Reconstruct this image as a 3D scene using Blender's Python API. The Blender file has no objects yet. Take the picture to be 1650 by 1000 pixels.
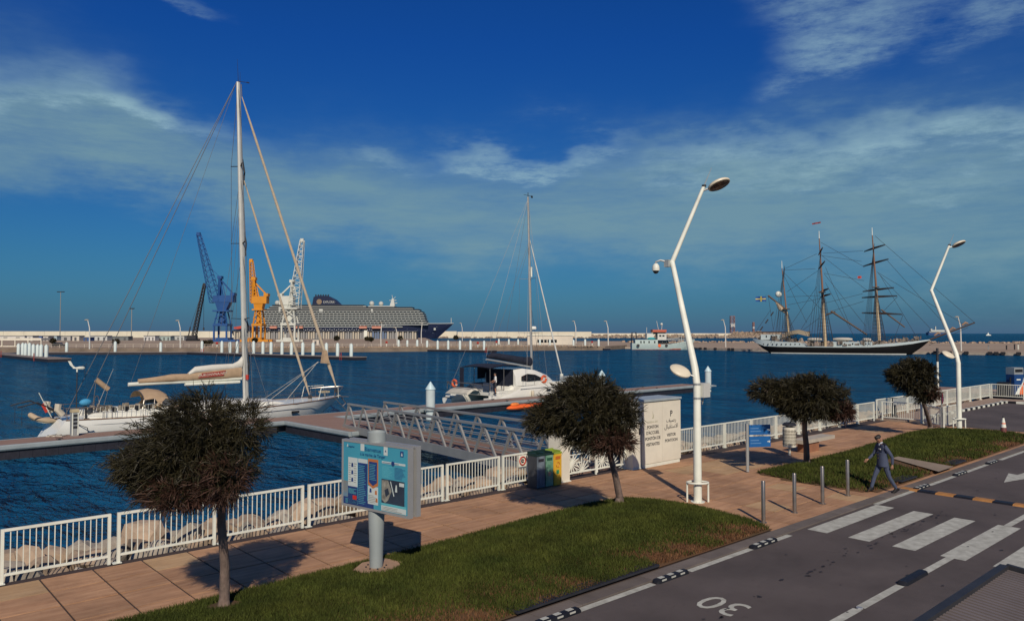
import bpy, bmesh, math, random
import numpy as np
from mathutils import Vector, Matrix, Euler
rnd = random.Random(11)
SC = bpy.context.scene
COL = SC.collection
R_ = math.radians
# ------------------------------------------------------------------ camera, sky, sun
H = 4.77                       # eye height over the promenade (its paving is z = 0)
F = 1224.0 / 1650.0            # focal length in picture widths
AL = R_(47.95)                 # shore direction (world +X) seen to the right of the view
SU, CU = math.sin(AL), math.cos(AL)
PITCH = math.atan(37 / 1224.0)
cam = bpy.data.cameras.new('camera'); camo = bpy.data.objects.new('camera', cam); COL.objects.link(camo)
cam.sensor_width = 36; cam.lens = 36 * F; cam.clip_start = .1; cam.clip_end = 80000
camo.location = (0, 0, H); camo.rotation_euler = (math.pi / 2 + PITCH, 0, AL - math.pi / 2)
SC.camera = camo
SC.view_settings.view_transform = 'Standard'; SC.view_settings.look = 'None'
SC.view_settings.gamma = 1; SC.view_settings.exposure = 0.0; SC.view_settings.use_curve_mapping = False
SUN_EL = R_(34.5)
TR = Vector((.580 * math.cos(SUN_EL), .8146 * math.cos(SUN_EL), -math.sin(SUN_EL)))   # the way the light travels
sl = bpy.data.lights.new('sun', 'SUN'); sl.energy = 4.1; sl.angle = R_(.5); sl.color = (1, .87, .72)
so = bpy.data.objects.new('sun', sl); COL.objects.link(so); so.rotation_euler = TR.to_track_quat('-Z', 'Y').to_euler()
so.location = (-40, -50, 60)

W = bpy.data.worlds.new('World'); SC.world = W; W.use_nodes = True
nt = W.node_tree; nt.nodes.clear()
def N(t, **k):
    n = nt.nodes.new(t)
    for a, b in k.items(): setattr(n, a, b)
    return n
def L(a, b): nt.links.new(a, b)
def mth(op, a, b=None, c=None, clamp=False):
    n = N('ShaderNodeMath', operation=op, use_clamp=clamp)
    for i, x in enumerate((a, b, c)):
        if x is None: continue
        if isinstance(x, (int, float)): n.inputs[i].default_value = x
        else: L(x, n.inputs[i])
    return n.outputs[0]
sky = N('ShaderNodeTexSky', sky_type='NISHITA'); sky.sun_disc = False
sky.sun_elevation = SUN_EL; sky.sun_rotation = math.atan2(-.580, -.8146); sky.air_density = 1.0; sky.dust_density = .3; sky.ozone_density = 3.0
tc = N('ShaderNodeTexCoord')
sep = N('ShaderNodeSeparateXYZ'); L(tc.outputs['Generated'], sep.inputs[0])
X, Y, Z = sep.outputs
fx = mth('ADD', mth('MULTIPLY', X, CU), mth('MULTIPLY', Y, SU)); rx = mth('SUBTRACT', mth('MULTIPLY', X, SU), mth('MULTIPLY', Y, CU))
AZ = mth('MULTIPLY', mth('ARCTAN2', rx, fx), 57.296); EL = mth('MULTIPLY', mth('ARCSINE', Z), 57.296)
def noise(scale, detail, stretch=(1, 1, 3), seed=0., rough=.55):
    mp = N('ShaderNodeMapping'); L(tc.outputs['Generated'], mp.inputs[0])
    mp.inputs['Scale'].default_value = stretch; mp.inputs['Location'].default_value = (seed, seed * .7, seed * .3)
    n = N('ShaderNodeTexNoise'); L(mp.outputs[0], n.inputs['Vector'])
    n.inputs['Scale'].default_value = scale; n.inputs['Detail'].default_value = detail; n.inputs['Roughness'].default_value = rough
    return n.outputs[0]
n1 = noise(3.2, 5, (1, 1, 2.2), 3.1); n2 = noise(3.6, 5, (1, 1, 2.2), 9.4); n3 = noise(5.0, 11, (1, 1, 6.5), 5.7, .66); n4 = noise(14, 11, (1, 1, 4.2), 1.3, .72)
AZw = mth('ADD', AZ, mth('MULTIPLY', mth('SUBTRACT', n1, .5), 26)); ELw = mth('ADD', EL, mth('MULTIPLY', mth('SUBTRACT', n2, .5), 11))
ELs = mth('ADD', ELw, mth('MULTIPLY', mth('SUBTRACT', n4, .5), 3.2))
def blob(az, el, ra, re, amt, tilt=0.):
    da = mth('SUBTRACT', AZw, az); de = mth('SUBTRACT', ELs, el)
    if tilt: de = mth('SUBTRACT', de, mth('MULTIPLY', da, tilt))
    q = mth('ADD', mth('POWER', mth('ABSOLUTE', mth('DIVIDE', da, ra)), 2), mth('POWER', mth('ABSOLUTE', mth('DIVIDE', de, re)), 2))
    return mth('MULTIPLY', mth('EXPONENT', mth('MULTIPLY', mth('POWER', q, 1.5), -1.0)), amt)
vsum = None
for b in ((-32, 12.6, 11, 2.6, .85, -.08), (-18, 10.6, 10, 3.2, .8, -.25), (-5, 9.3, 11, 4.6, .85, -.12), (9, 9.6, 12, 4.6, .78), (22, 9.4, 14, 5.2, .75), (38, 9, 14, 6, .75),
          (-52, 15, 16, 5, .7), (60, 12, 20, 7, .6), (110, 14, 30, 7, .6), (-95, 16, 25, 7, .6), (170, 16, 40, 8, .6)):
    o = blob(*b); vsum = o if vsum is None else mth('ADD', vsum, o)
veil = mth('MULTIPLY', mth('MINIMUM', vsum, 1.0), mth('ADD', mth('ADD', -.08, mth('MULTIPLY', n3, 1.5)), mth('MULTIPLY', n4, .40)), clamp=True)
wsum = None
for b in ((32, 13.6, 9, 1.25, .9, .16), (17, 13.2, 10, 1.1, .75, .02), (25, 11.4, 10, .9, .5), (1.0, 13.9, 4.2, 1.0, 1.0), (-8, 13.4, 3, .6, .5), (-27, 14.2, 8, .7, .7), (25.5, 21.5, 4.5, 3.0, .62, .1), (23.5, 18, 4.5, 1.6, .6, .12), (34, 21, 3.2, 3, .55, .2), (-26.5, 14.6, 5, .9, .5), (-33, 15.2, 5, 1.6, .5), (-28, 23.8, 4, .7, .4, -.2)):
    o = blob(*b); wsum = o if wsum is None else mth('ADD', wsum, o)
# the same kind of streaks elsewhere round the sky
gen = mth('MULTIPLY', mth('SUBTRACT', noise(2.1, 8, (1, 1, 2.6), 21.), .52), 2.2, clamp=True)
away = mth('MULTIPLY', mth('SUBTRACT', mth('ABSOLUTE', AZ), 44), .05, clamp=True)
up = mth('MULTIPLY', mth('SUBTRACT', EL, 28), .05, clamp=True)
gen = mth('MULTIPLY', gen, mth('MAXIMUM', away, up))
wisp = mth('MULTIPLY', mth('ADD', mth('MULTIPLY', wsum, mth('MULTIPLY', mth('SUBTRACT', n4, .30), 3.0, clamp=True)), mth('MULTIPLY', gen, .5)), 1.0, clamp=True)
low = mth('MULTIPLY', mth('EXPONENT', mth('MULTIPLY', mth('ABSOLUTE', EL), -.30)), .8)
def rgb(c):
    n = N('ShaderNodeRGB'); n.outputs[0].default_value = (*c, 1); return n.outputs[0]
def mix(f, a, b, mode='MIX'):
    n = N('ShaderNodeMix', data_type='RGBA', blend_type=mode)
    if isinstance(f, (int, float)): n.inputs['Factor'].default_value = f
    else: L(f, n.inputs['Factor'])
    L(a, n.inputs[6]); L(b, n.inputs[7]); return n.outputs[2]
hs = N('ShaderNodeHueSaturation'); hs.inputs['Saturation'].default_value = 1.0
L(sky.outputs[0], hs.inputs['Color'])
elf = mth('MULTIPLY', mth('SUBTRACT', EL, 5), 1 / 16, clamp=True)
tint = mix(elf, rgb((.085, .315, .52)), rgb((.045, .27, .70)))
base = mix(1.0, hs.outputs[0], tint, 'MULTIPLY')
base = mix(low, base, rgb((.66, 1.16, 2.35)))
c1 = mix(mth('MULTIPLY', veil, .84), base, rgb((1.95, 3.45, 4.1)))
c2 = mix(mth('MULTIPLY', wisp, .75), c1, rgb((3.3, 5.2, 6.0)))
bg = N('ShaderNodeBackground'); L(c2, bg.inputs[0]); bg.inputs[1].default_value = .09
wo = N('ShaderNodeOutputWorld'); L(bg.outputs[0], wo.inputs[0])

# ------------------------------------------------------------------ where picture points lie in the place
def ray(px, py):
    x = (px - 825) / 1224; y = -(py - 500) / 1224
    f = math.cos(PITCH) - y * math.sin(PITCH); z = math.sin(PITCH) + y * math.cos(PITCH)
    return x * SU + f * CU, -x * CU + f * SU, z
def gnd(px, py, z=0.):
    u, v, w = ray(px, py); t = (z - H) / w
    return Vector((u * t, v * t, z))
def far(px, Yd, z=0.):                       # ground point at forward distance Yd
    r = (px - 825) / 1224 * Yd
    return Vector((r * SU + Yd * CU, -r * CU + Yd * SU, z))
class Plane:                                 # upright plane through two ground points: picture point -> (along, height)
    def __init__(s, a, b, zo=0.):
        s.a = Vector((a[0], a[1], 0)); b = Vector((b[0], b[1], 0)); s.e = (b - s.a).normalized(); s.n = Vector((-s.e.y, s.e.x, 0)); s.zo = zo
        s.rz = math.atan2(s.e.y, s.e.x)
    def __call__(s, px, py):
        d = Vector(ray(px, py)); o = Vector((0, 0, H))
        t = s.n.dot(s.a - o) / s.n.dot(d); p = o + d * t
        return (p - s.a).dot(s.e), p.z - s.zo
# ------------------------------------------------------------------ materials
MATS = {}
def M(name, col, rough=.6, metal=0., var=.12, vs=2.5, bump=0., bs=30., spec=.4, col2=None, isl=0., obr=0., stretch=None, stain=0., ss=.5):
    if name in MATS: return MATS[name]
    m = bpy.data.materials.new(name); m.use_nodes = True; t = m.node_tree; n = t.nodes; l = t.links
    b = n['Principled BSDF']; b.inputs['Roughness'].default_value = rough; b.inputs['Metallic'].default_value = metal
    b.inputs['Specular IOR Level'].default_value = spec
    g = n.new('ShaderNodeNewGeometry'); pos = g.outputs['Position']
    if stretch:
        mp = n.new('ShaderNodeMapping'); mp.inputs['Scale'].default_value = stretch; l.new(pos, mp.inputs[0]); pos = mp.outputs[0]
    nz = n.new('ShaderNodeTexNoise'); nz.inputs['Scale'].default_value = vs; nz.inputs['Detail'].default_value = 7; nz.inputs['Roughness'].default_value = .6
    l.new(pos, nz.inputs['Vector'])
    rp = n.new('ShaderNodeValToRGB'); e = rp.color_ramp.elements; e[0].position = .3; e[1].position = .7
    c2 = col2 or [min(1, c * (1 + var)) for c in col]
    c1 = col if col2 else [c * (1 - var) for c in col]
    e[0].color = (*c1, 1); e[1].color = (*c2, 1); l.new(nz.outputs[0], rp.inputs[0]); out = rp.outputs[0]
    for amt, node, sock in ((isl, g, 'Random Per Island'), (obr, None, None)):
        if not amt: continue
        if node is None: node = n.new('ShaderNodeObjectInfo'); sock = 'Random'
        mr = n.new('ShaderNodeMapRange'); mr.inputs[3].default_value = 1 - amt; mr.inputs[4].default_value = 1 + amt
        l.new(node.outputs[sock], mr.inputs[0])
        mx = n.new('ShaderNodeVectorMath'); mx.operation = 'SCALE'; l.new(out, mx.inputs[0]); l.new(mr.outputs[0], mx.inputs['Scale']); out = mx.outputs[0]
    if stain:                                                            # old dirt in patches and specks
        for sc_, lo, hi, amt in ((ss, .42, .66, stain), (ss * 14, .60, .74, stain * .8)):
            n2_ = n.new('ShaderNodeTexNoise'); n2_.inputs['Scale'].default_value = sc_; n2_.inputs['Detail'].default_value = 9; n2_.inputs['Roughness'].default_value = .65; l.new(g.outputs['Position'], n2_.inputs['Vector'])
            mr = n.new('ShaderNodeMapRange'); mr.inputs[1].default_value = lo; mr.inputs[2].default_value = hi; mr.inputs[3].default_value = 1; mr.inputs[4].default_value = 1 - amt; l.new(n2_.outputs[0], mr.inputs[0])
            mx = n.new('ShaderNodeVectorMath'); mx.operation = 'SCALE'; l.new(out, mx.inputs[0]); l.new(mr.outputs[0], mx.inputs['Scale']); out = mx.outputs[0]
    l.new(out, b.inputs['Base Color'])
    if bump:
        nb = n.new('ShaderNodeTexNoise'); nb.inputs['Scale'].default_value = bs; nb.inputs['Detail'].default_value = 5; l.new(pos, nb.inputs['Vector'])
        bp = n.new('ShaderNodeBump'); bp.inputs['Strength'].default_value = bump; bp.inputs['Distance'].default_value = .02
        l.new(nb.outputs[0], bp.inputs['Height']); l.new(bp.outputs[0], b.inputs['Normal'])
    MATS[name] = m; return m
white = M('white_paint', (.70, .72, .62), .45, var=.09, vs=1.6, bump=.05, bs=60, stain=.13, ss=1.1)
cream = M('cream_panel', (.66, .63, .52), .5, var=.06, vs=1.2, stain=.10, ss=.9)
grey = M('grey_metal', (.36, .38, .37), .38, .35, var=.08, vs=1.5)
alu = M('aluminium', (.42, .43, .42), .42, .55, var=.12, vs=2)
steel = M('stainless_steel', (.30, .27, .24), .33, .8, var=.15, vs=5)
black = M('black_rubber', (.012, .013, .017), .5, var=.3, vs=8, spec=.3)
dark = M('dark_metal', (.025, .026, .03), .55, var=.25, vs=5)
gel = M('boat_gelcoat', (.70, .70, .63), .22, var=.05, vs=.9, spec=.5)
hullw = M('hull_paint', (.66, .68, .64), .25, var=.05, vs=.6)
tan_c = M('tan_canvas', (.37, .265, .165), .85, var=.14, vs=3, bump=.3, bs=14)
navy_c = M('navy_canvas', (.012, .016, .03), .8, var=.3, vs=4, bump=.3, bs=9)
glass_d = M('dark_glass', (.012, .016, .02), .08, var=.2, spec=.6)
rope = M('rigging_wire', (.10, .105, .11), .5, .3)
ropel = M('pale_rope', (.42, .40, .34), .8)
orange = M('orange_plastic', (.75, .13, .025), .5, var=.2, vs=4)
red = M('red_paint', (.42, .04, .025), .5, var=.15)
wood = M('varnished_wood', (.20, .10, .045), .5, var=.3, vs=5)
conc = M('pale_concrete', (.34, .29, .23), .85, var=.2, vs=.8, bump=.25, bs=9)
# ------------------------------------------------------------------ mesh helpers
class MB:
    def __init__(s): s.v = []; s.f = []
    def add(s, vs, fs):
        o = len(s.v); s.v += [tuple(v) for v in vs]; s.f += [tuple(i + o for i in f) for f in fs]; return s
    def box(s, c, d, rz=0., tilt=None):
        x, y, z = d[0] / 2, d[1] / 2, d[2] / 2
        vs = [Vector((a * x, b * y, e * z)) for a in (-1, 1) for b in (-1, 1) for e in (-1, 1)]
        if tilt is not None: vs = [tilt @ v for v in vs]
        elif rz:
            m = Matrix.Rotation(rz, 3, 'Z'); vs = [m @ v for v in vs]
        c = Vector(c)
        return s.add([v + c for v in vs], [(0, 1, 3, 2), (4, 6, 7, 5), (0, 4, 5, 1), (2, 3, 7, 6), (0, 2, 6, 4), (1, 5, 7, 3)])
    def b2(s, lo, hi): return s.box([(a + b) / 2 for a, b in zip(lo, hi)], [b - a for a, b in zip(lo, hi)])
    def bar(s, p, q, w, h=None):
        p, q = Vector(p), Vector(q); d = q - p; ln = d.length
        m = d.to_track_quat('X', 'Z').to_matrix(); return s.box((p + q) / 2, (ln, w, h or w), tilt=m)
    def tube(s, p, q, r0, r1=None, n=8, cap=True):
        return s.path([p, q], [r0, r0 if r1 is None else r1], n, cap)
    def path(s, pts, rs, n=8, cap=True):
        pts = [Vector(p) for p in pts]
        if not isinstance(rs, (list, tuple)): rs = [rs] * len(pts)
        vs = []; prev = None
        for i, p in enumerate(pts):
            d = (pts[min(i + 1, len(pts) - 1)] - pts[max(i - 1, 0)]).normalized()
            if prev is None:
                a = Vector((0, 0, 1)) if abs(d.z) < .9 else Vector((1, 0, 0)); x = d.cross(a).normalized()
            else: x = (prev - d * prev.dot(d)).normalized()
            prev = x; y = d.cross(x)
            for k in range(n):
                t = 2 * math.pi * k / n; vs.append(p + (x * math.cos(t) + y * math.sin(t)) * rs[i])
        fs = [(i * n + k, i * n + (k + 1) % n, (i + 1) * n + (k + 1) % n, (i + 1) * n + k) for i in range(len(pts) - 1) for k in range(n)]
        if cap: fs += [tuple(range(n))[::-1], tuple((len(pts) - 1) * n + k for k in range(n))]
        return s.add(vs, fs)
    def lathe(s, prof, o=(0, 0, 0), n=16, axis='Z'):
        vs = []
        for r, z in prof:
            for k in range(n):
                t = 2 * math.pi * k / n; a, b = r * math.cos(t), r * math.sin(t)
                p = (a, b, z) if axis == 'Z' else ((z, a, b) if axis == 'X' else (a, z, b)); vs.append(Vector(p) + Vector(o))
        m = len(prof)
        fs = [(i * n + k, i * n + (k + 1) % n, (i + 1) * n + (k + 1) % n, (i + 1) * n + k) for i in range(m - 1) for k in range(n)]
        return s.add(vs, fs + [tuple(range(n))[::-1], tuple((m - 1) * n + k for k in range(n))])
    def prism(s, poly, z0, z1):
        n = len(poly); vs = [(p[0], p[1], z0) for p in poly] + [(p[0], p[1], z1) for p in poly]
        return s.add(vs, [tuple(range(n))[::-1], tuple(range(n, 2 * n))] + [(i, (i + 1) % n, n + (i + 1) % n, n + i) for i in range(n)])
    def prism_xz(s, poly, y0, y1):
        n = len(poly); vs = [(p[0], y0, p[1]) for p in poly] + [(p[0], y1, p[1]) for p in poly]
        return s.add(vs, [tuple(range(n)), tuple(range(n, 2 * n))[::-1]] + [(i, n + i, n + (i + 1) % n, (i + 1) % n) for i in range(n)])
    def loft(s, rings, closed=False, cap=True):
        n = len(rings[0]); vs = [p for r in rings for p in r]; k = n if closed else n - 1
        fs = [(i * n + j, i * n + (j + 1) % n, (i + 1) * n + (j + 1) % n, (i + 1) * n + j) for i in range(len(rings) - 1) for j in range(k)]
        if cap: fs += [tuple(range(n))[::-1], tuple((len(rings) - 1) * n + j for j in range(n))]
        return s.add(vs, fs)
    def ball(s, c, r, n=10, m=6):
        r = (r, r, r) if isinstance(r, (int, float)) else r
        rings = [[(c[0] + r[0] * math.sin(math.pi * i / m) * math.cos(2 * math.pi * k / n), c[1] + r[1] * math.sin(math.pi * i / m) * math.sin(2 * math.pi * k / n), c[2] - r[2] * math.cos(math.pi * i / m)) for k in range(n)] for i in range(m + 1)]
        rings[0] = [(c[0] + .001 * math.cos(k), c[1] + .001 * math.sin(k), c[2] - r[2]) for k in range(n)]; rings[-1] = [(c[0] + .001 * math.cos(k), c[1] + .001 * math.sin(k), c[2] + r[2]) for k in range(n)]
        return s.loft(rings, True)
    def ring(s, c, R, r, axis='Y', n=18, m=6, a0=0., a1=2 * math.pi):
        pts = []; full = a1 - a0 > 6.2
        for i in range(n + 1):
            t = a0 + (a1 - a0) * i / n; a, b = R * math.cos(t), R * math.sin(t)
            pts.append(Vector(c) + Vector({'Y': (a, 0, b), 'X': (0, a, b), 'Z': (a, b, 0)}[axis]))
        return s.path(pts, r, m, not full)
    def build(s, name, mat, parent=None, smooth=False, kind=None, label=None):
        me = bpy.data.meshes.new(name); me.from_pydata(s.v, [], s.f); me.materials.append(mat)
        bm = bmesh.new(); bm.from_mesh(me); bmesh.ops.recalc_face_normals(bm, faces=bm.faces); bm.to_mesh(me); bm.free()
        return link(name, me, parent, smooth, kind, label)
def link(name, me, parent=None, smooth=False, kind=None, label=None):
    if smooth:
        me.polygons.foreach_set('use_smooth', [True] * len(me.polygons)); me.set_sharp_from_angle(angle=R_(38))
    o = bpy.data.objects.new(name, me); COL.objects.link(o)
    if parent: o.parent = parent
    if kind: o['kind'] = kind
    if label: o['label'] = label
    return o
def tag(o, label, cat, group=None):
    o['label'] = label; o['category'] = cat
    if group: o['group'] = group
    return o
def thing(name, label, cat, loc=(0, 0, 0), rz=0., group=None, scale=None):
    o = bpy.data.objects.new(name, None); COL.objects.link(o); o.location = loc; o.rotation_euler = (0, 0, rz); o.empty_display_size = .2
    if scale: o.scale = (scale,) * 3
    return tag(o, label, cat, group)
def kids(o): return [c for c in bpy.data.objects if c.parent == o]
CH = {}
def copy_tree(o, parent=None, label=None, loc=None, rz=None):
    def rec(a, p):
        c = a.copy(); COL.objects.link(c); c.parent = p
        for k in CHM.get(a.name, ()): rec(k, c)
        return c
    CHM = {}
    stack = [o]
    while stack:
        a = stack.pop(); CHM[a.name] = list(a.children); stack += list(a.children)
    c = rec(o, parent)
    if label: c['label'] = label
    if loc is not None: c.location = loc
    if rz is not None: c.rotation_euler = (0, 0, rz)
    return c
def inst(o, loc, parent=None, rz=None, rot=None, sc=None):            # one more of a mesh part
    c = o.copy(); COL.objects.link(c); c.location = loc
    if parent is not None: c.parent = parent
    if rz is not None: c.rotation_euler = (0, 0, rz)
    if rot is not None: c.rotation_euler = rot
    if sc is not None: c.scale = sc
    return c
def text(name, body, size, mat, parent, mtx, align='CENTER', ext=.002, sx=1., bold=0.):
    c = bpy.data.curves.new(name, 'FONT'); c.body = body; c.size = size; c.align_x = align; c.align_y = 'CENTER'; c.extrude = ext; c.resolution_u = 3; c.offset = size * bold
    t = bpy.data.objects.new('tmp', c); COL.objects.link(t)
    me = bpy.data.meshes.new_from_object(t); bpy.data.objects.remove(t); bpy.data.curves.remove(c)
    me.name = name; me.materials.clear(); me.materials.append(mat)
    me.transform(mtx @ Matrix.Diagonal((sx, 1, 1, 1)))
    return link(name, me, parent)
def face_m(o, right, up):                                               # text plane: origin, reading direction, up
    r, u = Vector(right).normalized(), Vector(up).normalized(); n = r.cross(u)
    m = Matrix((r, u, n)).transposed().to_4x4(); m.translation = Vector(o); return m
ORD = ['nearest', 'second', 'third', 'fourth', 'fifth', 'sixth', 'seventh', 'eighth', 'ninth', 'tenth', 'eleventh', 'twelfth', 'thirteenth', 'fourteenth', 'fifteenth']
WATER = -1.2
# ------------------------------------------------------------------ water
def water_mat():
    m = bpy.data.materials.new('harbour_water'); m.use_nodes = True; t = m.node_tree; n = t.nodes; l = t.links; n.clear()
    g = n.new('ShaderNodeNewGeometry'); hs = None
    for sc, st, det, rot in ((.11, 2.6, 2, .80), (.36, 1.7, 3, .95), (1.0, .9, 3, .7), (2.6, .45, 3, .6)):
        mp = n.new('ShaderNodeMapping'); mp.inputs['Rotation'].default_value = (0, 0, -rot); mp.inputs['Scale'].default_value = (1.9, .8, 1); l.new(g.outputs['Position'], mp.inputs[0])
        z = n.new('ShaderNodeTexNoise'); z.inputs['Scale'].default_value = sc; z.inputs['Detail'].default_value = det; z.inputs['Distortion'].default_value = .5; l.new(mp.outputs[0], z.inputs['Vector'])
        a = n.new('ShaderNodeMath'); a.operation = 'MULTIPLY'; a.inputs[1].default_value = st; l.new(z.outputs[0], a.inputs[0])
        if hs is None: hs = a.outputs[0]
        else:
            s_ = n.new('ShaderNodeMath'); l.new(hs, s_.inputs[0]); l.new(a.outputs[0], s_.inputs[1]); hs = s_.outputs[0]
    bp = n.new('ShaderNodeBump'); bp.inputs['Strength'].default_value = 1.0; bp.inputs['Distance'].default_value = .75
    l.new(hs, bp.inputs['Height'])
    d = n.new('ShaderNodeBsdfDiffuse')
    mp = n.new('ShaderNodeMapping'); mp.inputs['Rotation'].default_value = (0, 0, -.8); mp.inputs['Scale'].default_value = (1, .22, 1); l.new(g.outputs['Position'], mp.inputs[0])   # light and dark ripple streaks painted into the water colour, in long bands
    pz = n.new('ShaderNodeTexNoise'); pz.inputs['Scale'].default_value = .45; pz.inputs['Detail'].default_value = 9; pz.inputs['Roughness'].default_value = .72; l.new(mp.outputs[0], pz.inputs['Vector'])
    rp = n.new('ShaderNodeValToRGB'); rp.color_ramp.elements[0].position = .36; rp.color_ramp.elements[0].color = (.002, .039, .094, 1); rp.color_ramp.elements[1].position = .66; rp.color_ramp.elements[1].color = (.005, .095, .19, 1); l.new(pz.outputs[0], rp.inputs[0]); l.new(rp.outputs[0], d.inputs['Color']); l.new(bp.outputs[0], d.inputs['Normal'])
    gl = n.new('ShaderNodeBsdfGlossy'); gl.inputs['Roughness'].default_value = .10; gl.inputs['Color'].default_value = (.7, .92, 1, 1); l.new(bp.outputs[0], gl.inputs['Normal'])
    fr = n.new('ShaderNodeFresnel'); fr.inputs['IOR'].default_value = 1.33; l.new(bp.outputs[0], fr.inputs['Normal'])
    mn = n.new('ShaderNodeMath'); mn.operation = 'MINIMUM'; mn.inputs[1].default_value = .21; l.new(fr.outputs[0], mn.inputs[0])   # waves shade each other: a ruffled sea never turns into a full mirror
    mx = n.new('ShaderNodeMixShader'); l.new(mn.outputs[0], mx.inputs[0]); l.new(d.outputs[0], mx.inputs[1]); l.new(gl.outputs[0], mx.inputs[2])
    o = n.new('ShaderNodeOutputMaterial'); l.new(mx.outputs[0], o.inputs[0]); return m
wm = water_mat()
mb = MB(); mb.add([(-60000, -60000, WATER), (60000, -60000, WATER), (60000, 60000, WATER), (-60000, 60000, WATER)], [(0, 1, 2, 3)])
mb.build('sea', wm, kind='structure')
# ------------------------------------------------------------------ near ground
asph = M('asphalt', (.078, .063, .058), .85, var=.0, col2=(.108, .090, .084), vs=.35, bump=.6, bs=90, stain=.30, ss=.33)
pave = M('paving_brown', (.33, .175, .09), .8, col2=(.50, .295, .165), vs=1.3, bump=.45, bs=11, obr=.10, stretch=(.7, 5, 1), stain=.30, ss=.7)
pave2 = M('paving_pale', (.40, .25, .125), .8, col2=(.50, .34, .19), vs=1.3, bump=.45, bs=11, obr=.08, stretch=(.7, 5, 1), stain=.25, ss=.7)
joint = M('joint_dark', (.05, .035, .03), .9)
kerbm = M('kerb_concrete', (.105, .088, .077), .85, col2=(.15, .128, .112), vs=1.5, bump=.3, bs=25, obr=.12)
soil = M('soil', (.13, .058, .026), .95, col2=(.06, .045, .018), vs=.8, bump=.5, bs=12)
linem = M('road_paint', (.30, .30, .255), .75, col2=(.50, .51, .445), vs=5, bump=.3, bs=60)
def sheet(name, poly, z, mat, kind='structure', parent=None, thick=None):
    mb = MB()
    if thick: mb.prism(poly, z - thick, z)
    else: mb.add([(x, y, z) for x, y in poly], [tuple(range(len(poly)))])
    return mb.build(name, mat, parent, kind=kind)
def rect(a, b, c, d): return [(a, c), (b, c), (b, d), (a, d)]
quay_w = sheet('quay_wall', [(-60, -40), (160, -40), (160, 9.2), (63.6, 9.2), (63.6, 18.2), (43.6, 18.2), (25, 18.0), (6, 17.55), (-60, 17.4)], -.07, M('quay_stone', (.20, .16, .125), .9, var=.2, bump=.4), thick=3)
road = sheet('road', [(-40, -12), (150, -12), (150, 9.22), (63, 9.22), (63, 16.25), (42.6, 16.25), (42.6, 9.22), (-40, 9.22)], -.03, asph)
mortar = sheet('promenade', [(-30, 9.56), (43.4, 9.56), (43.4, 17.95), (25, 17.85), (6, 17.5), (-30, 17.35)], -.018, joint)
# kerb stones, flush with the pavement
ks = MB().box((0, 0, -.03), (.985, .33, .06)).build('kerb_stone', kerbm, mortar); ks.location = (-9.5, 9.39, .0)
for k in range(1, 53): inst(ks, (-9.5 + k, 9.39, 0), mortar)
lawn1 = [(-8, 9.62), (8.85, 9.62), (12.7, 9.66), (15.2, 9.6), (17.1, 9.64), (17.5, 10.4), (17.75, 12.2), (17.55, 13.4), (17.0, 14.15), (15.8, 14.3), (13.2, 14.2), (10.5, 13.95), (8.5, 13.85), (3.8, 13.75), (-8, 13.5)]
lawn2 = [(23.3, 9.85), (24.4, 9.75), (27.9, 9.68), (29.6, 9.68), (33, 9.68), (38.5, 9.72), (41.2, 10.1), (41.9, 10.9), (41.7, 12.2), (41.2, 13.3), (40.3, 14.15), (38, 14.3), (34, 13.95), (30, 13.7), (26.6, 13.7), (23.7, 13.8), (23.2, 12)]
def inside(p, poly):
    x, y = p; r = False; j = len(poly) - 1
    for i in range(len(poly)):
        a, b = poly[i]; c, d = poly[j]
        if (b > y) != (d > y) and x < (c - a) * (y - b) / (d - b) + a: r = not r
        j = i
    return r
def edge_d(p, poly):
    best = 9
    for i in range(len(poly)):
        a = Vector(poly[i]); b = Vector(poly[(i + 1) % len(poly)]); d = b - a; t = max(0, min(1, (Vector(p) - a).dot(d) / d.length_squared)); best = min(best, (a + d * t - Vector(p)).length)
    return best
SD, SV = .93, .96
def slab_mesh(w, d):
    return MB().b2((0, 0, -.05), (w, d, 0))
s1 = slab_mesh(SD - .040, SV - .042).build('paving_slab', pave, mortar); s2 = s1.copy(); s2.data = s1.data.copy(); s2.data.materials[0] = pave2; s2.name = 'paving_slab'; COL.objects.link(s2)
s1.location = (-30, 9.57, 0); s2.location = (-30, 10.55, 0)
cand = []
for i in range(-4, 84):
    for j in range(8):
        u = 3.19 + SD * (i - 3); v = 9.57 + SV * j
        if u > 42.6 or u < -1.5: continue
        c = [(u + a * SD, v + b * SV) for a in (.1, .9) for b in (.1, .9)]
        if any(all(inside(p, lw) for p in c) for lw in (lawn1, lawn2)): continue
        px = (u + SD / 2) * SU - v * CU; dist = (u + SD / 2) * CU + v * SU
        if abs(px) / dist > .78 or dist < 11: cand.append((999, u, v))
        else: cand.append((dist, u, v))
cand.sort()
rest = MB()
for k, (d, u, v) in enumerate(cand):
    if k < 298: inst(s2 if (rnd.random() < .07 or (22 < u < 25 and 14.2 < v < 16)) else s1, (u, v, rnd.uniform(-.004, .002)), mortar)
    else: rest.b2((u, v, -.05), (u + SD - .02, v + SV - .012, rnd.uniform(-.003, .002)))
rest.build('paving_slab', pave, mortar, kind='stuff')
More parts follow.
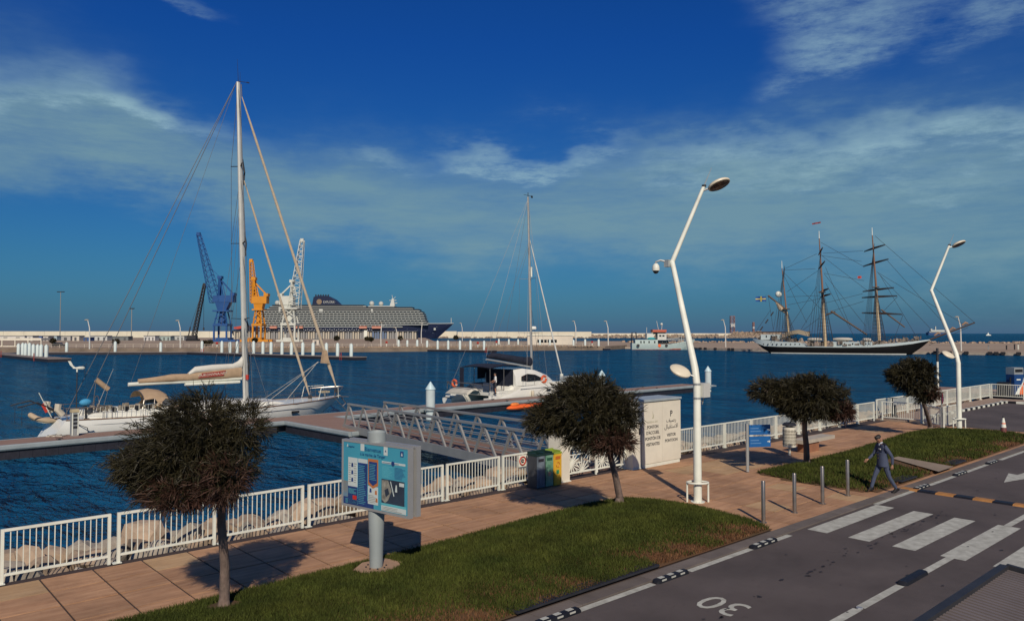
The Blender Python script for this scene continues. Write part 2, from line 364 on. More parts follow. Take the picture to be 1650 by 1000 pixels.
# raised lawn beds with blades
def hump(p, poly): 
    return .05 + .16 * min(1, edge_d(p, poly) / 1.6) ** .8
def lawn(poly, seed, dens, lab, far_d):
    r = np.random.default_rng(seed); xs = [p[0] for p in poly]; ys = [p[1] for p in poly]
    mb = MB(); st = .3; idx = {}
    nx = int((max(xs) - min(xs)) / st) + 1; ny = int((max(ys) - min(ys)) / st) + 1
    g = {}
    def vert(i, j):
        if (i, j) in g: return g[i, j]
        x = min(xs) + i * st; y = min(ys) + j * st; z = hump((x, y), poly) if inside((x, y), poly) else .03
        mb.v.append((x, y, z - .02)); g[i, j] = len(mb.v) - 1; return g[i, j]
    for i in range(nx):
        for j in range(ny):
            if inside((min(xs) + (i + .5) * st, min(ys) + (j + .5) * st), poly): mb.f.append((vert(i, j), vert(i + 1, j), vert(i + 1, j + 1), vert(i, j + 1)))
    mb.build('lawn_soil', soil, smooth=True, kind='structure')
    area = (max(xs) - min(xs)) * (max(ys) - min(ys)); n = int(area * dens)
    P = np.stack([r.uniform(min(xs), max(xs), n), r.uniform(min(ys), max(ys), n)], 1)
    keep = []; dry = []
    for p in P:
        d = p[0] * CU + p[1] * SU; x = p[0] * SU - p[1] * CU
        if d < 10 or abs(x) / d > .74 or r.random() > (15 / max(d, 15)) ** 1.3: continue
        if not inside(p, poly): continue
        e = edge_d(p, poly)
        # worn patches on the road side
        w = math.sin(p[0] * 2.1 + 1.3 * math.sin(p[1] * 3)) + math.sin(p[0] * .83 + 2) + .8 * math.sin(p[0] * 5.3 + p[1] * 4)
        bare = max(0, 1.25 - (p[1] - 9.6) / 1.1) * (.62 + .36 * w)
        if any((p[0] - a) ** 2 + (p[1] - b) ** 2 < c * c for a, b, c in CLEAR): continue
        if r.random() < bare:
            if r.random() < .5: dry.append((p[0], p[1], hump(p, poly) - .025, d))
            continue
        if 27.9 < p[0] < 29.5 and p[1] < 11.5: continue
        keep.append((p[0], p[1], hump(p, poly) - .025, d))
    for K, gm, nm, hs_ in ((np.array(keep), grass_m, 'grass', 1), (np.array(dry), dry_m, 'dry_grass', .6)):
        n = len(K)
        h = hs_ * r.uniform(.04, .10, n) * (.7 + K[:, 3] / 60); w = r.uniform(.006, .011, n) * K[:, 3] / 14
        a = r.uniform(0, 2 * np.pi, n); la = r.uniform(0, 2 * np.pi, n); ln = h * r.uniform(.2, .8, n)
        V = np.zeros((n, 3, 3), np.float32)
        V[:, 0] = K[:, :3]; V[:, 1] = K[:, :3]; V[:, 2] = K[:, :3]
        V[:, 0, 0] -= np.cos(a) * w; V[:, 0, 1] -= np.sin(a) * w; V[:, 1, 0] += np.cos(a) * w; V[:, 1, 1] += np.sin(a) * w
        V[:, 2, 0] += np.cos(la) * ln; V[:, 2, 1] += np.sin(la) * ln; V[:, 2, 2] += h + .02
        o = tri_mesh(nm, V.reshape(-1, 3), gm, 3)
        o['kind'] = 'stuff'; o['label'] = lab if nm == 'grass' else lab.replace('green lawn', 'dry brown grass patches in the lawn').replace(' with worn brown patches', '');  o['category'] = 'grass'
def tri_mesh(name, V, mat, k, parent=None, smooth=False):
    n = len(V) // k; me = bpy.data.meshes.new(name); me.vertices.add(len(V)); me.loops.add(len(V)); me.polygons.add(n)
    me.vertices.foreach_set('co', np.ascontiguousarray(V, np.float32).ravel()); me.loops.foreach_set('vertex_index', np.arange(len(V), dtype=np.int32))
    me.polygons.foreach_set('loop_start', np.arange(0, len(V), k, dtype=np.int32)); me.update(calc_edges=True); me.validate(); me.materials.append(mat)
    o = bpy.data.objects.new(name, me); COL.objects.link(o)
    if parent: o.parent = parent
    return o
grass_m = M('grass_blades', (.034, .050, .009), .75, col2=(.074, .086, .016), vs=.9, isl=.5, spec=.15, stain=.38, ss=1.3)
dry_m = M('dry_blades', (.10, .042, .018), .8, col2=(.15, .075, .03), vs=2, isl=.4)
CLEAR = ((8.2, 13.12, .48), (5.16, 13.11, .28), (16.38, 13.73, .25), (26.62, 13.48, .3), (40.47, 14.1, .3))
lawn(lawn1, 1, 3400, 'green lawn with worn brown patches in the foreground beside the road', 20)
lawn(lawn2, 2, 1500, 'green lawn behind the man with a concrete strip across it', 35)
mb = MB().add([(27.95, 9.5, .12), (29.4, 9.5, .12), (29.5, 11.4, .235), (28.9, 11.4, .235)], [(0, 1, 2, 3)]); 
tag(mb.build('concrete_strip', M('strip_concrete', (.24, .19, .14), .9, var=.15, bump=.3)), 'pale concrete strip crossing the lawn behind the man', 'path')
# ------------------------------------------------------------------ painted markings (children of the road)
def mark(name, poly, z=-.026): return sheet(name, poly, z, linem, kind=None, parent=road)
for a, b in ((-10, 8.75), (9.58, 11.88), (13.05, 15.4), (16.48, 17.15), (22.0, 24.82), (26.0, 28.28), (29.42, 31.68), (33.2, 36.6), (37.7, 41), (42, 60)): mark('edge_line', rect(a, b, 9.05, 9.20))
for a, b in ((-6, 3), (7, 13.44), (13.56, 15.3), (16.5, 18), (21.98, 26), (28, 36), (40, 60)): mark('centre_line', rect(a, b, 5.83, 5.99), -.0255)
for k in range(7):
    v = 9.1 - k * .998; mark('crosswalk_stripe', rect(17.97, 21.96, v - .49, v))
text('speed_number', '30', 1.02, linem, road, face_m((11.88, 7.58, -.026), (0, 1, 0), (-1, 0, 0)), ext=.001, sx=.86)
mark('direction_arrow', [tuple(gnd(x, y)[:2]) for x, y in ((1617.6, 775.3), (1652, 769.5), (1700, 764), (1700, 748), (1651, 760), (1639, 763.2), (1625, 760.7))])
ysp = M('hump_yellow', (.36, .17, .05), .7, var=.2, bump=.3); 
hp = thing('speed_hump', 'yellow and black rubber speed hump across the road', 'speed hump', (24.85, 9.5, -.03))
for k in range(14):
    y = -k * .5
    prof = [(-.19, .0), (-.13, .045), (.13, .045), (.19, 0)]
    MB().add([(a, y, b) for a, b in prof] + [(a, y - .49, b) for a, b in prof], [(0, 1, 2, 3), (7, 6, 5, 4), (0, 4, 5, 1), (1, 5, 6, 2), (2, 6, 7, 3), (3, 7, 4, 0)]).build('hump_segment', ysp if k % 2 == 0 else black, hp)
refl = M('reflector_white', (.42, .43, .38), .5)
# rubber lane separators
def separator(u, v, w, n, label, L_=1.05):
    t = thing('lane_separator', label, 'lane separator', (u, v, -.03), 0, 'rubber lane separators')
    r = [[(x, y * w, z * .075) for y, z in ((-1, 0), (-.85, .8), (-.5, 1), (.5, 1), (.85, .8), (1, 0))] for x in (0.06, L_ - .06)]
    e0 = [(0, p[1] * .6, p[2] * .25) for p in r[0]]; e1 = [(L_, p[1] * .6, p[2] * .25) for p in r[0]]
    MB().loft([e0] + r + [e1]).build('rubber_body', black, t, True)
    for k in range(n):
        x = .2 + k * .3
        MB().box((x, 0, .077), (.14, w * .9, .008)).build('reflector', refl, t)
        MB().box((x, -w * .86, .045), (.14, .012, .03)).build('reflector', refl, t)
for (u, v, n, lb) in ((8.75, 9.12, 3, 'lowest in the photo, at the lawn corner'), (11.92, 9.12, 3, 'beside the worn lawn above the painted 30'), (15.42, 9.12, 3, 'just before the zebra crossing'),
                      (24.85, 9.13, 3, 'right after the yellow and black hump'), (28.3, 9.13, 3, 'beside the end of the concrete strip'), (31.7, 9.13, 3, 'beyond the concrete strip, opposite the arrow'), (36.6, 9.13, 3, 'farthest up the kerb line at the photo edge')):
    separator(u, v, .09, n, 'black rubber lane separator with white reflectors, ' + lb)
separator(15.32, 5.9, .10, 0, 'plain black rubber lane separator on the road centre line', 1.15)
t = thing('road_stud', 'small reflective road stud on the centre line', 'road stud', (13.5, 5.9, -.026)); MB().lathe([(.06, 0), (.055, .02), (.03, .025)], n=8).build('stud_body', alu, t)
# oil drips and tar spots on the lane
q = MB(); r0 = random.Random(4)
for k in range(150):
    if k < 70: u = r0.uniform(9.5, 23); v = 7.25 + .012 * u + r0.gauss(0, .07); s = r0.uniform(.012, .05)
    else: u = r0.uniform(9, 34); v = r0.uniform(3, 9); s = r0.uniform(.01, .045)
    q.add([(u + s * r0.uniform(.6, 2.2) * math.cos(a), v + s * r0.uniform(.6, 1.1) * math.sin(a), -.0245) for a in np.linspace(0, 2 * math.pi, 7, endpoint=False)], [tuple(range(7))])
q.build('oil_stains', M('oil_stain', (.026, .022, .021), .6), road, kind='stuff')
# drain gratings
def grate(c, l, w, label, n):
    t = thing('drain_grate', label, 'drain', c); MB().box((0, 0, .0), (l, w, .02)).build('grate_pit', black, t)
    f = MB()
    for s in (-1, 1): f.box((0, s * w / 2, .02), (l, .03, .03)); f.box((s * l / 2, 0, .02), (.03, w, .03))
    f.build('grate_frame', dark, t)
    for k in range(n): MB().box((-l / 2 + (k + .5) * l / n, 0, .016), (.035, w * .93, .02)).build('grate_bar', dark, t)
grate((10.7, 9.70, .045), 3.9, .27, 'long black slotted drain along the front lawn edge', 40)
grate((25.9, 9.85, .085), 1.25, .36, 'dark drain grate in the grass beside the man', 12)
grate((30.6, 9.85, .085), 1.2, .36, 'dark drain grate past the concrete strip in the lawn', 12)
# car park kerb: black and white blocks
t = thing('striped_kerb', 'black and white striped kerb along the car park by the railing', 'kerb', (46, 16.3, 0))
for k in range(30): MB().b2((k * .48, -.1, -.03), (k * .48 + .47, .1, .11)).build('kerb_block', black if k % 2 else white, t)
for k in range(14): MB().b2((14.5, -.2 - k * .48, -.03), (14.7, -.2 - k * .48 + .47, .11)).build('kerb_block', black if k % 2 else white, t)
sheet('footpath', rect(43.4, 63.2, 16.4, 17.9), .06, M('footpath_concrete', (.30, .22, .16), .85, var=.15, bump=.3), thick=.1)
sheet('footpath', rect(60.7, 63.2, 9.4, 16.4), .061, MATS['footpath_concrete'], thick=.1)
sheet('footpath', [(41.3, 13.3), (42.9, 13.2), (42.3, 9.6), (41.6, 9.3), (41.9, 10.8), (41.7, 12.2)], .0, pave, thick=.06)
sheet('footpath', rect(42.2, 60, 9.3, 9.75), .04, kerbm, thick=.1)
t = thing('striped_kerb', 'short black and white striped kerb right of the traffic cone', 'kerb', (41.4, 10.2, 0))
for k in range(10): MB().b2((k * .5, -.08, -.03), (k * .5 + .48, .08, .12)).build('kerb_block', black if k % 2 else white, t)
# traffic cone
t = thing('traffic_cone', 'faded red and white traffic cone at the car park corner', 'traffic cone', (40.83, 11.06, .06))
MB().box((0, 0, .02), (.4, .4, .04)).build('cone_base', dark, t)
MB().lathe([(.155, .04), (.115, .34)], n=14).build('cone_body', M('cone_red', (.13, .04, .035), .6), t, True)
MB().lathe([(.115, .34), (.092, .50)], n=14).build('cone_band', white, t, True); MB().lathe([(.092, .5), (.085, .55)], n=14).build('cone_band', orange, t, True)
MB().lathe([(.085, .55), (.04, .78)], n=14).build('cone_band', white, t, True); MB().lathe([(.04, .78), (.03, .86)], n=12).build('cone_tip', dark, t, True)
# ------------------------------------------------------------------ rocks between the railing and the water
bank = MB()
bk = [(17.3, -.5), (18.2, -.45), (19.8, -.75), (21.3, -1.5), (23.5, -3)]
for i in range(len(bk) - 1): bank.add([(-30, bk[i][0] - .1, bk[i][1]), (64, bk[i][0] + .4, bk[i][1]), (64, bk[i + 1][0] + .4, bk[i + 1][1]), (-30, bk[i + 1][0] - .1, bk[i + 1][1])], [(0, 1, 2, 3)])
rip = bank.build('rock_embankment', M('bank_rubble', (.12, .09, .065), .95, var=.3, bump=.6), kind='structure')
rockm = [M('rock_tan', (.30, .22, .15), .9, col2=(.46, .36, .26), vs=2.2, bump=1., bs=9, obr=.2, stain=.5, ss=2.2), M('rock_grey', (.26, .235, .19), .9, col2=(.42, .37, .30), vs=2.2, bump=1., bs=9, obr=.2, stain=.5, ss=2.2)]
protos = []
for k in range(7):
    bm = bmesh.new(); bmesh.ops.create_icosphere(bm, subdivisions=2, radius=1)
    cuts = [(Vector((rnd.gauss(0, 1), rnd.gauss(0, 1), rnd.gauss(0, .8))).normalized(), rnd.uniform(.42, .74)) for _ in range(12)]
    for v in bm.verts:
        for nrm, d in cuts:
            e = v.co.dot(nrm) - d
            if e > 0: v.co -= nrm * e
        v.co *= rnd.uniform(.93, 1.10)
    bmesh.ops.scale(bm, vec=(1.3, 1.3, 1.3), verts=bm.verts); me = bpy.data.meshes.new('rock'); bm.to_mesh(me); bm.free(); me.materials.append(rockm[k % 2]); protos.append(me)
spots = []
for row, (v, z, s) in enumerate(((18.15, -.34, .36), (18.75, -.26, .42), (19.4, -.32, .50), (20.1, -.5, .55), (20.9, -.9, .6))):
    u = -1.5
    while u < 62:
        spots.append((u + rnd.uniform(-.1, .1), v + .012 * max(0, min(u - 6, 20)) + rnd.uniform(-.18, .18), z + rnd.uniform(-.16, .16), s * rnd.uniform(.72, 1.3))); u += s * (1.15 + .7 * rnd.random())
spots.sort(key=lambda p: p[0] * CU + p[1] * SU + (50 if abs((p[0] * SU - p[1] * CU) / (p[0] * CU + p[1] * SU)) > .72 else 0))
rest = MB()
for k, (u, v, z, s) in enumerate(spots):
    me = protos[k % 7]; rot = Euler((rnd.uniform(-.4, .4), rnd.uniform(-.4, .4), rnd.uniform(0, 6.28))); sc = Vector((s * rnd.uniform(.8, 1.2), s * rnd.uniform(.75, 1.1), s * rnd.uniform(.5, .75)))
    if k < 296:
        o = bpy.data.objects.new('rock', me); COL.objects.link(o); o.parent = rip; o.location = (u, v, z); o.rotation_euler = rot; o.scale = sc
    else:
        m = Matrix.LocRotScale(Vector((u, v, z)), rot, sc); rest.add([m @ q.co for q in me.vertices], [tuple(p.vertices) for p in me.polygons])
rest.build('rock', rockm[0], rip, kind='stuff')
# ------------------------------------------------------------------ white railings
def rail_panel(w, h=1.04, n=16):
    t = thing('railing_panel', 'x', 'railing')
    MB().box((.03, 0, h / 2), (.06, .06, h)).build('post', white, t)
    p2 = MB().box((w - .03, 0, h / 2), (.06, .06, h)).build('post', white, t)
    MB().box((w / 2, 0, h - .025), (w - .12, .055, .05)).build('top_rail', white, t)
    MB().box((w / 2, 0, .17), (w - .12, .05, .045)).build('bottom_rail', white, t)
    MB().box((.0, 0, .008), (.17, .13, .016)).build('base_plate', white, t)
    b0 = None; st = (w - .12) / (n + 1)
    for k in range(n):
        x = .06 + (k + 1) * st
        if b0 is None: b0 = MB().b2((-.0085, -.0085, .192), (.0085, .0085, h - .05)).build('bar', white, t); b0.location = (x, 0, 0)
        else: inst(b0, (x, 0, 0), t)
    t['group'] = 'white railings along the waterfront'
    return t
proto = rail_panel(2.05)
def fv(u): return 17.36 + .02 * max(0, min(u - 6, 20))
def place(pr, u, v, rz, label, used=[0]):
    if pr is proto and not used[0]:
        used[0] = 1; o = pr; o.location = (u, v, 0); o.rotation_euler = (0, 0, rz); o['label'] = label; return o
    return copy_tree(pr, None, label, (u, v, 0), rz)
desc = ['cut off at the left photo edge', 'at the far left, whole, left of the nearest tree', 'directly behind the trunk of the nearest tree', 'between the nearest tree and the blue info board', 'half hidden behind the blue info board', 'right of the blue info board', 'under the aluminium gangway', 'with the round ban sign behind the bins']
for k in range(8):
    u = .18 + 2.17 * k + .06 + (.13 if k == 1 else .1 if k == 0 else 0); a = fv(u); b = fv(u + 2.1); o = place(proto, u, a, math.atan2(b - a, 2.1), 'white railing panel ' + desc[k])
    if k == 1: o.scale = (.935, 1, 1)
for k in range(9):
    u = 23.80 + 2.1 * k; place(proto, u, fv(u) if u < 27 else fv(26) - .004 * (u - 26), 0, 'white promenade railing panel, %s one right of the cabinet' % ('first' if k == 0 else ORD[k]))
for k in range(9):
    u = 43.55 + 2.2 * k; o = place(proto, u, 17.95, 0, 'white car park railing panel, %s one from the promenade end' % ('first' if k == 0 else ORD[k])); o.scale = (1.05, 1, 1); o.location.z = .06
for k in range(4):
    o = place(proto, 63.4, 17.9 - 2.15 * k, -math.pi / 2, 'white railing panel facing the fuel pump, %s from the far corner' % ('first' if k == 0 else ORD[k])); o.location.z = .06
place(proto, 43.42, 17.6, -math.pi / 2, 'white railing panel turned across the promenade end by the scooter')
o = place(proto, 43.38, 15.5, math.atan2(-1.55, -1.78), 'white swing gate panel leading from promenade to car park'); o.scale = (1.13, 1, 1)
o = place(proto, 41.55, 13.85, 0, 'white railing panel just left of the far street lamp foot'); o.scale = (.92, 1, 1.08)
# ------------------------------------------------------------------ gate, pillar, cabinet
t = thing('gate_pillar', 'plain white steel pillar left of the star lattice gate', 'pillar', (17.52, 17.10, 0))
MB().b2((0, 0, .03), (.42, .55, 1.58)).build('pillar_body', cream, t); MB().b2((-.03, -.03, 0), (.46, .6, .03)).build('pillar_plinth', white, t); MB().b2((-.012, -.012, 1.58), (.432, .562, 1.605)).build('pillar_cap', white, t)
def lattice(u0, w, label):
    t = thing('lattice_gate', label, 'gate', (u0, 17.34, 0), 0, 'star lattice gate leaves'); z0, z1 = .16, 1.42
    MB().b2((0, -.025, .06), (.05, .025, z1)).build('gate_stile', white, t); MB().b2((w - .05, -.025, 0), (w, .025, z1)).build('gate_stile', white, t)
    MB().b2((.05, -.02, z1 - .045), (w - .05, .02, z1)).build('gate_rail', white, t); MB().b2((.05, -.02, z0), (w - .05, .02, z0 + .045)).build('gate_rail', white, t)
    cs = [(.05 + (w - .1) * fx_, z0 + .045 + (z1 - z0 - .09) * fz) for fx_, fz in ((.18, .80), (.18, .25), (.80, .60), (.52, .0), (.55, 1.0))]
    mid = MB().b2((.05, -.015, z0 + .60), (w - .05, .015, z0 + .63)); mid.build('gate_rail', white, t)
    for cx, cz in cs:
        m = MB()
        for k in range(16):
            a = 2 * math.pi * k / 16; ln = .46 if k % 2 == 0 else .36
            p = Vector((cx, 0, cz)); d = Vector((math.cos(a), 0, math.sin(a)))
            lim = ln
            for q, hi, lo in ((0, w - .05, .05), (2, z1 - .045, z0 + .045)):
                if d[q] > 1e-4: lim = min(lim, (hi - p[q]) / d[q])
                elif d[q] < -1e-4: lim = min(lim, (lo - p[q]) / d[q])
            if lim > .06: m.bar(p + d * .03, p + d * lim, .020 + .003 * (k % 2), .028)
        m.lathe([(.05, -.014), (.05, .014)], (cx, 0, cz), 10, 'Y'); m.build('star_rosette', white, t)
    return t
t = thing('gate_pillar', 'plain white steel pillar with a lock between lattice gate and cabinet', 'pillar', (21.04, 17.02, 0))
MB().b2((0, 0, .03), (.46, .55, 1.58)).build('pillar_body', cream, t); MB().b2((-.03, -.03, 0), (.48, .6, .03)).build('pillar_plinth', white, t); MB().b2((-.012, -.012, 1.58), (.472, .562, 1.605)).build('pillar_cap', white, t); MB().b2((.34, -.02, 1.2), (.42, 0, 1.42)).build('lock', dark, t)
lattice(17.97, 1.53, 'white star lattice gate leaf, left one next to the plain pillar')
lattice(19.50, 1.53, 'white star lattice gate leaf, right one next to the tall cabinet')
t = thing('utility_cabinet', 'tall white steel cabinet lettered PONTON beside the gate', 'cabinet', (21.54, 16.95, 0))
CW, CD, CHt = 2.2, .98, 2.34
MB().b2((.012, .012, 0), (CW - .012, CD, .09)).build('cabinet_plinth', white, t)
MB().b2((0, .03, .09), (CW, CD, CHt)).build('cabinet_body', cream, t)
for k in range(2):
    d = MB().b2((.02 + k * 1.115, .004, .13), (.02 + k * 1.115 + 1.105, .03, CHt - .05)).build('cabinet_door', cream, t)
MB().b2((-.05, -.05, CHt), (CW + .04, CD + .04, CHt + .075)).build('cabinet_roof', M('cabinet_roof', (.36, .42, .44), .45, .2), t)
ink = M('lettering_black', (.02, .02, .028), .6); inkp = M('lettering_pale', (.40, .39, .28), .6)
fr = lambda x, z: face_m((x, .0015, z), (1, 0, 0), (0, 0, 1))
for k, s in enumerate(('PONTON', "D'ACCUEIL", 'PONTÓN DE', 'VISITANTES')): text('lettering', s, .155, ink, t, fr(.56, 1.42 - k * .205), sx=.98, bold=.018)
text('lettering', 'MARINA BAY', .11, inkp, t, fr(.56, 1.60)); MB().prism_xz([(.52, 1.72), (.60, 1.72), (.63, 1.80), (.55, 1.98), (.57, 1.80)], .0005, .004).build('logo', inkp, t)
text('lettering', 'P', .30, ink, t, fr(1.66, 1.82), bold=.015); text('lettering', '\uFED2\uFEF4\uFEBB\uFEAD', .22, ink, t, fr(1.66, 1.59)); text('lettering', '\uFEDD\uFE8E\uFE92\uFED8\uFE98\uFEB3\uFEFB\uFE8D', .22, ink, t, fr(1.66, 1.36))
text('lettering', 'VISITOR', .15, ink, t, fr(1.66, 1.05), bold=.018); text('lettering', 'PONTOON', .15, ink, t, fr(1.66, .85), bold=.018)
# ------------------------------------------------------------------ info board
PW, PB, PT, BX = 1.96, 1.16, 2.50, -.17
t = thing('information_board', 'blue two sided information board on a thick grey post', 'info board', (8.20, 13.12, .12), R_(10))
MB().lathe([(.13, .03), (.138, .4), (.165, 1.15), (.14, 1.25), (.14, 2.5)], n=22).build('post', M('board_grey', (.27, .31, .31), .5, .1, var=.06), t, True)
bp_ = MB().lathe([(.24, 0), (.24, .02)], n=20).build('base_plate', steel, t)
for k in range(8):
    a = k * math.pi / 4 + .2; MB().lathe([(.018, .02), (.018, .05)], (.2 * math.cos(a), .2 * math.sin(a), 0), 6).build('bolt', dark, bp_)
MB().lathe([(.186, 2.48), (.186, 2.69), (.17, 2.705), (.165, 2.66)], n=22).build('post_cap', MATS['board_grey'], t, True)
MB().prism([(-.42, -.3), (.15, -.45), (.55, -.2), (.5, .28), (0, .42), (-.4, .2)], .0, .03).build('footing', M('footing_concrete', (.34, .22, .14), .9, var=.2, bump=.4), t)
brd = {}
def bsheet(name, mat, a, b, z0, z1, lift, parent):
    # a, b run left to right on the face seen (the face looks to -X, left is +Y)
    y0, y1 = PW / 2 - a * PW, PW / 2 - b * PW; zz = lambda q: PT - q * (PT - PB)
    return MB().b2((BX - lift - .003, min(y0, y1), zz(z1)), (BX - lift, max(y0, y1), zz(z0))).build(name, mat, parent)
def btext(s, sz, mat, a, z, parent, align='CENTER', lift=.012):
    return text('lettering', s, sz, mat, parent, face_m((BX - lift, PW / 2 - a * PW, PT - z * (PT - PB)), (0, -1, 0), (0, 0, 1)), align)
frame_m = M('frame_grey', (.33, .34, .34), .45, .3, var=.05)
for sgn, nm in ((-1, 'front'), (1, 'back')):
    x0, x1 = (BX, -.08) if sgn < 0 else (.03, .12)
    MB().b2((x0 + .006, -PW / 2 + .01, PB + .01), (x1, PW / 2 - .01, PT - .01)).build('panel_case', frame_m, t)
    f = MB()
    for y in (-PW / 2, PW / 2 - .045): f.b2((x0 - .012, y, PB), (x1 + .004, y + .045, PT))
    for z in (PB, PT - .045): f.b2((x0 - .011, -PW / 2 + .045, z), (x1 + .003, PW / 2 - .045, z + .045))
    f.build('panel_frame', frame_m, t)
pb = M('poster_blue', (.045, .25, .36), .35, col2=(.06, .33, .42), vs=.7); pd = M('poster_navy', (.015, .045, .17), .35, var=.2, vs=3); pw = M('poster_white', (.48, .55, .54), .4, var=.05)
po = M('poster_orange', (.42, .15, .05), .4); pm = M('poster_map_dark', (.02, .03, .05), .3, col2=(.03, .06, .10), vs=2); pt = M('poster_teal_text', (.015, .10, .24), .4); pg = M('poster_map_grey', (.22, .22, .19), .4, var=.5, vs=9); pr_ = M('poster_red', (.5, .03, .02), .4); pth = M('poster_turquoise', (.10, .40, .46), .4)
post = bsheet('poster', pb, .025, .975, .035, .965, 0, t)
S = lambda m, a, b, z0, z1, l=.004, n='poster_patch': bsheet(n, m, a, b, z0, z1, l, post)
S(pd, .026, .49, .86, .964, .001); S(M('poster_photo', (.10, .22, .33), .4, col2=(.20, .20, .18), vs=6), .026, .10, .62, .86, .001)
S(pw, .10, .245, .26, .69); S(pd, .10, .245, .69, .96, .005); S(pw, .255, .395, .26, .32); S(pd, .255, .395, .32, .95, .005)
S(po, .405, .555, .24, .62); S(pd, .42, .54, .28, .58, .006); S(pw, .405, .555, .64, .90); S(pw, .61, .94, .245, .275); S(pm, .605, .93, .50, .86); S(pw, .605, .955, .875, .955, .006)
S(pw, .29, .345, .03, .14); S(pw, .635, .69, .03, .16); S(pd, .87, .915, .07, .15); S(pth, .605, .955, .845, .88, .007); S(pr_, .175, .235, .82, .88, .008); S(pw, .86, .925, .52, .57, .008)
MB().prism([(0, 0), (0, 0), (0, 0)], 0, 0) if False else None
yy = lambda a: PW / 2 - a * PW; zz = lambda q: PT - q * (PT - PB)
def bpoly(name, mat, pts, lift): 
    m = MB(); n = len(pts); m.add([(BX - lift, yy(a), zz(q)) for a, q in pts] + [(BX + .002 - lift, yy(a), zz(q)) for a, q in pts], [tuple(range(n)), tuple(range(n, 2 * n))[::-1]] + [(i, (i + 1) % n, n + (i + 1) % n, n + i) for i in range(n)]); m.build(name, mat, post)
bpoly('poster_patch', po, [(.405, .618), (.555, .618), (.48, .67)], .0072); bpoly('poster_patch', pd, [(.42, .578), (.54, .578), (.48, .63)], .0095)
bpoly('map_land', pg, [(.61, .52), (.70, .51), (.75, .66), (.70, .80), (.66, .84), (.61, .80)], .0085); bpoly('map_land', pm, [(.65, .66), (.70, .62), (.72, .70), (.67, .76)], .010); bpoly('map_land', pw, [(.73, .52), (.74, .52), (.79, .72), (.78, .73)], .0087); bpoly('map_land', pw, [(.81, .56), (.825, .56), (.83, .66), (.80, .66)], .0087)
MB().lathe([(.045, -.184), (.045, -.179)], (0, yy(.77), zz(.262)), 14, 'X').build('emblem', pd, post)
for a, q in ((.165, .37), (.165, .48), (.165, .59), (.445, .70), (.525, .72), (.535, .83)): bpoly('pictogram', pd if a < .5 else po, [(a - .016, q + .03), (a + .016, q + .03), (a + .012, q - .03), (a - .012, q - .03)], .0085)
bpoly('emblem', pw, [(.88, .135), (.905, .135), (.893, .085)], .008); bpoly('emblem', pd, [(.65, .11), (.675, .11), (.663, .08)], .008); bpoly('emblem', pw, [(.075, .105), (.10, .105), (.088, .06)], .006)
btext('Bienvenue', .115, pt, .475, .105, post); btext('à la marina de Tanger', .083, pt, .475, .185, post); btext('tangerine', .05, pt, .15, .095, post)
def lines(a, b, z0, z1, n, m, l):                                      # rows of print too small to read
    q = MB(); r = random.Random(int(a * 1000 + z0 * 77))
    for k in range(n):
        z = z0 + (z1 - z0) * (k + .5) / n; e = b - (b - a) * r.uniform(0, .35); q.b2((BX - l - .002, yy(e), zz(z) - .004), (BX - l, yy(a), zz(z) + .004))
    q.build('print_rows', m, post, kind='stuff')
lines(.265, .385, .35, .93, 22, pth, .0095); lines(.43, .53, .31, .55, 10, pth, .0102); lines(.61, .76, .31, .48, 10, pth, .003); lines(.79, .94, .31, .48, 10, pd, .003); lines(.11, .235, .72, .80, 5, pth, .0095); lines(.62, .93, .89, .95, 3, pg, .010); lines(.11, .15, .33, .64, 9, pg, .009); lines(.19, .235, .33, .64, 9, pg, .009); lines(.06, .30, .88, .95, 4, pth, .006); lines(.62, .93, .255, .27, 1, pd, .0085); lines(.41, .54, .76, .88, 5, pg, .009)
for c_ in list(t.children):
    if c_.name.split('.')[0] in ('panel_case', 'panel_frame', 'poster'): c_.location.y = -.13                # the panel hangs off-centre on its post
# ------------------------------------------------------------------ three litter bins, ban plate
def litter_bin(u, m, face, label, rim):
    t = thing('recycling_bin', label, 'litter bin', (u, 16.84, 0), 0, 'recycling bins by the gate')
    MB().b2((0, .02, .02), (.345, .42, 1.0)).build('bin_body', m, t); MB().b2((.012, 0, .05), (.333, .02, 1.0)).build('bin_door', face, t)
    f = MB()
    for a, b in (((-.01, -.005, 1.0), (.355, .06, 1.05)), ((-.01, .38, 1.0), (.355, .43, 1.12)), ((-.01, .06, 1.0), (.035, .38, 1.09)), ((.31, .06, 1.0), (.355, .38, 1.09))): f.b2(a, b)
    f.build('bin_hood', rim, t); MB().b2((.05, .1, 1.0), (.3, .35, 1.012)).build('bin_mouth', black, t)
    return t
bg_ = M('bin_anthracite', (.045, .05, .058), .5, var=.2); bf = M('bin_slate_face', (.05, .065, .085), .45, col2=(.20, .25, .29), vs=4, stretch=(1, 1, .4)); gg = M('bin_green_face', (.05, .17, .10), .45, col2=(.20, .36, .26), vs=4); yl = M('bin_yellow', (.62, .36, .03), .5, var=.1); dg = M('bin_hood_green', (.008, .028, .024), .5); lg = M('bin_hood_lime', (.22, .32, .04), .5)
b = litter_bin(16.22, bg_, bf, 'dark grey litter bin, leftmost of the three by the gate', dg)
MB().b2((.06, -.006, .83), (.29, 0, .92)).build('print_rows', ink, b)
b = litter_bin(16.59, bg_, gg, 'green litter bin between the grey and yellow ones', dg); MB().b2((.06, -.006, .83), (.29, 0, .92)).build('print_rows', M('ink_green', (.02, .09, .05), .5), b); MB().lathe([(.07, -.004), (.07, .0)], (.17, 0, .42), 12, 'Y').build('print_emblem', M('ink_peach', (.50, .30, .18), .5), b)
b = litter_bin(16.96, yl, yl, 'yellow litter bin beside the white gate pillar', lg)
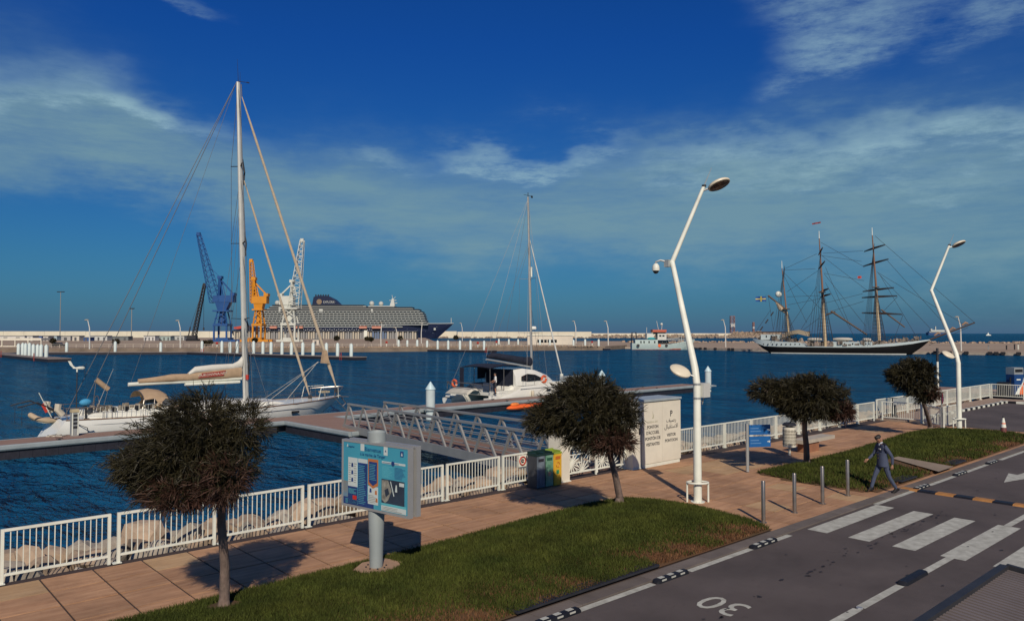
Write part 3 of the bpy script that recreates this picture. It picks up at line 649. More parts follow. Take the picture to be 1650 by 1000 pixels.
og = M('ink_orange', (.45, .13, .02), .5); MB().b2((.06, -.006, .83), (.28, 0, .93)).build('print_rows', og, b); MB().ring((.17, -.003, .66), .075, .014, 'Y', 12, 4, .4, 2.2).ring((.17, -.003, .66), .075, .014, 'Y', 12, 4, 2.6, 4.3).ring((.17, -.003, .66), .075, .014, 'Y', 12, 4, 4.7, 6.4).build('recycling_mark', og, b); MB().b2((.10, -.006, .38), (.22, 0, .50)).build('print_emblem', M('ink_leaf', (.03, .25, .10), .5), b)
t = thing('ban_plate', 'white plate with red ring hung on the railing by the bins', 'sign', (16.22, 17.49, 0))
MB().b2((-.17, 0, .62), (.17, .012, .98)).build('plate', white, t); MB().ring((0, -.008, .80), .125, .022, 'Y', 18, 6).build('red_ring', red, t); MB().bar((-.085, -.008, .885), (.085, -.008, .715), .02, .01).build('red_bar', red, t); MB().ring((0, -.004, .795), .05, .018, 'Y', 10, 5, .2, 3.4).b2((-.05, -.006, .74), (.05, 0, .78)).build('pictogram', ink, t)
# ------------------------------------------------------------------ direction sign, litter drum, bench, bollards
t = thing('direction_sign', 'two blue arrow boards on a thin grey post', 'sign', (23.64, 14.10, .02))
MB().lathe([(.055, 0), (.055, 1.64)], n=12).build('post', grey, t, True)
sb = M('sign_blue', (.012, .10, .30), .4, var=.06); d = Vector((.86, -.51, 0)); nrm = Vector((-.51, -.86, 0))
for z0, z1 in ((1.26, 1.60), (.84, 1.20)):
    p = MB(); a = d * .06; q = d * .86
    vs = [a + nrm * s + Vector((0, 0, z)) for s in (.0, .035) for z in (z0, z1)] + [q + nrm * s + Vector((0, 0, z)) for s in (.0, .035) for z in (z0, z1)]
    pl_ = p.add(vs, [(0, 1, 3, 2), (4, 6, 7, 5), (0, 4, 5, 1), (2, 3, 7, 6), (0, 2, 6, 4), (1, 5, 7, 3)]).build('sign_blade', sb, t)
    zm = (z0 + z1) / 2; q = MB()
    q.bar(d * .73 + nrm * .037 + Vector((0, 0, zm)), d * .83 + nrm * .037 + Vector((0, 0, zm)), .004, .022); q.bar(d * .795 + nrm * .037 + Vector((0, 0, zm + .035)), d * .835 + nrm * .037 + Vector((0, 0, zm)), .004, .02); q.bar(d * .795 + nrm * .037 + Vector((0, 0, zm - .035)), d * .835 + nrm * .037 + Vector((0, 0, zm)), .004, .02)
    q.build('arrow', white, pl_); q = MB()
    for k, e in ((.05, .42), (-.05, .5)): q.bar(d * .1 + nrm * .037 + Vector((0, 0, zm + k)), d * e + nrm * .037 + Vector((0, 0, zm + k)), .004, .03)
    q.build('print_rows', M('sign_print', (.10, .22, .42), .5), pl_, kind='stuff')
t = thing('litter_drum', 'cream perforated litter drum on a stub foot beside the bench', 'litter bin', (28.15, 14.95, 0))
MB().lathe([(.25, .34), (.25, 1.10)], n=22).build('drum', cream, t, True); MB().lathe([(.05, 0), (.05, .34)], n=10).build('foot', cream, t, True); MB().lathe([(.265, 1.16), (.27, 1.2), (.2, 1.27), (.05, 1.29)], n=20).build('lid', dark, t, True); MB().lathe([(.05, 1.10), (.05, 1.17)], (.17, 0, 0), 6).lathe([(.05, 1.10), (.05, 1.17)], (-.17, 0, 0), 6).build('lid_bracket', dark, t)
q = MB(); hole = M('drum_pattern', (.05, .04, .025), .8)
for r_ in range(5):
    for k in range(14):
        a = 2 * math.pi * (k + .5 * (r_ % 2)) / 14; c = Vector((.2515 * math.cos(a), .2515 * math.sin(a), .46 + r_ * .125)); tx = Vector((-math.sin(a), math.cos(a), 0)); up = Vector((0, 0, 1)); o_ = Vector((math.cos(a), math.sin(a), 0)) * .003
        R0, R1 = .050, .026
        vs = [c + o_ + (tx * math.cos(j * math.pi / 4) + up * math.sin(j * math.pi / 4)) * rr for rr in (R0, R1) for j in range(8)]
        q.add(vs, [(j, (j + 1) % 8, 8 + (j + 1) % 8, 8 + j) for j in range(8)])
q.build('drum_pattern', hole, t, kind='stuff')
t = thing('stone_bench', 'pale stone slab bench on a brown block by the third tree', 'bench', (29.2, 14.98, 0))
MB().b2((-.35, -.28, .38), (2.3, .30, .52)).build('seat_slab', M('bench_stone', (.40, .36, .29), .8, var=.12, bump=.2), t); MB().b2((.02, -.2, 0), (1.05, .2, .38)).build('bench_block', M('bench_block', (.26, .12, .065), .85, var=.15, bump=.3), t)
for k in range(4):
    t = thing('bollard', 'brushed steel bollard by the crossing, %s of four' % ('nearest' if k == 0 else ORD[k] + ' from the camera' if k < 3 else 'farthest'), 'bollard', (17.66 + 1.59 * k, 10.1, .002), 0, 'steel bollards by the crossing')
    MB().lathe([(.052, .01), (.052, 1.03), (.045, 1.045)], n=14).build('tube', steel, t, True); MB().lathe([(.085, 0), (.085, .012)], n=14).build('base_flange', steel, t)
# ------------------------------------------------------------------ street lamps
def luminaire(t, base, dirv, nrm, s, name):
    dirv = Vector(dirv).normalized(); nrm = Vector(nrm).normalized(); nrm = (nrm - dirv * nrm.dot(dirv)).normalized(); y = nrm.cross(dirv)
    m = Matrix((dirv, y, nrm)).transposed(); c = Vector(base) + dirv * (.22 + .37) * s
    def shape(prof, n=20): 
        rings = [[c + m @ Vector((r * s * math.cos(2 * math.pi * k / n), r * s * .82 * math.sin(2 * math.pi * k / n), z * s)) for k in range(n)] for r, z in prof]; return MB().loft(rings, True)
    a = shape([(.30, -.05), (.37, -.03), (.38, .02), (.34, .06), (.24, .10), (.08, .125)]).build(name, M('lamp_shell', (.62, .56, .42), .45, var=.08), t, True)
    shape([(.33, -.052), (.30, -.055), (.29, -.062), (.02, -.066)]).build('lamp_lens', M('lamp_lens', (.09, .06, .045), .25), a, True)
    MB().tube(Vector(base), Vector(base) + dirv * .26 * s, .035 * s, .03 * s, 8).build('lamp_arm', grey, t, True)
def street_lamp(loc, label, extra):
    t = thing('street_lamp', label, 'street lamp', loc, 0, 'tall bent white street lamps')
    J = Vector((.93, 1.50, 6.98)); T_ = Vector((1.72, .86, 9.35)); B = Vector((.06, .1, 3.75))
    MB().path([(0, 0, 0), (.0, .0, 3.3), B, J + Vector((0, 0, .0))], [.118, .105, .10, .075], 14).build('lower_pole', white, t, True)
    MB().path([J + (J - T_).normalized() * .06, T_], [.074, .055], 12).build('upper_pole', white, t, True)
    MB().tube(T_, T_ + (T_ - J).normalized() * .62, .02, .006, 6).build('lightning_rod', grey, t); MB().lathe([(.07, -.03), (.07, .03)], T_, 10).build('pole_collar', dark, t)
    luminaire(t, J + (T_ - J) * .93, (.62, -.66, .34), (.16, .40, 1), .95, 'lamp_head')
    luminaire(t, (0, 0.02, 3.52), (-.62, .66, .36), (-.35, -.5, .9), .82, 'path_lamp_head')
    MB().b2((.10, -.16, 2.95), (.42, .16, 3.35)).build('junction_box', M('box_grey', (.48, .49, .45), .5, var=.06), t) if extra else None
    if extra:
        br = MB(); p = J + Vector((-.02, 0, -.05)); q = p + Vector((-.33, .36, -.02))
        br.path([p + Vector((-.1, .1, .05)), q + Vector((.1, -.1, .12)), q + Vector((0, 0, .07)), q + Vector((0, 0, -.06))], .03, 8); br.box(p + Vector((-.09, .09, 0)), (.16, .16, .22)).build('camera_bracket', grey, t, True)
        MB().lathe([(.05, .02), (.10, -.04), (.115, -.12), (.115, -.20)], q, 14).build('camera_housing', white, t, True); MB().ball(q + Vector((0, 0, -.2)), (.095, .095, .1), 12, 6).build('camera_dome', glass_d, t, True)
        MB().path([(.12, 0, 2.95), (.16, .03, 2.80), (.24, -.03, 2.86), (.3, .03, 2.74), (.36, 0, 2.95)], .014, 5).build('loose_cable', ropel, t); MB().lathe([(.112, 2.9), (.112, 2.96)], n=12).lathe([(.112, 3.3), (.112, 3.36)], n=12).build('strap', grey, t)
    # hoop guard around the foot
    g = MB(); e = Vector((.742, -.67, 0)); w = e.cross(Vector((0, 0, 1)))
    for s in (-1, 1): g.tube(e * .30 * s, e * .30 * s + Vector((0, 0, .55)), .028, n=8)
    g.path([e * .3 * math.cos(a) + w * .2 * math.sin(a) + Vector((0, 0, .55)) for a in np.linspace(0, math.pi, 11)], .028, 8); g.path([e * -.3 + Vector((0, 0, .55)), e * .3 + Vector((0, 0, .55)) - w * .001], .0001, 3)
    g.path([e * .3 * math.cos(a) - w * .2 * math.sin(a) + Vector((0, 0, .55)) for a in np.linspace(0, math.pi, 11)], .028, 8)
    g.build('hoop_guard', white, t, True); MB().lathe([(.2, 0), (.2, .02)], n=14).build('base_flange', white, t)
    return t
street_lamp((18.44, 12.58, .0), 'tall bent white street lamp with a dome camera and grey box', True)
street_lamp((41.56, 13.15, .02), 'tall bent white street lamp at the car park, without a camera', False)
# ------------------------------------------------------------------ trees
leaf_m = M('tree_needles', (.015, .014, .006), .6, col2=(.032, .027, .010), vs=1.6, isl=.6, spec=.3)
leaf_r = M('tree_needles_red', (.040, .017, .012), .6, col2=(.055, .03, .018), vs=2, isl=.5, spec=.3)
bark = M('bark', (.15, .105, .085), .95, col2=(.25, .19, .155), vs=9, bump=1., bs=26, stretch=(1, 1, .35), stain=.4, ss=3)
def tree(loc, off, ttop, rr, lobes, nsp, seed, label, lw, ll, reds=()):
    t = thing('umbrella_tree', label, 'tree', loc, 0, 'clipped umbrella trees along the promenade'); r = np.random.default_rng(seed)
    top = Vector(ttop); off = Vector((off[0], off[1], 0))
    MB().path([(0, 0, -.05), (.01, 0, .12), top * .35 + Vector((.03, .0, .02)), top * .7 + Vector((-.01, .02, .02)), top], [rr * 1.45, rr * 1.08, rr * .95, rr * .86, rr * .8], 12).build('trunk', bark, t, True)
    cw = lambda p: off + Vector((p[0] * SU + p[1] * CU, -p[0] * CU + p[1] * SU, p[2]))
    br = MB()
    for lx, ly, lz, ax, ay, az in lobes:
        c = cw((lx, ly, lz))
        br.path([top - Vector((0, 0, .05)), top.lerp(c, .5) + Vector((0, 0, -.08)), c], [rr * .55, rr * .35, rr * .15], 7)
        for k in range(5):
            a = r.uniform(0, 6.28); e = cw((lx + ax * .9 * math.cos(a), ly + ay * .9 * math.sin(a), lz + az * r.uniform(-.2, .8))); br.path([c, c.lerp(e, .5) + Vector((0, 0, .05)), e], [rr * .16, rr * .12, rr * .05], 5)
    br.build('branches', bark, t, True)
    wts = np.array([l[3] * l[4] + l[3] * l[5] for l in lobes]); wts /= wts.sum()
    def crown(n, name, mat, lobes, wts, rmin=.5):
        # sprays: a bent twig set with stiff needles along it, thinning into loose ends
        per = 12; nt_ = n // per; li = r.choice(len(lobes), nt_, p=wts); Lb = np.array(lobes)[li]
        d = r.normal(size=(nt_, 3)); d /= np.linalg.norm(d, axis=1)[:, None]; rad = rmin + (1 - rmin) * r.random(nt_) ** .65; far_ = r.random(nt_) < .10; rad = np.where(far_, 1 + .22 * r.random(nt_), rad)
        C = Lb[:, :3] + d * Lb[:, 3:] * rad[:, None]
        D = d * np.array([1, 1, .7]) + np.array([-.35, 0, .05]) + .40 * r.normal(size=(nt_, 3)); D /= np.linalg.norm(D, axis=1)[:, None]
        tl = ll * r.uniform(.7, 1.5, nt_)
        C = np.repeat(C, per, 0) + np.repeat(D * tl[:, None], per, 0) * (np.tile(np.arange(per), nt_) / per - .4)[:, None]
        D = np.repeat(D, per, 0) + .33 * r.normal(size=(nt_ * per, 3)); D /= np.linalg.norm(D, axis=1)[:, None]; n = len(C)
        C = C + .022 * r.normal(size=(n, 3)); ln = ll * r.uniform(.5, 1.15, n); w = lw * r.uniform(.6, 1.3, n)
        S_ = np.cross(D, r.normal(size=(n, 3))); S_ /= np.linalg.norm(S_, axis=1)[:, None]
        droop = np.stack([np.zeros(n), np.zeros(n), -ln * r.uniform(-.05, .35, n)], 1)
        mid = C + D * (ln * .55)[:, None]; tip = C + D * ln[:, None] + droop
        V = np.stack([C - S_ * w[:, None] * .6, C + S_ * w[:, None] * .6, mid + S_ * w[:, None], mid - S_ * w[:, None], mid - S_ * w[:, None], mid + S_ * w[:, None], tip + S_ * w[:, None] * .25, tip - S_ * w[:, None] * .25], 1).reshape(-1, 3)
        U = np.stack([V[:, 0] * SU + V[:, 1] * CU + off.x, -V[:, 0] * CU + V[:, 1] * SU + off.y, V[:, 2]], 1); return tri_mesh(name, U, mat, 4, t)
    crown(nsp, 'crown', leaf_m, lobes, wts)
    if reds: crown(int(nsp * .09), 'russet_tufts', leaf_r, reds, np.ones(len(reds)) / len(reds), .75)
    return t
tree((5.16, 13.11, .10), (-.86, -.86), (-.27, -.55, 2.10), .082, [(-.05, 0, 2.85, .80, .8, .58), (-.68, 0, 2.62, .46, .6, .32), (-.36, 0, 2.55, .58, .6, .42), (.48, 0, 2.60, .50, .6, .52), (.10, 0, 3.30, .52, .55, .42), (-.15, .05, 2.30, .66, .6, .30), (.75, .1, 3.2, .34, .4, .34)], 36000, 3,
     'nearest dark umbrella tree, left of the blue info board', .0058, .17, [(-.10, -.45, 2.25, .40, .3, .22), (.60, -.40, 2.45, .35, .3, .32)])
tree((16.38, 13.73, .15), (-2.53, -1.05), (-.85, -.32, 1.85), .095, [(0, 0, 2.75, 1.05, 1.0, .62), (.75, 0, 2.65, .56, .7, .55), (-.95, 0, 2.48, .50, .6, .30), (.10, 0, 3.18, .62, .6, .42), (.25, 0, 2.10, .70, .7, .32)], 30000, 4,
     'dark umbrella tree with leaning trunk in front of the lattice gate', .0082, .19, [(.55, -.45, 2.05, .5, .4, .25)])
tree((26.62, 13.48, .06), (-2.15, -.88), (-1.05, -.48, 1.80), .105, [(.10, 0, 2.58, 1.08, 1.0, .56), (-1.08, 0, 2.78, .50, .6, .32), (-.55, 0, 2.70, .6, .7, .40), (1.0, 0, 2.52, .55, .7, .52), (.25, 0, 2.14, .82, .8, .32), (.30, 0, 3.0, .72, .7, .28)], 26000, 5,
     'flat topped dark umbrella tree between direction sign and bench', .0105, .20, [(1.25, -.3, 2.1, .3, .4, .22)])
tree((40.47, 14.10, .13), (-3.5, -.50), (-2.0, -.35, 1.75), .10, [(.05, 0, 2.65, .85, .85, .68), (-.55, 0, 2.72, .52, .6, .42), (.5, 0, 1.95, .45, .5, .42), (.2, 0, 3.05, .6, .6, .38)], 17000, 6,
     'small round dark tree with slanting trunk beside the far street lamp', .0135, .20, [(.65, -.3, 1.9, .3, .3, .25)])
# ------------------------------------------------------------------ ribbed roof just below the viewpoint
t = thing('ribbed_awning', 'dark ribbed metal awning at the bottom right corner', 'awning', (5.88, 1.62, 3.2)); sl_ = -.098
rib_m = M('awning_rib', (.17, .145, .135), .6, .2, var=.15); rot = Matrix.Rotation(math.atan(.098), 3, 'X'); dn = lambda y: .098 * y
MB().box((-2.5, -1.4, -.14 - .05), (5.0, 2.8, .02), tilt=rot).build('awning_pan', black, t)
MB().b2((-5.0, -.05, -.07), (-.03, .0, .035)).build('awning_edge_beam', dark, t); MB().box((-.015, -1.4, -.14), (.03, 2.75, .09), tilt=rot).build('awning_edge_beam', dark, t)
rb = MB().box((0, -1.36, -.133), (.026, 2.64, .03), tilt=rot).build('awning_rib', rib_m, t); rb.location = (-.06, 0, 0)
for k in range(1, 100): inst(rb, (-.06 - k * .0485, 0, 0), t)
# ------------------------------------------------------------------ round sign, scooter
t = thing('round_sign', 'round red and blue road sign on a post by the swing gate', 'sign', (41.62, 13.95, 0)); tl = Matrix.Rotation(R_(14), 3, 'Z')
MB().lathe([(.03, 0), (.03, 1.8)], n=8).build('post', grey, t)
q = MB().lathe([(.27, -.05), (.27, -.04)], n=24, axis='Y'); q.v = [tuple(tl @ Vector(a) + Vector((0, 0, 1.52))) for a in q.v]; q.build('sign_ring', red, t)
q = MB().lathe([(.21, -.056), (.21, -.05)], n=24, axis='Y'); q.v = [tuple(tl @ Vector(a) + Vector((0, 0, 1.52))) for a in q.v]; q.build('sign_disc', M('sign_violet', (.035, .035, .16), .5), t)
q = MB().bar((-.15, -.06, .15), (.15, -.06, -.15), .045, .008); q.v = [tuple(tl @ Vector(a) + Vector((0, 0, 1.52))) for a in q.v]; q.build('sign_slash', red, t)
t = thing('kick_scooter', 'dark scooter leaning behind the railing at the promenade end', 'scooter', (44.3, 17.3, .06), .6)
MB().bar((-.45, 0, .16), (.35, 0, .16), .15, .05).build('deck', dark, t); MB().tube((.4, 0, .15), (.28, 0, 1.1), .03).build('steering_column', dark, t); MB().bar((.28, -.25, 1.1), (.28, .25, 1.1), .03).build('handlebar', dark, t)
for x in (-.5, .42): MB().ring((x, 0, .13), .1, .035, 'Y', 14, 6).build('wheel', black, t)
MB().bar((-.3, 0, .2), (-.2, 0, .75), .1, .2).build('seat_post', dark, t)
# ------------------------------------------------------------------ floating dock and gangway
deckm = M('dock_deck', (.22, .135, .10), .85, col2=(.30, .20, .155), vs=1.2, bump=.4, bs=8, stretch=(.5, 6, 1)); fend = M('dock_rail', (.25, .29, .295), .5, var=.12, vs=1.5); floatm = M('dock_float', (.016, .016, .024), .6, var=.3, vs=4)
DA = R_(2.2)
dock = thing('floating_dock', 'long floating dock with brown deck and grey rub rail', 'dock', (6.5, 42.7, WATER), DA); dz = .7
def dpos(x, y, z=0.): return Vector((6.5 + x * math.cos(DA) - y * math.sin(DA), 42.7 + x * math.sin(DA) + y * math.cos(DA), z))
xs = [-26, -14.5, -2.95, 14.2, 17.6, 29, 41, 51, 60.3]
for a, b in zip(xs[:-1], xs[1:]):
    MB().b2((a + .012, .14, dz - .12), (b - .012, 2.2, dz)).build('deck_section', deckm, dock)
    r = MB()
    def rail(m, p, q, nrm):                                             # rounded grey rub rail
        n = Vector(nrm); p = Vector(p); q = Vector(q); prof = [(-.02, .012), (.10, .012), (.15, -.04), (.15, -.18), (.10, -.25), (-.02, -.25)]
        m.loft([[e + n * u + Vector((0, 0, dz + w)) for u, w in prof] for e in (p, q)], True)
    if (a, b) != (14.2, 17.6): rail(r, (a + .01, .14, 0), (b - .01, .14, 0), (0, -1, 0))
    rail(r, (a + .01, 2.2, 0), (b - .01, 2.2, 0), (0, 1, 0)); r.build('rub_rail', fend, dock)
MB().b2((14.2, -7.1, dz - .12), (17.5, .139, dz - .002)).build('deck_section', deckm, dock)
r = MB(); rail(r, (14.2, .14, 0), (14.2, -7.1, 0), (-1, 0, 0)); rail(r, (17.5, -7.1, 0), (17.5, .14, 0), (1, 0, 0)); rail(r, (14.2, -7.1, 0), (17.5, -7.1, 0), (0, -1, 0)); r.build('rub_rail', fend, dock)
fp = MB().b2((-.27, 0, -.25), (.27, .3, dz - .25)).build('float_panel', floatm, dock); fp.location = (-9.7, .16, 0)
for k in range(1, 128):
    x = -9.7 + .55 * k
    if 13.9 < x < 17.8 or x > 60: continue
    inst(fp, (x, .16, 0), dock)
for k in range(13): inst(fp, (14.2, -.2 - .55 * k, 0), dock, -math.pi / 2)
for k in range(6): inst(fp, (14.45 + .55 * k, -7.05, 0), dock)
for k in range(13): inst(fp, (17.5, -.2 - .55 * k, 0), dock, math.pi / 2)
MB().b2((-25, .5, -.4), (60.2, 2.1, dz - .13)).b2((14.5, -6.8, -.4), (17.2, .5, dz - .13)).build('float_core', floatm, dock)
q = MB().path([(60.3, .3, dz - .1), (61.6, .25, dz - .1), (61.9, -.5, dz - .1), (61.3, -1.1, dz - .1), (60.3, -.9, dz - .1)], .07, 8); q.b2((60.3, -.1, dz - .2), (61.0, 1.6, dz - .05)); q.build('pile_bracket', fend, dock, True)
for x in (-3.6, 2.2, 7.5, 12.8, 24, 33, 38.5, 47, 53):
    cl = MB(); 
    for y in (.35, 2.0): cl.bar((x - .16, y, dz + .07), (x + .16, y, dz + .07), .035); cl.box((x, y, dz + .03), (.1, .05, .06))
    cl.build('cleat', dark, dock)
def pile(x, y, top, label):
    p = dpos(x, y, WATER); t = thing('mooring_pile', label, 'pile', p, 0, 'pale mooring piles with pointed caps')
    MB().lathe([(.32, -1), (.32, top - .55)], n=18).build('pile_tube', M('pile_paint', (.46, .53, .52), .45, var=.08), t, True); MB().lathe([(.36, top - .55), (.36, top - .5), (.02, top)], n=18).build('pile_cap', M('pile_cap', (.46, .60, .62), .45, var=.06), t, True)
    MB().ring((0, 0, dz - .05), .42, .05, 'Z', 18, 6).build('pile_collar', fend, t, True)
pile(24.9, -.35, 2.62, 'pale pile with pointed cap beside the gangway, left one'); pile(47.6, 2.75, 2.55, 'pale pile peeping out above the leaning tree'); pile(61.1, -.3, 2.62, 'pale pile at the free right end of the dock')
t = thing('service_pedestal', 'grey dock pedestal with dark sockets at the yacht stern', 'pedestal', dpos(3.15, 1.5, WATER + dz), DA)
MB().b2((-.17, -.14, 0), (.17, .14, 1.22)).build('pedestal_body', grey, t); MB().loft([[(-.2, -.17, 1.22), (.2, -.17, 1.22), (.2, .17, 1.22), (-.2, .17, 1.22)], [(-.17, -.15, 1.38), (.17, -.15, 1.38), (.17, .15, 1.38), (-.17, .15, 1.38)]], True).build('pedestal_cap', M('pedestal_cap', (.40, .33, .20), .6), t)
for z in (1.05, .85, .66, .46): MB().b2((-.1, -.16, z - .06), (.1, -.14, z + .06)).build('socket', dark, t)
for s in (-1, 1): MB().b2((s * .13 - .025, -.158, .05), (s * .13 + .025, -.14, 1.2)).build('trim', white, t)
t = tag(MB().path([dpos(2.0, 2.0, WATER + dz + .03), dpos(2.3, 1.7, WATER + dz + .04), dpos(2.7, 2.05, WATER + dz + .05), dpos(2.5, 2.3, WATER + dz + .05), dpos(2.1, 1.8, WATER + dz + .08), dpos(2.6, 1.6, WATER + dz + .03), dpos(2.9, 1.9, WATER + dz + .03)], .035, 6).build('mooring_rope', ropel, None, True), 'heap of pale mooring rope on the dock by the pedestal', 'rope')
# gangway
ga, gb = Vector((22.85, 38.2, -.42)), Vector((19.75, 17.85, -.0)); gd = gb - ga; GL = gd.length
gw = thing('gangway', 'aluminium truss gangway from the gate down to the dock', 'gangway', ga); gw.rotation_euler = gd.to_track_quat('X', 'Z').to_euler(); gh, hw, npn = 1.30, 1.08, 10
galu = M('gangway_alu', (.30, .305, .29), .5, .35, var=.10, vs=1.5)
MB().b2((0, -hw + .06, -.08), (GL, hw - .06, -.0)).build('walkway', M('walkway_deck', (.20, .125, .095), .85, var=.2, bump=.4, bs=20, stretch=(8, .6, 1)), gw)
P_ = GL / npn
for s in (-1, 1):
    y = s * hw; side = MB().b2((0, y - .05, -.30), (GL, y + .05, .07)).build('side_beam', galu, gw)
    MB().b2((P_ * .35, y - .065, gh - .10), (GL, y + .065, gh)).build('top_chord', galu, gw)
    for k in range(npn):
        x = P_ * (k + .42)
        MB().bar((x - P_ * .42 + (.0 if k else .02), y, -.12), (x, y, gh - .05), .075, .10).build('truss_diagonal', galu, gw)
        MB().bar((x, y, gh - .05), (x + P_ * .5, y, -.12), .075, .10).build('truss_diagonal', galu, gw)
    for z in (.35, .62, .88): MB().tube((.5, y - s * .07, z), (GL, y - s * .07, z), .022, n=6).build('guard_rail', galu, gw)
ban = thing('orange_kayak', 'orange kayak lying in the shade below the dock', 'kayak', dpos(33.9, -.75, WATER + .12), DA + .05)
MB().loft([[(x, w * math.cos(a), .2 + h * math.sin(a)) for a in np.linspace(0, 2 * math.pi, 10, endpoint=False)] for x, w, h in ((-2.1, .03, .05), (-1.8, .2, .15), (-1, .36, .2), (0, .42, .22), (1, .36, .2), (1.8, .2, .16), (2.1, .03, .05))], True).build('hull', orange, ban, True)
MB().lathe([(.26, .40), (.22, .43), (.2, .405)], (0.2, 0, 0), 14).build('cockpit_rim', dark, ban); MB().ball((-1.2, 0, .42), (.45, .26, .16)).build('deck_bag', M('bag_orange', (.7, .2, .04), .7, var=.3, vs=5), ban, True)
# ------------------------------------------------------------------ yacht
XM = 10.7; ys = dpos(3.25, 4.95, WATER)
ya = thing('sailing_yacht', 'long white sailing yacht with tan boom cover moored at the dock', 'yacht', ys, DA); LO = 17.7
def yb(t): return np.interp(t, (0, .1, .25, .45, .6, .75, .86, .94, .985, 1), (1.45, 1.85, 2.2, 2.35, 2.28, 1.9, 1.32, .68, .2, .02))
def ysh(t): return 1.22 + .30 * t ** 2.2 + .08 * (1 - t) ** 2
def hull(fb, fs, LO, rake, scoop, name, parent, mat, n=26):
    rings = []
    for i in range(n + 1):
        t = i / n; b, s = float(fb(t)), fs(t); x = t * LO; ring = []
        for lv, wf in ((1, 1), (.8, .995), (.5, .95), (.2, .86), (0, .78), (-.25, .45), (-.4, .02)):
            xx = x - rake * t ** 4 * (1 - lv) - scoop * (1 - t) ** 8 * (1 - lv); ring.append((xx, b * wf, s * lv if lv > 0 else lv * 1.2))
        rings.append(ring + [(p[0], -p[1], p[2]) for p in ring[::-1]])
    return MB().loft(rings).build(name, mat, parent, True)
hl = hull(yb, ysh, LO, 2.0, .9, 'hull', ya, hullw)
dk = MB(); n = 24; dk.loft([[(i / n * LO, s * float(yb(i / n)) * .985, ysh(i / n) + .012 + (.06 if s == 0 else 0)) for s in (1, .5, 0, -.5, -1)] for i in range(n + 1)], cap=False); dk.build('deck', gel, ya, True)
for s in (-1, 1): MB().path([(i / n * LO, s * float(yb(i / n)), ysh(i / n) + .015) for i in range(n + 1)], .035, 6).build('toe_rail', M('toe_rail', (.16, .09, .05), .6), ya, True)
for s in (-1,):
    MB().path([(.4 + i * .7, -float(yb((.4 + i * .7) / LO)) * .997 - .002, ysh((.4 + i * .7) / LO) * .78) for i in range(23)], .016, 5).build('cove_stripe', M('stripe_grey', (.2, .22, .24), .4), ya)
    for x in (4.6, 8.4, 13.2): MB().box((x, -float(yb(x / LO)) * .988, ysh(x / LO) * .62), (.55, .03, .15)).build('hull_port', glass_d, ya)
def cabin(rows, name, mat): return MB().loft([[(x, w, z0), (x, w * .93, z0 + h * .7), (x, w * .6, z0 + h), (x, -w * .6, z0 + h), (x, -w * .93, z0 + h * .7), (x, -w, z0)] for x, w, z0, h in rows]).build(name, mat, ya, True)
coach = cabin([(5.3, 1.35, 1.22, .55), (5.7, 1.4, 1.22, .62), (8, 1.45, 1.2, .6), (10.2, 1.35, 1.22, .55), (12.2, 1.05, 1.28, .38), (13.2, .75, 1.3, .1)], 'coachroof', gel)
for x in (6.6, 7.9, 9.2, 10.4):
    for s in (-1, 1): MB().box((x, s * 1.385, 1.52), (.8, .03, .16)).build('cabin_window', glass_d, coach)
for s in (-1, 1): MB().loft([[(x, s * (w + .16), 1.2), (x, s * (w + .12), 1.2 + h), (x, s * (w - .10), 1.2 + h), (x, s * (w - .14), 1.2)] for x, w, h in ((.9, 1.25, .25), (1.5, 1.3, .42), (5.3, 1.35, .5))], True).build('cockpit_coaming', gel, ya)
MB().b2((1.0, -1.15, 1.22), (5.3, 1.15, 1.26)).build('cockpit_sole', M('teak', (.19, .115, .07), .8, var=.2, vs=6), ya)
for x in (1.9,): MB().ring((x, 0, 1.95), .5, .025, 'X', 20, 5).tube((x + .1, 0, 1.22), (x + .05, 0, 2.0), .07).build('steering_wheel', steel, ya, True)
# sprayhood
dg_ = MB(); ar = np.linspace(0, math.pi, 11)
def arch(x, w, h, z0=1.62): return [(x, w * math.cos(a), z0 + h * math.sin(a) ** .7) for a in ar]
def arc2(x, w, h, z0, a0=.42): return [(x, w * math.cos(a), z0 + h * math.sin(a) ** .7) for a in np.linspace(a0, math.pi - a0, 9)]
sh = MB().loft([arc2(4.05, 1.30, 1.02, 1.60), arc2(4.6, 1.34, 1.12, 1.60), arc2(5.2, 1.30, 1.02, 1.60), arc2(5.45, 1.24, .86, 1.60)], cap=False)
for s in (-1, 1):
    sh.loft([[(x, s * y, z) for x, y, z in r_] for r_ in (((4.55, 1.25, 2.30), (5.3, 1.22, 2.25)), ((4.75, 1.36, 1.98), (5.0, 1.36, 1.98)), ((4.45, 1.40, 1.62), (4.95, 1.40, 1.60)), ((3.9, 1.43, 1.45), (4.3, 1.43, 1.42)))], cap=False)
    sh.loft([[(x, s * y, z) for x, y, z in r_] for r_ in (((4.9, 1.405, 1.62), (5.0, 1.405, 1.50)), ((6.2, 1.30, 1.78), (6.3, 1.30, 1.66)))], cap=False)
sh = sh.build('sprayhood', tan_c, ya, True)
cv = M('clear_vinyl', (.10, .11, .11), .12, var=.1, spec=.6)
MB().loft([arc2(5.44, 1.22, .85, 1.60, .5), arc2(6.25, 1.18, .22, 1.62, .5)], cap=False).build('hood_window', cv, sh, True)
for s in (-1, 1): MB().add([(4.95, s * 1.38, 1.72), (5.15, s * 1.33, 2.15), (5.45, s * 1.24, 2.1), (6.15, s * 1.28, 1.78)], [(0, 1, 2, 3)]).build('hood_window', cv, sh)
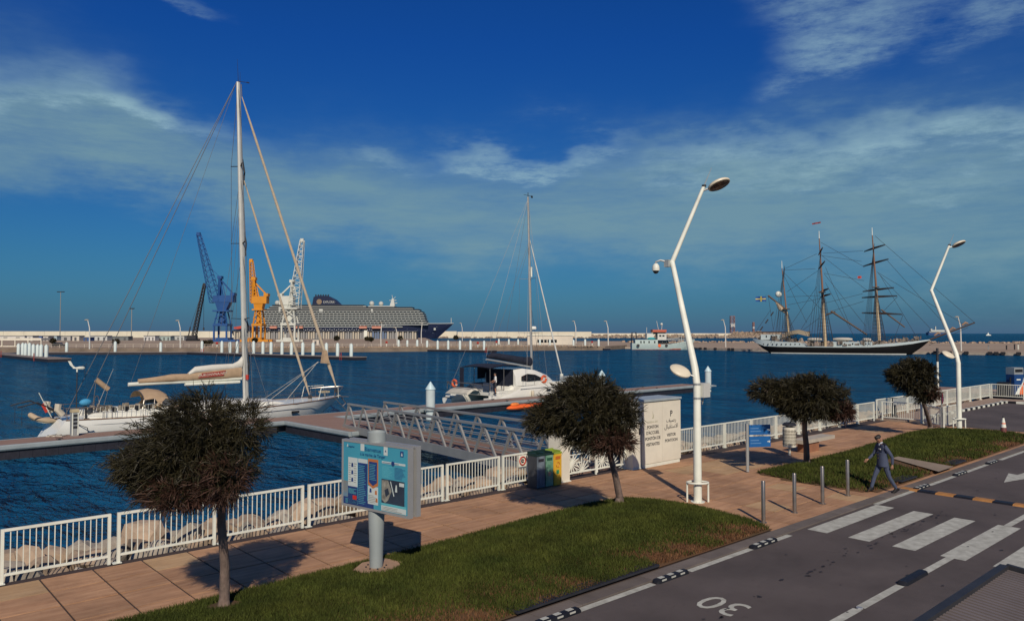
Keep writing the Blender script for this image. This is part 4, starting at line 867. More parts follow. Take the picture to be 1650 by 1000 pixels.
for pts in (arc2(4.05, 1.32, 1.03, 1.6), arc2(5.45, 1.25, .87, 1.6), [(4.05, -1.2, 2.15), (3.85, -1.42, 1.45)], [(5.45, -1.2, 2.1), (6.3, -1.28, 1.62)], [(4.6, -1.3, 2.2), (4.5, -1.42, 1.5)]): MB().path(pts, .022, 6).build('hood_frame', steel, sh, True)
# mast and rigging
MT = 22.25; mx = lambda z: XM - (z - 1.8) * .036
mast = MB().loft([[(mx(z) + .19 * f * math.cos(a), .115 * f * math.sin(a), z) for a in np.linspace(0, 2 * math.pi, 14, endpoint=False)] for z, f in ((1.75, 1), (8, 1), (16, .96), (MT, .72))], True).build('mast', M('mast_alu', (.50, .50, .45), .4, .3, var=.1, vs=1.2), ya, True)
MB().tube((mx(MT), 0, MT), (mx(MT) - .08, 0, MT + 1.5), .018, .006, 5).tube((mx(MT) + .12, 0, MT), (mx(MT) + .12, .0, MT + .7), .014, .006, 5).bar((mx(MT), 0, MT + .05), (mx(MT) + .65, 0, MT + .12), .03).box((mx(MT) + .65, 0, MT + .12), (.18, .05, .06)).build('masthead_gear', dark, mast)
for z, w in ((6.9, 1.25), (11.8, 1.05), (16.8, .8)):
    for s in (-1, 1): MB().bar((mx(z), s * .1, z), (mx(z) - .25, s * w, z + .06), .09, .035).build('spreader', dark, mast)
for z0, z1 in ((11.0, 12.6), (15.6, 17.3), (6.0, 6.9), (3.0, 5.0)): MB().path([(mx(z0) + .2, .05, z0), (mx((z0 + z1) / 2) + .3, .06, (z0 + z1) / 2), (mx(z1) + .17, .05, z1)], .055, 6).build('mast_fitting', dark, mast, True)
MB().lathe([(.12, 0), (.12, .3)], (mx(3.2) + .05, -.16, 3.0), 8).build('winch', red, mast, True)
g = MB()
for s in (-1, 1):
    for (za, zb_) in ((MT, 16.8), (16.8, 11.8), (11.8, 6.9)): pass
    g.path([(mx(MT), 0, MT), (mx(16.8) - .25, s * .8, 16.86), (mx(11.8) - .25, s * 1.05, 11.86), (mx(6.9) - .25, s * 1.25, 6.96), (XM - .5, s * 2.1, 1.3)], .016, 4)
    g.path([(mx(16.3), 0, 16.3), (mx(11.8) - .25, s * 1.05, 11.86)], .013, 4); g.path([(mx(11.3), 0, 11.3), (mx(6.9) - .25, s * 1.25, 6.96)], .013, 4); g.path([(mx(6.6), 0, 6.6), (XM - .9, s * 2.0, 1.3)], .016, 4); g.path([(mx(6.6), 0, 6.6), (XM + .7, s * 1.9, 1.3)], .013, 4)
    g.path([(mx(MT) - .1, 0, MT), (.6, s * 1.2, 1.3)], .020, 4)
g.path([(mx(MT) - .15, 0, MT - .1), (3.7, 0, 3.1)], .011, 4)
for x in (8.6, 9.3, 9.9): g.path([(mx(15), .03, 15), (x, .0, 3.6)], .010, 4)
g.build('standing_rigging', rope, ya)
def furled(p, q, r, name):
    p, q = Vector(p), Vector(q); pts = [p.lerp(q, k / 14) for k in range(15)]; return MB().path(pts, [.03] + [r * (1 + .12 * math.sin(k * 2.3)) * (1.15 - k / 28) for k in range(1, 14)] + [.03], 8).build(name, M('furled_sail', (.46, .38, .27), .85, var=.12, vs=5), ya, True)
f1 = furled((17.35, 0, 2.2), (mx(MT) + .25, 0, MT - .9), .105, 'furled_sail'); f2 = furled((15.25, 0, 1.75), (mx(16.3) + .25, 0, 15.9), .085, 'furled_sail')
MB().lathe([(.16, -.14), (.16, .14)], (17.38, 0, 1.95), 12).lathe([(.14, -.1), (.14, .1)], (15.3, 0, 1.62), 12).build('furling_drum', dark, ya); MB().path([(mx(MT) + .2, 0, MT - .1), (mx(MT) + .25, 0, MT - .9)], .03, 5).tube((17.4, 0, 1.5), (17.35, 0, 2.2), .02).build('stay_end', rope, ya)
MB().loft([[(16.2, -.2, 3.9), (16.2, .2, 3.9), (16.7, .2, 3.85), (16.7, -.2, 3.85)], [(16.3, -.1, 4.8), (16.3, .1, 4.8), (16.55, .1, 4.8), (16.55, -.1, 4.8)]], True).build('sail_bag', tan_c, ya)
MB().path([(15.9, .0, 4.0), (13.0, -.9, 1.5)], .018, 4).path([(15.9, 0, 4.0), (11.5, -1.2, 1.5)], .018, 4).path([(16.0, 0, 4.0), (10.8, -1.3, 1.5)], .012, 4).build('sheets', ropel, ya)
# boom, stack pack, writing
bm_ = MB().loft([[(x, w * math.cos(a), z + h * math.sin(a)) for a in np.linspace(0, 2 * math.pi, 12, endpoint=False)] for x, z, w, h in ((3.55, 3.0, .08, .11), (10.4, 3.12, .10, .15))], True).build('boom', white, ya, True)
MB().loft([[(x, w * math.cos(a), zb_ + (zt - zb_) * (.5 + .5 * math.sin(a)) + .02 * math.sin(9 * x + 3 * a)) for a in np.linspace(0, 2 * math.pi, 16, endpoint=False)] for x, zb_, zt, w in ((4.1, 3.02, 3.3, .10), (5, 3.04, 3.38, .17), (6, 3.04, 3.5, .2), (7, 3.06, 3.52, .20), (8, 3.06, 3.64, .22), (9, 3.08, 3.74, .24), (9.9, 3.1, 3.84, .24), (10.35, 3.1, 3.86, .18))], True).build('sail_cover', tan_c, bm_, True)
MB().loft([[(x, .17 * math.cos(a), zb_ + (zt - zb_) * (.5 + .5 * math.sin(a))) for a in np.linspace(0, 2 * math.pi, 12, endpoint=False)] for x, zb_, zt in ((7.0, 3.4, 3.56), (7.4, 3.5, 3.92), (8.5, 3.55, 4.02), (9.8, 3.65, 4.04), (10.15, 3.7, 4.2), (10.4, 3.7, 4.5))], True).build('stowed_sail', M('sail_white', (.55, .54, .47), .8, var=.06, vs=3, bump=.3, bs=6), bm_, True)
MB().loft([[(x, .14 * math.cos(a) - .02, 2.86 + .09 * math.sin(a)) for a in np.linspace(0, 2 * math.pi, 8, endpoint=False)] for x in (6.8, 7.2, 10.0, 10.25)], True).build('boom_underside', white, bm_, True)
bn = MB().add([(7.5, -.252, 3.22), (9.1, -.262, 3.30), (9.25, -.262, 3.64), (7.75, -.25, 3.52)], [(0, 1, 2, 3)]).add([(7.5, -.242, 3.22), (9.1, -.252, 3.30), (9.25, -.252, 3.64), (7.75, -.24, 3.52)], [(0, 1, 2, 3)]).build('name_banner', M('banner_red', (.26, .035, .025), .8), bm_)
text('lettering', 'OUKONVNA.NET', .23, M('letter_white', (.55, .5, .42), .8), bn, face_m((8.42, -.268, 3.42), (1.5, 0, .09), (-.06, 0, 1)))
# guard rails, pulpits, stern gear
g = MB()
for s in (-1, 1):
    pts = [(x, s * float(yb(x / LO)) * .96, ysh(x / LO)) for x in np.linspace(.6, 16.2, 11)]
    for p in pts: g.tube(p, (p[0], p[1], p[2] + .65), .014, n=5)
    for h in (.35, .64): g.path([(p[0], p[1], p[2] + h) for p in pts], .007, 4)
g.build('lifelines', steel, ya)
MB().path([(15.9, 1.0, 1.45), (15.9, 1.0, 2.12), (17.6, .42, 2.2), (17.95, 0, 2.2), (17.6, -.42, 2.2), (15.9, -1.0, 2.12), (15.9, -1.0, 1.45)], .022, 6).path([(16.8, .7, 1.45), (16.8, .72, 2.15)], .02, 5).path([(16.8, -.7, 1.45), (16.8, -.72, 2.15)], .02, 5).path([(17.5, .3, 1.5), (17.95, .0, 2.2)], .02, 5).bar((17.5, 0, 1.52), (18.3, 0, 1.45), .28, .06).path([(17.8, 0, 1.42), (18.15, 0, 1.0), (17.9, 0, .8)], .04, 6).build('pulpit', steel, ya, True)
MB().box((16.4, 0, 1.9), (.6, .5, .12)).build('pulpit_board', M('slat_seat', (.35, .30, .2), .7), ya)
for s in (-1, 1): MB().path([(15.3, s * 1.15, 1.42), (15.5, s * 1.15, 2.25), (16.9, s * 1.0, 2.28), (17.0, s * .9, 1.5)], .024, 6).build('bow_gate', white, ya, True)
MB().path([(.1, 1.3, 1.3), (.05, 1.3, 1.95), (-.05, 0, 2.0), (.05, -1.3, 1.95), (.1, -1.3, 1.3)], .022, 6).path([(1.8, 1.7, 1.3), (1.8, 1.7, 1.95), (.05, 1.3, 1.95)], .022, 6).path([(1.8, -1.7, 1.3), (1.8, -1.7, 1.95), (.05, -1.3, 1.95)], .022, 6).build('pushpit', steel, ya, True)
wg = MB().tube((1.0, .5, 1.3), (1.0, .5, 3.85), .03, n=8).build('wind_generator_pole', dark, ya, True)
MB().loft([[(1.0 + x, .5 + r * math.cos(a), 4.02 + r * math.sin(a)) for a in np.linspace(0, 2 * math.pi, 8, endpoint=False)] for x, r in ((-.22, .02), (-.1, .045), (.1, .085), (.3, .09), (.38, .04))], True).prism_xz([(.80, 4.03), (.97, 4.02), (.80, 4.16), (.67, 4.42), (.53, 4.44), (.63, 4.2)], .485, .515).tube((1.0, .5, 3.8), (1.0, .5, 4.0), .04).build('wind_generator', white, wg, True)
blades = MB()
for k in range(3): a = k * 2.094 + .4; blades.bar((1.39, .5, 4.02), (1.39, .5 + .45 * math.cos(a), 4.02 + .45 * math.sin(a)), .012, .035)
blades.build('turbine_blades', dark, wg)
MB().tube((1.35, -1.3, 1.35), (2.35, -1.3, 4.0), .012, .008, 5).build('whip_aerial', ropel, ya); MB().tube((2.1, .9, 3.3), (2.75, .9, 2.72), .15, .15, 10).build('rolled_awning', tan_c, ya, True); MB().tube((1.9, .9, 1.3), (2.1, .9, 3.3), .018).tube((2.75, .9, 2.72), (2.4, .9, 1.3), .015).build('awning_strut', steel, ya)
om = MB().ball((.95, -1.42, 2.22), (.32, .22, .2), 12, 8).build('outboard_cover', M('cover_blue', (.05, .27, .46), .7, var=.15, vs=6), ya, True); MB().tube((.95, -1.42, 2.1), (.98, -1.42, 1.25), .07, .05).box((1.0, -1.42, 1.3), (.25, .1, .12)).build('outboard_leg', dark, om)
r3 = random.Random(5); ct = MB()
for k in range(26): x = r3.uniform(1.0, 5.2); y = r3.uniform(-1.4, 1.3); z = 1.3 + r3.uniform(.1, .5); ct.box((x, y, z), (r3.uniform(.06, .3), r3.uniform(.06, .3), r3.uniform(.1, .35)), r3.uniform(0, 3))
ct.build('cockpit_gear', M('gear_dark', (.05, .045, .04), .7, col2=(.35, .30, .22), vs=2, isl=.6), ya, kind='stuff')
for x in (3.0, 3.6, 4.2, 2.4): MB().lathe([(.09, 0), (.12, .05), (.12, .2), (.07, .26)], (x, -1.42, 1.62), 10).build('winch', black, ya, True)
ct = MB()
for k in range(7): x = 1.6 + k * .5; ct.path([(x, -1.72, 1.3), (x, -1.72, 1.95), (x + .25, -1.72, 1.95), (x + .25, -1.72, 1.3)], .012, 5)
ct.build('stern_rail', white, ya)
for ps_ in ([(.3, -1.5, 1.2), (.9, -2.0, .9), (1.0, -2.3, -.2)], [(3.3, -2.0, 1.2), (3.45, -2.4, .2)], [(16.9, -.6, 1.45), (17.6, -2.0, .1)]): MB().path(ps_, .022, 5).build('mooring_line', dark, ya)
MB().tube((-.2, .3, 1.2), (-.9, .3, 2.75), .02).build('flag_staff', white, ya); MB().loft([[(-.62, .3, 2.2), (-.42, .3, 1.7)], [(-.78, .36, 2.1), (-.55, .4, 1.62)]], cap=False).build('ensign', red, ya)
MB().path([(.1, .8, 1.6), (-1.2, .8, 2.3), (-2.1, .8, 2.1)], .04, 6).path([(.1, -.8, 1.6), (-1.2, -.8, 2.3), (-2.1, -.8, 2.1)], .04, 6).path([(-1.9, .8, 2.1), (-1.9, .8, 1.1)], .01, 4).path([(-1.9, -.8, 2.1), (-1.9, -.8, 1.1)], .01, 4).build('davits', dark, ya)
for y in (-1.2, 1.0): MB().path([(-.1, y, 1.6), (-.35, y, 1.9), (-.3, y, 2.2)], .17, 8).build('fender', M('fender_cream', (.5, .46, .36), .6), ya, True)
dn_ = thing('inflatable_dinghy', 'tan inflatable dinghy hanging behind the yacht stern', 'dinghy', (9.35, 48.4, WATER + 1.1), DA + R_(8), None, .62)
MB().path([(1.2, .62, .15), (-.6, .66, .18), (-1.35, .42, .42), (-1.7, 0, .72), (-1.35, -.42, .42), (-.6, -.66, .18), (1.2, -.62, .15)], [.12, .23, .23, .23, .23, .23, .12], 10).build('tubes', M('dinghy_tan', (.38, .30, .20), .7, var=.1), dn_, True)
MB().loft([[(-1.3, .0, .1), (-1.3, 0, .1), (-1.3, 0, .1)], [(-.6, .5, .1), (-.6, 0, -.12), (-.6, -.5, .1)], [(1.0, .5, .05), (1.0, 0, -.2), (1.0, -.5, .05)]]).build('floor', white, dn_, True); MB().bar((1.0, -.5, .2), (1.0, .5, .2), .06, .35).build('transom', grey, dn_)
# ------------------------------------------------------------------ catamaran
ca = thing('catamaran', 'white sailing catamaran with navy boom cover at the dock', 'catamaran', dpos(33.4, 5.75, WATER), DA); LC = 12.6
for s in (-1, 1):
    cy = s * 2.45; rings = []
    for i in range(19):
        t = i / 18; x = t * LC; b = float(np.interp(t, (0, .1, .4, .7, .9, 1), (.62, .75, .85, .75, .38, .04))); st = float(np.interp(t, (0, .05, .12, .2, .26, 1), (.45, .5, .95, 1.05, 1.55, 1.75)))
        ring = [(x - .5 * t ** 3 * (1 - l), cy + b * w, st * l if l > 0 else l) for l, w in ((1, .92), (.75, 1), (.4, .95), (0, .8), (-.4, .3))]; rings.append(ring + [(p[0], 2 * cy - p[1], p[2]) for p in ring[::-1]])
    h = MB().loft(rings).build('hull', gel, ca, True)
    for x in (6.6, 9.2): MB().box((x, cy - .84 if s < 0 else cy + .84, 1.12), (.5, .06, .2)).build('hull_port', glass_d, h)
    MB().b2((3.2, cy - .86 if s < 0 else cy + .82, 1.33), (LC - 1.4, cy - .82 if s < 0 else cy + .86, 1.37)).build('rub_strip', grey, h)
    for k in range(3): MB().b2((.3 + k * .55, cy - .55, .5 + k * .16), (.85 + k * .55, cy + .55, .66 + k * .2)).build('stern_step', gel, h)
MB().loft([[(x, 2.0, .75), (x, 2.0, zt), (x, -2.0, zt), (x, -2.0, .75)] for x, zt in ((1.6, 1.15), (3.6, 1.2), (4.0, 1.6), (9.4, 1.68), (9.6, 1.5))]).build('bridge_deck', gel, ca)
cb = MB().loft([[(x, w, 1.5), (x, w * .97, 1.5 + h * .6), (x, w * .8, 1.5 + h), (x, -w * .8, 1.5 + h), (x, -w * .97, 1.5 + h * .6), (x, -w, 1.5)] for x, w, h in ((3.9, 2.0, 1.35), (5, 2.1, 1.45), (6.6, 2.0, 1.25), (8.4, 1.7, .75), (9.6, 1.2, .12))]).build('cabin', gel, ca, True)
for s in (-1, 1):
    MB().loft([[(x, s * (w + .04), z) for z in (z0, z1)] + [(x, s * (w - .02), z) for z in (z1, z0)] for x, w, z0, z1 in ((4.5, 2.08, 1.95, 2.3), (5.2, 2.08, 1.85, 2.5), (6.2, 2.02, 1.85, 2.4), (7.2, 1.93, 1.88, 2.05))], True).build('cabin_window', glass_d, cb)
MB().loft([[(x, y, z + .10 * (1 - (y / 1.9) ** 2)) for y in np.linspace(-1.9, 1.9, 7)] for x, z in ((1.0, 3.1), (2.5, 3.3), (4.6, 3.2))], cap=False).loft([[(x, y, z + .10 * (1 - (y / 1.9) ** 2)) for y in np.linspace(-1.9, 1.9, 7)] for x, z in ((1.0, 3.04), (2.5, 3.24), (4.6, 3.14))], cap=False).build('bimini', navy_c, ca, True)
MB().b2((.95, 1.4, 1.3), (1.0, 1.9, 3.05)).build('cockpit_curtain', navy_c, ca); MB().b2((3.0, 1.9, 2.0), (4.6, 1.93, 3.1)).build('cockpit_curtain', navy_c, ca); MB().b2((3.84, -1.7, 1.3), (3.88, 1.7, 2.9)).build('cockpit_curtain', navy_c, ca)
g = MB()
for x, y in ((1.05, -1.85), (1.05, 1.85), (2.6, -1.88), (2.6, 1.88)): g.tube((x, y, 1.2), (x, y, 3.12), .03, n=6)
g.path([(.4, -2.9, 1.2), (.4, -2.9, 1.75), (.3, 0, 1.8), (.4, 2.9, 1.75), (.4, 2.9, 1.2)], .028, 6).path([(.3, 1.6, 1.2), (-.8, 1.5, 1.95), (-.9, -1.5, 1.95), (.3, -1.6, 1.2)], .035, 6).build('stern_frame', steel, ca, True)
g = MB()
for s in (-1, 1):
    ps = [(x, s * (3.15 - .05 * max(0, x - 9)), 1.62) for x in np.linspace(3.6, 12, 7)]
    for p in ps: g.tube(p, (p[0], p[1], 2.25), .014, n=5)
    for h_ in (1.95, 2.24): g.path([(p[0], p[1], h_) for p in ps], .007, 4)
g.build('lifelines', steel, ca); MB().add([(x, -3.14, z) for x in (8.2, 12) for z in (1.66, 2.2)], [(0, 1, 3, 2)]).build('rail_netting', M('netting', (.30, .34, .35), .8), ca)
MB().loft([[(x, .16 + 1.45 * c, z + .2 * math.sin(a)) for a, c in ((0, -1), (1, -.9), (2, -.2), (1, .6), (0, 1))] for x, z in ((-.9, .95), (-.3, 1.3), (.35, 1.25), (.5, .9))]).build('slung_tender', M('tender_cream', (.5, .48, .40), .7, var=.12, vs=3), ca, True); MB().box((.2, .2, 1.42), (.5, 2.3, .1)).build('cockpit_gear', dark, ca)
MB().box((1.9, -.9, 1.5), (.9, .7, .6)).box((2.8, 1.2, 1.45), (.8, 1, .5)).build('cockpit_seat', M('seat_blue', (.04, .06, .10), .8), ca)
def buoy(p, ax, label): t = thing('life_ring', label, 'life ring', ca.matrix_basis @ Vector(p), DA); MB().ring((0, 0, 0), .27, .10, ax, 18, 8).build('ring', M('ring_orange', (.55, .10, .035), .6, var=.15, vs=6), t, True); MB().ring((0, 0, 0), .27, .103, ax, 4, 8, .3, .6).ring((0, 0, 0), .27, .103, ax, 4, 8, 3.4, 3.7).build('ring_band', white, t, True)
buoy((6.1, -3.2, 2.05), 'Y', 'orange life ring on the catamaran side rail'); buoy((.38, 1.9, 1.72), 'X', 'orange life ring at the catamaran stern rail')
CMX = 7.9; cmx = lambda z: CMX - (z - 2.4) * .03
mast = MB().loft([[(cmx(z) + .13 * f * math.cos(a), .09 * f * math.sin(a), z) for a in np.linspace(0, 2 * math.pi, 12, endpoint=False)] for z, f in ((2.2, 1), (10, 1), (18.35, .75))], True).build('mast', M('mast_grey', (.34, .34, .32), .45, .3), ca, True)
for z, w in ((6.0, 1.3), (10.9, 1.0)):
    for s in (-1, 1): MB().bar((cmx(z), s * .08, z), (cmx(z) - .3, s * w, z + .05), .06, .03).build('spreader', grey, mast)
MB().lathe([(.28, 0), (.3, .12), (.22, .26)], (cmx(6.3) + .35, 0, 6.35), 12).bar((cmx(6.2), 0, 6.3), (cmx(6.2) + .4, 0, 6.33), .06).build('radar_dome', gel, mast, True); MB().lathe([(.11, 0), (.11, .9)], (cmx(11.5) + .2, 0, 11.1), 8).build('radar_reflector', white, mast, True); MB().bar((cmx(18.3) - .55, 0, 18.5), (cmx(18.3) + .6, 0, 18.45), .03).box((cmx(18.3) + .5, 0, 18.42), (.2, .05, .2)).tube((cmx(18.3), 0, 18.3), (cmx(18.3), 0, 18.75), .03).build('masthead_gear', dark, mast)
g = MB()
for s in (-1, 1): g.path([(cmx(18.2), 0, 18.2), (CMX - 1.2, s * 3.1, 1.6)], .014, 4).path([(cmx(14), 0, 14), (cmx(10.9) - .3, s * 1.0, 10.95), (cmx(6) - .3, s * 1.3, 6.05), (cmx(3), 0, 3)], .012, 4).path([(cmx(14.3), 0, 14.3), (CMX - 3.6, s * 2.9, 1.6)], .016, 4)
g.path([(cmx(18.2), 0, 18.2), (2.3, 0, 4.0)], .014, 4).path([(cmx(18.2), 0, 18.2), (.4, 2.6, 1.2)], .014, 4).path([(cmx(9), 0, 9), (11.5, 2.2, 1.7)], .012, 4).build('standing_rigging', rope, ca)
p, q = Vector((11.9, 0, 2.2)), Vector((cmx(14.5) + .1, 0, 14.5)); MB().path([p.lerp(q, k / 10) for k in range(11)], [.04] + [.085 - k * .004 for k in range(1, 10)] + [.03], 8).build('furled_sail', M('sail_pale', (.62, .63, .58), .7), ca, True); MB().lathe([(.16, -.12), (.16, .12)], (11.92, 0, 2.05), 10).tube((11.92, 0, 1.6), (11.92, 0, 2.2), .04).build('furling_drum', white, ca)
bb = MB().path([(2.3, 0, 3.75), (7.7, 0, 2.95)], .09, 8).build('boom', grey, ca, True)
MB().loft([[(x, w * math.cos(a), z + h * math.sin(a) + .02 * math.sin(7 * x + 4 * a)) for a in np.linspace(0, 2 * math.pi, 12, endpoint=False)] for x, z, w, h in ((2.4, 4.0, .1, .12), (3, 4.05, .22, .26), (5, 3.8, .26, .30), (7, 3.52, .28, .34), (7.65, 3.45, .24, .42), (7.85, 3.4, .14, .34))], True).build('sail_cover', navy_c, bb, True)
MB().lathe([(.10, -.28), (.13, -.22), (.13, .22), (.10, .28)], (0, 0, 0), 10).build('fender', M('fender_white', (.5, .45, .34), .6), ca, True).location = (4.5, -3.42, .9)
MB().ring((8.6, -3.36, .95), .18, .07, 'Y', 14, 6).build('fender', MATS['fender_cream'], ca, True)
# ------------------------------------------------------------------ fuel pump jetty at the right edge
t = thing('fuel_jetty', 'brown topped jetty beyond the car park railing', 'jetty', (80, 24, WATER))
MB().b2((-2.5, -6, -1), (2.8, 4.6, .55)).build('jetty_side', floatm, t); MB().b2((-2.5, -6, .55), (2.8, 4.6, .66)).build('jetty_deck', deckm, t)
t = thing('marker_pole', 'slim two tone pole standing on the jetty', 'pole', (79.6, 27.0, WATER + .66)); MB().lathe([(.10, 0), (.10, 2.6)], n=10).build('pole_lower', white, t, True); MB().lathe([(.11, 2.6), (.11, 3.9)], n=10).build('pole_upper', dark, t, True)
t = thing('fuel_pump', 'blue and red fuel pump beyond the corner railing', 'fuel pump', (77.2, 20.0, WATER + .66), R_(-25))
MB().b2((-.5, -.4, 0), (.55, .4, 1.75)).build('pump_body', M('pump_blue', (.012, .05, .16), .4), t); MB().b2((-.5, -.4, 1.75), (.55, .4, 2.35)).build('pump_head', grey, t); MB().b2((-.4, -.42, 1.95), (.45, -.4, 2.2)).build('pump_display', glass_d, t)
MB().prism_xz([(-.45, .02), (.548, .02), (.548, 1.5), (.45, 1.1), (.2, .75), (-.1, .55)], -.408, -.4).build('pump_stripe', white, t); MB().prism_xz([(.05, .02), (.547, .02), (.547, 1.1), (.4, .8), (.15, .45)], -.415, -.409).build('pump_stripe', orange, t); MB().b2((-.25, -.41, 1.25), (.2, -.4, 1.36)).build('print_rows', white, t); MB().tube((-.6, -.1, .3), (-.6, -.1, 1.5), .06).build('pump_hose', black, t)
t = thing('waste_tank', 'black plastic tank left of the fuel pump', 'tank', (76.0, 20.5, WATER + .66)); MB().b2((-.55, -.4, 0), (.55, .4, 1.05)).b2((-.5, -.36, 1.05), (.5, .36, 1.1)).build('tank_body', black, t); MB().b2((.2, -.41, .55), (.26, -.4, .95)).build('tank_label', white, t)
# ------------------------------------------------------------------ far quays and breakwater
quaym = M('quay_sand', (.27, .20, .135), .9, col2=(.38, .30, .215), vs=.035, stretch=(1, 1, 1), bump=.2, bs=.5); quayd = None
def slab(name, pts, z, top, side):
    p = [tuple(far(x, y)[:2]) for x, y in pts]; o = MB().prism(p, WATER - 2, z - .02).build(name + '_wall', side, kind='structure'); sheet(name, p, z, top); return o
slab('far_quay', [(-260, 236), (560, 243), (975, 272), (1010, 300), (1000, 455), (700, 455), (685, 800), (-260, 900)], .2, quaym, M('quay_face', (.17, .13, .095), .9, var=.3, vs=.3))
slab('stone_pier', [(1000, 298), (1112, 289), (1128, 275), (1212, 253), (1300, 240), (1515, 217), (1650, 204), (1960, 182), (1960, 392), (1650, 404), (1300, 430), (1000, 450)], -.45, quaym, conc)
wallm = M('breakwater_wall', (.62, .56, .42), .85, var=.08, vs=.05)
def wall(a, b, Yd, z0, z1, name, label, seg):
    t = thing(name, label, 'wall', far(a, Yd), 0); pl = Plane(far(a, Yd), far(b, Yd)); t.rotation_euler.z = pl.rz; ln = (far(b, Yd) - far(a, Yd)).length; n = seg
    for k in range(n): MB().b2((ln * k / n + .1, 0, z0), (ln * (k + 1) / n - .1, 6, z1 + (k % 3) * .04)).build('wall_block', wallm, t)
    return t
wall(-260, 736, 1000, -2, 7.55, 'breakwater_wall', 'long cream breakwater wall behind cranes and cruise ship', 30)
wall(737, 953, 1000, -2, 7.0, 'breakwater_wall', 'cream breakwater wall right of the cruise ship bow', 8)
wall(953, 1268, 1120, -2, 4.9, 'breakwater_wall', 'low outer breakwater wall behind the fishing boat', 10)
rk = MB(); r4 = random.Random(8)
def rubble(x0, x1, Y0, Y1, zf, n, s):
    for k in range(n):
        x = r4.uniform(x0, x1); q = r4.random(); c = far(x, Y0 + (Y1 - Y0) * q); z = WATER + (zf(x) - WATER) * q * r4.uniform(.6, 1.1); r = s * r4.uniform(.5, 1.2)
        rk.box((c.x, c.y, z), (r, r * r4.uniform(.6, 1.2), r * .8), tilt=Euler((r4.uniform(-.5, .5), r4.uniform(-.5, .5), r4.uniform(0, 3))).to_matrix())
rubble(690, 1200, 985, 1112, lambda x: 1.8 if x < 953 else 2.2, 900, 3.2); rubble(1180, 1262, 1040, 1110, lambda x: 6.2 - .05 * max(0, x - 1225), 520, 3.6)
o = rk.build('breakwater_rocks', rockm[0], kind='stuff'); o['label'] = 'tumbled armour rocks at the foot of the breakwater'; o['category'] = 'rocks'
rk = MB()
for k in range(420):
    x = r4.uniform(1000, 1900); c = far(x, float(np.interp(x, (1000, 1300, 1650, 1900), (448, 429, 403, 391))) + r4.uniform(-2, 4)); rk.box((c.x, c.y, -.2 + r4.uniform(-.4, .2)), (r4.uniform(.6, 2.2), r4.uniform(.6, 1.6), r4.uniform(.5, 1.1)), tilt=Euler((r4.uniform(-.4, .4), r4.uniform(-.4, .4), r4.uniform(0, 3))).to_matrix())
o = rk.build('pier_rocks', rockm[0], kind='stuff'); o['label'] = 'rock edging along the seaward side of the stone pier'; o['category'] = 'rocks'
fe = None
for k, x in enumerate((1128, 1136, 1152, 1174, 1180, 1506, 1520, 1529, 1556, 1594, 1604, 1615, 1640)):
    c = far(x, float(np.interp(x, (1110, 1212, 1300, 1515, 1650), (278, 253, 240, 217, 204))) - .4, -.62); t = thing('tyre_fender', 'black tyre fender on the pier face, %s from the left in its row' % ('first' if k == 0 else ORD[k]), 'fender', c, AL - math.pi / 2 - .3, 'black fenders on the stone pier')
    MB().b2((-.5, -.3, -.45), (.5, .1, .4)).build('fender_block', black, t)
    for s in (-.25, .25): MB().ring((s, -.34, 0), .25, .1, 'Y', 10, 5).build('tyre', black, t)
# marina fingers with white piles
pilem = M('far_pile', (.52, .60, .57), .5, var=.05); rdm = M('far_red', (.30, .05, .04), .6)
def finger(a, b, w, label, piles, ladders=()):
    pa, pb_ = gnd(a[0], a[1], WATER), gnd(b[0], b[1], WATER); pl = Plane(pa, pb_, WATER); t = thing('marina_finger', label, 'pontoon', pa, pl.rz, 'marina pontoons with white piles'); ln = (pb_ - pa).length
    MB().b2((0, .1, -.3), (ln, w - .1, .62)).build('float_body', floatm, t); MB().b2((-.1, 0, .62), (ln + .1, w, .78)).build('deck', M('far_deck', (.20, .17, .15), .85, var=.2, vs=.3), t)
    for px, py in piles: s, z = pl(px, py); MB().lathe([(.40, .5), (.40, z - .35), (.12, z)], (s, w * .55, 0), 10).build('pile', pilem, t, True)
    for px in ladders: s, z = pl(px, 560); MB().b2((s - .35, -.06, -.1), (s - .2, 0, 1.7)).b2((s + .2, -.06, -.1), (s + .35, 0, 1.7)).b2((s - .2, -.06, 1.1), (s + .2, 0, 1.25)).build('ladder', rdm, t)
    return t
finger((-40, 571), (76, 583.5), 4.5, 'marina pontoon with a row of thick piles at the left edge', [(11, 553), (17.5, 552), (22, 552.5), (28, 552), (34, 554), (40.5, 554.3), (46, 554.5), (54, 555)], (2, 55))
finger((70, 571.5), (312, 571), 3.5, 'dark marina pontoon left of the yacht mast', [(102, 551), (181, 549.5), (255, 551), (322, 549)], (326,))
finger((300, 571), (571, 580.5), 3.5, 'marina pontoon with many white piles behind the furled sails', [(347, 549), (360, 550), (371.6, 549), (385.6, 549), (398, 549), (413, 550), (426, 550.5), (443.6, 550.5), (458.8, 551), (477, 551), (493.6, 551.5), (515, 552), (533, 552), (555, 553)], (549,))
finger((572, 564), (790, 568), 3.5, 'marina pontoon with white piles below the cruise ship bow', [(636, 547), (650, 547.5), (666, 547), (682, 548), (699, 548), (716, 548), (735, 548), (752, 548), (774, 548.5)], (612, 783))
finger((765, 559), (973, 564), 3.5, 'marina pontoon with white piles behind the catamaran mast', [(798, 545.5), (814, 546), (829, 546), (846, 546), (864, 546), (880, 546.5), (918, 547), (936.7, 546), (958.5, 546)])
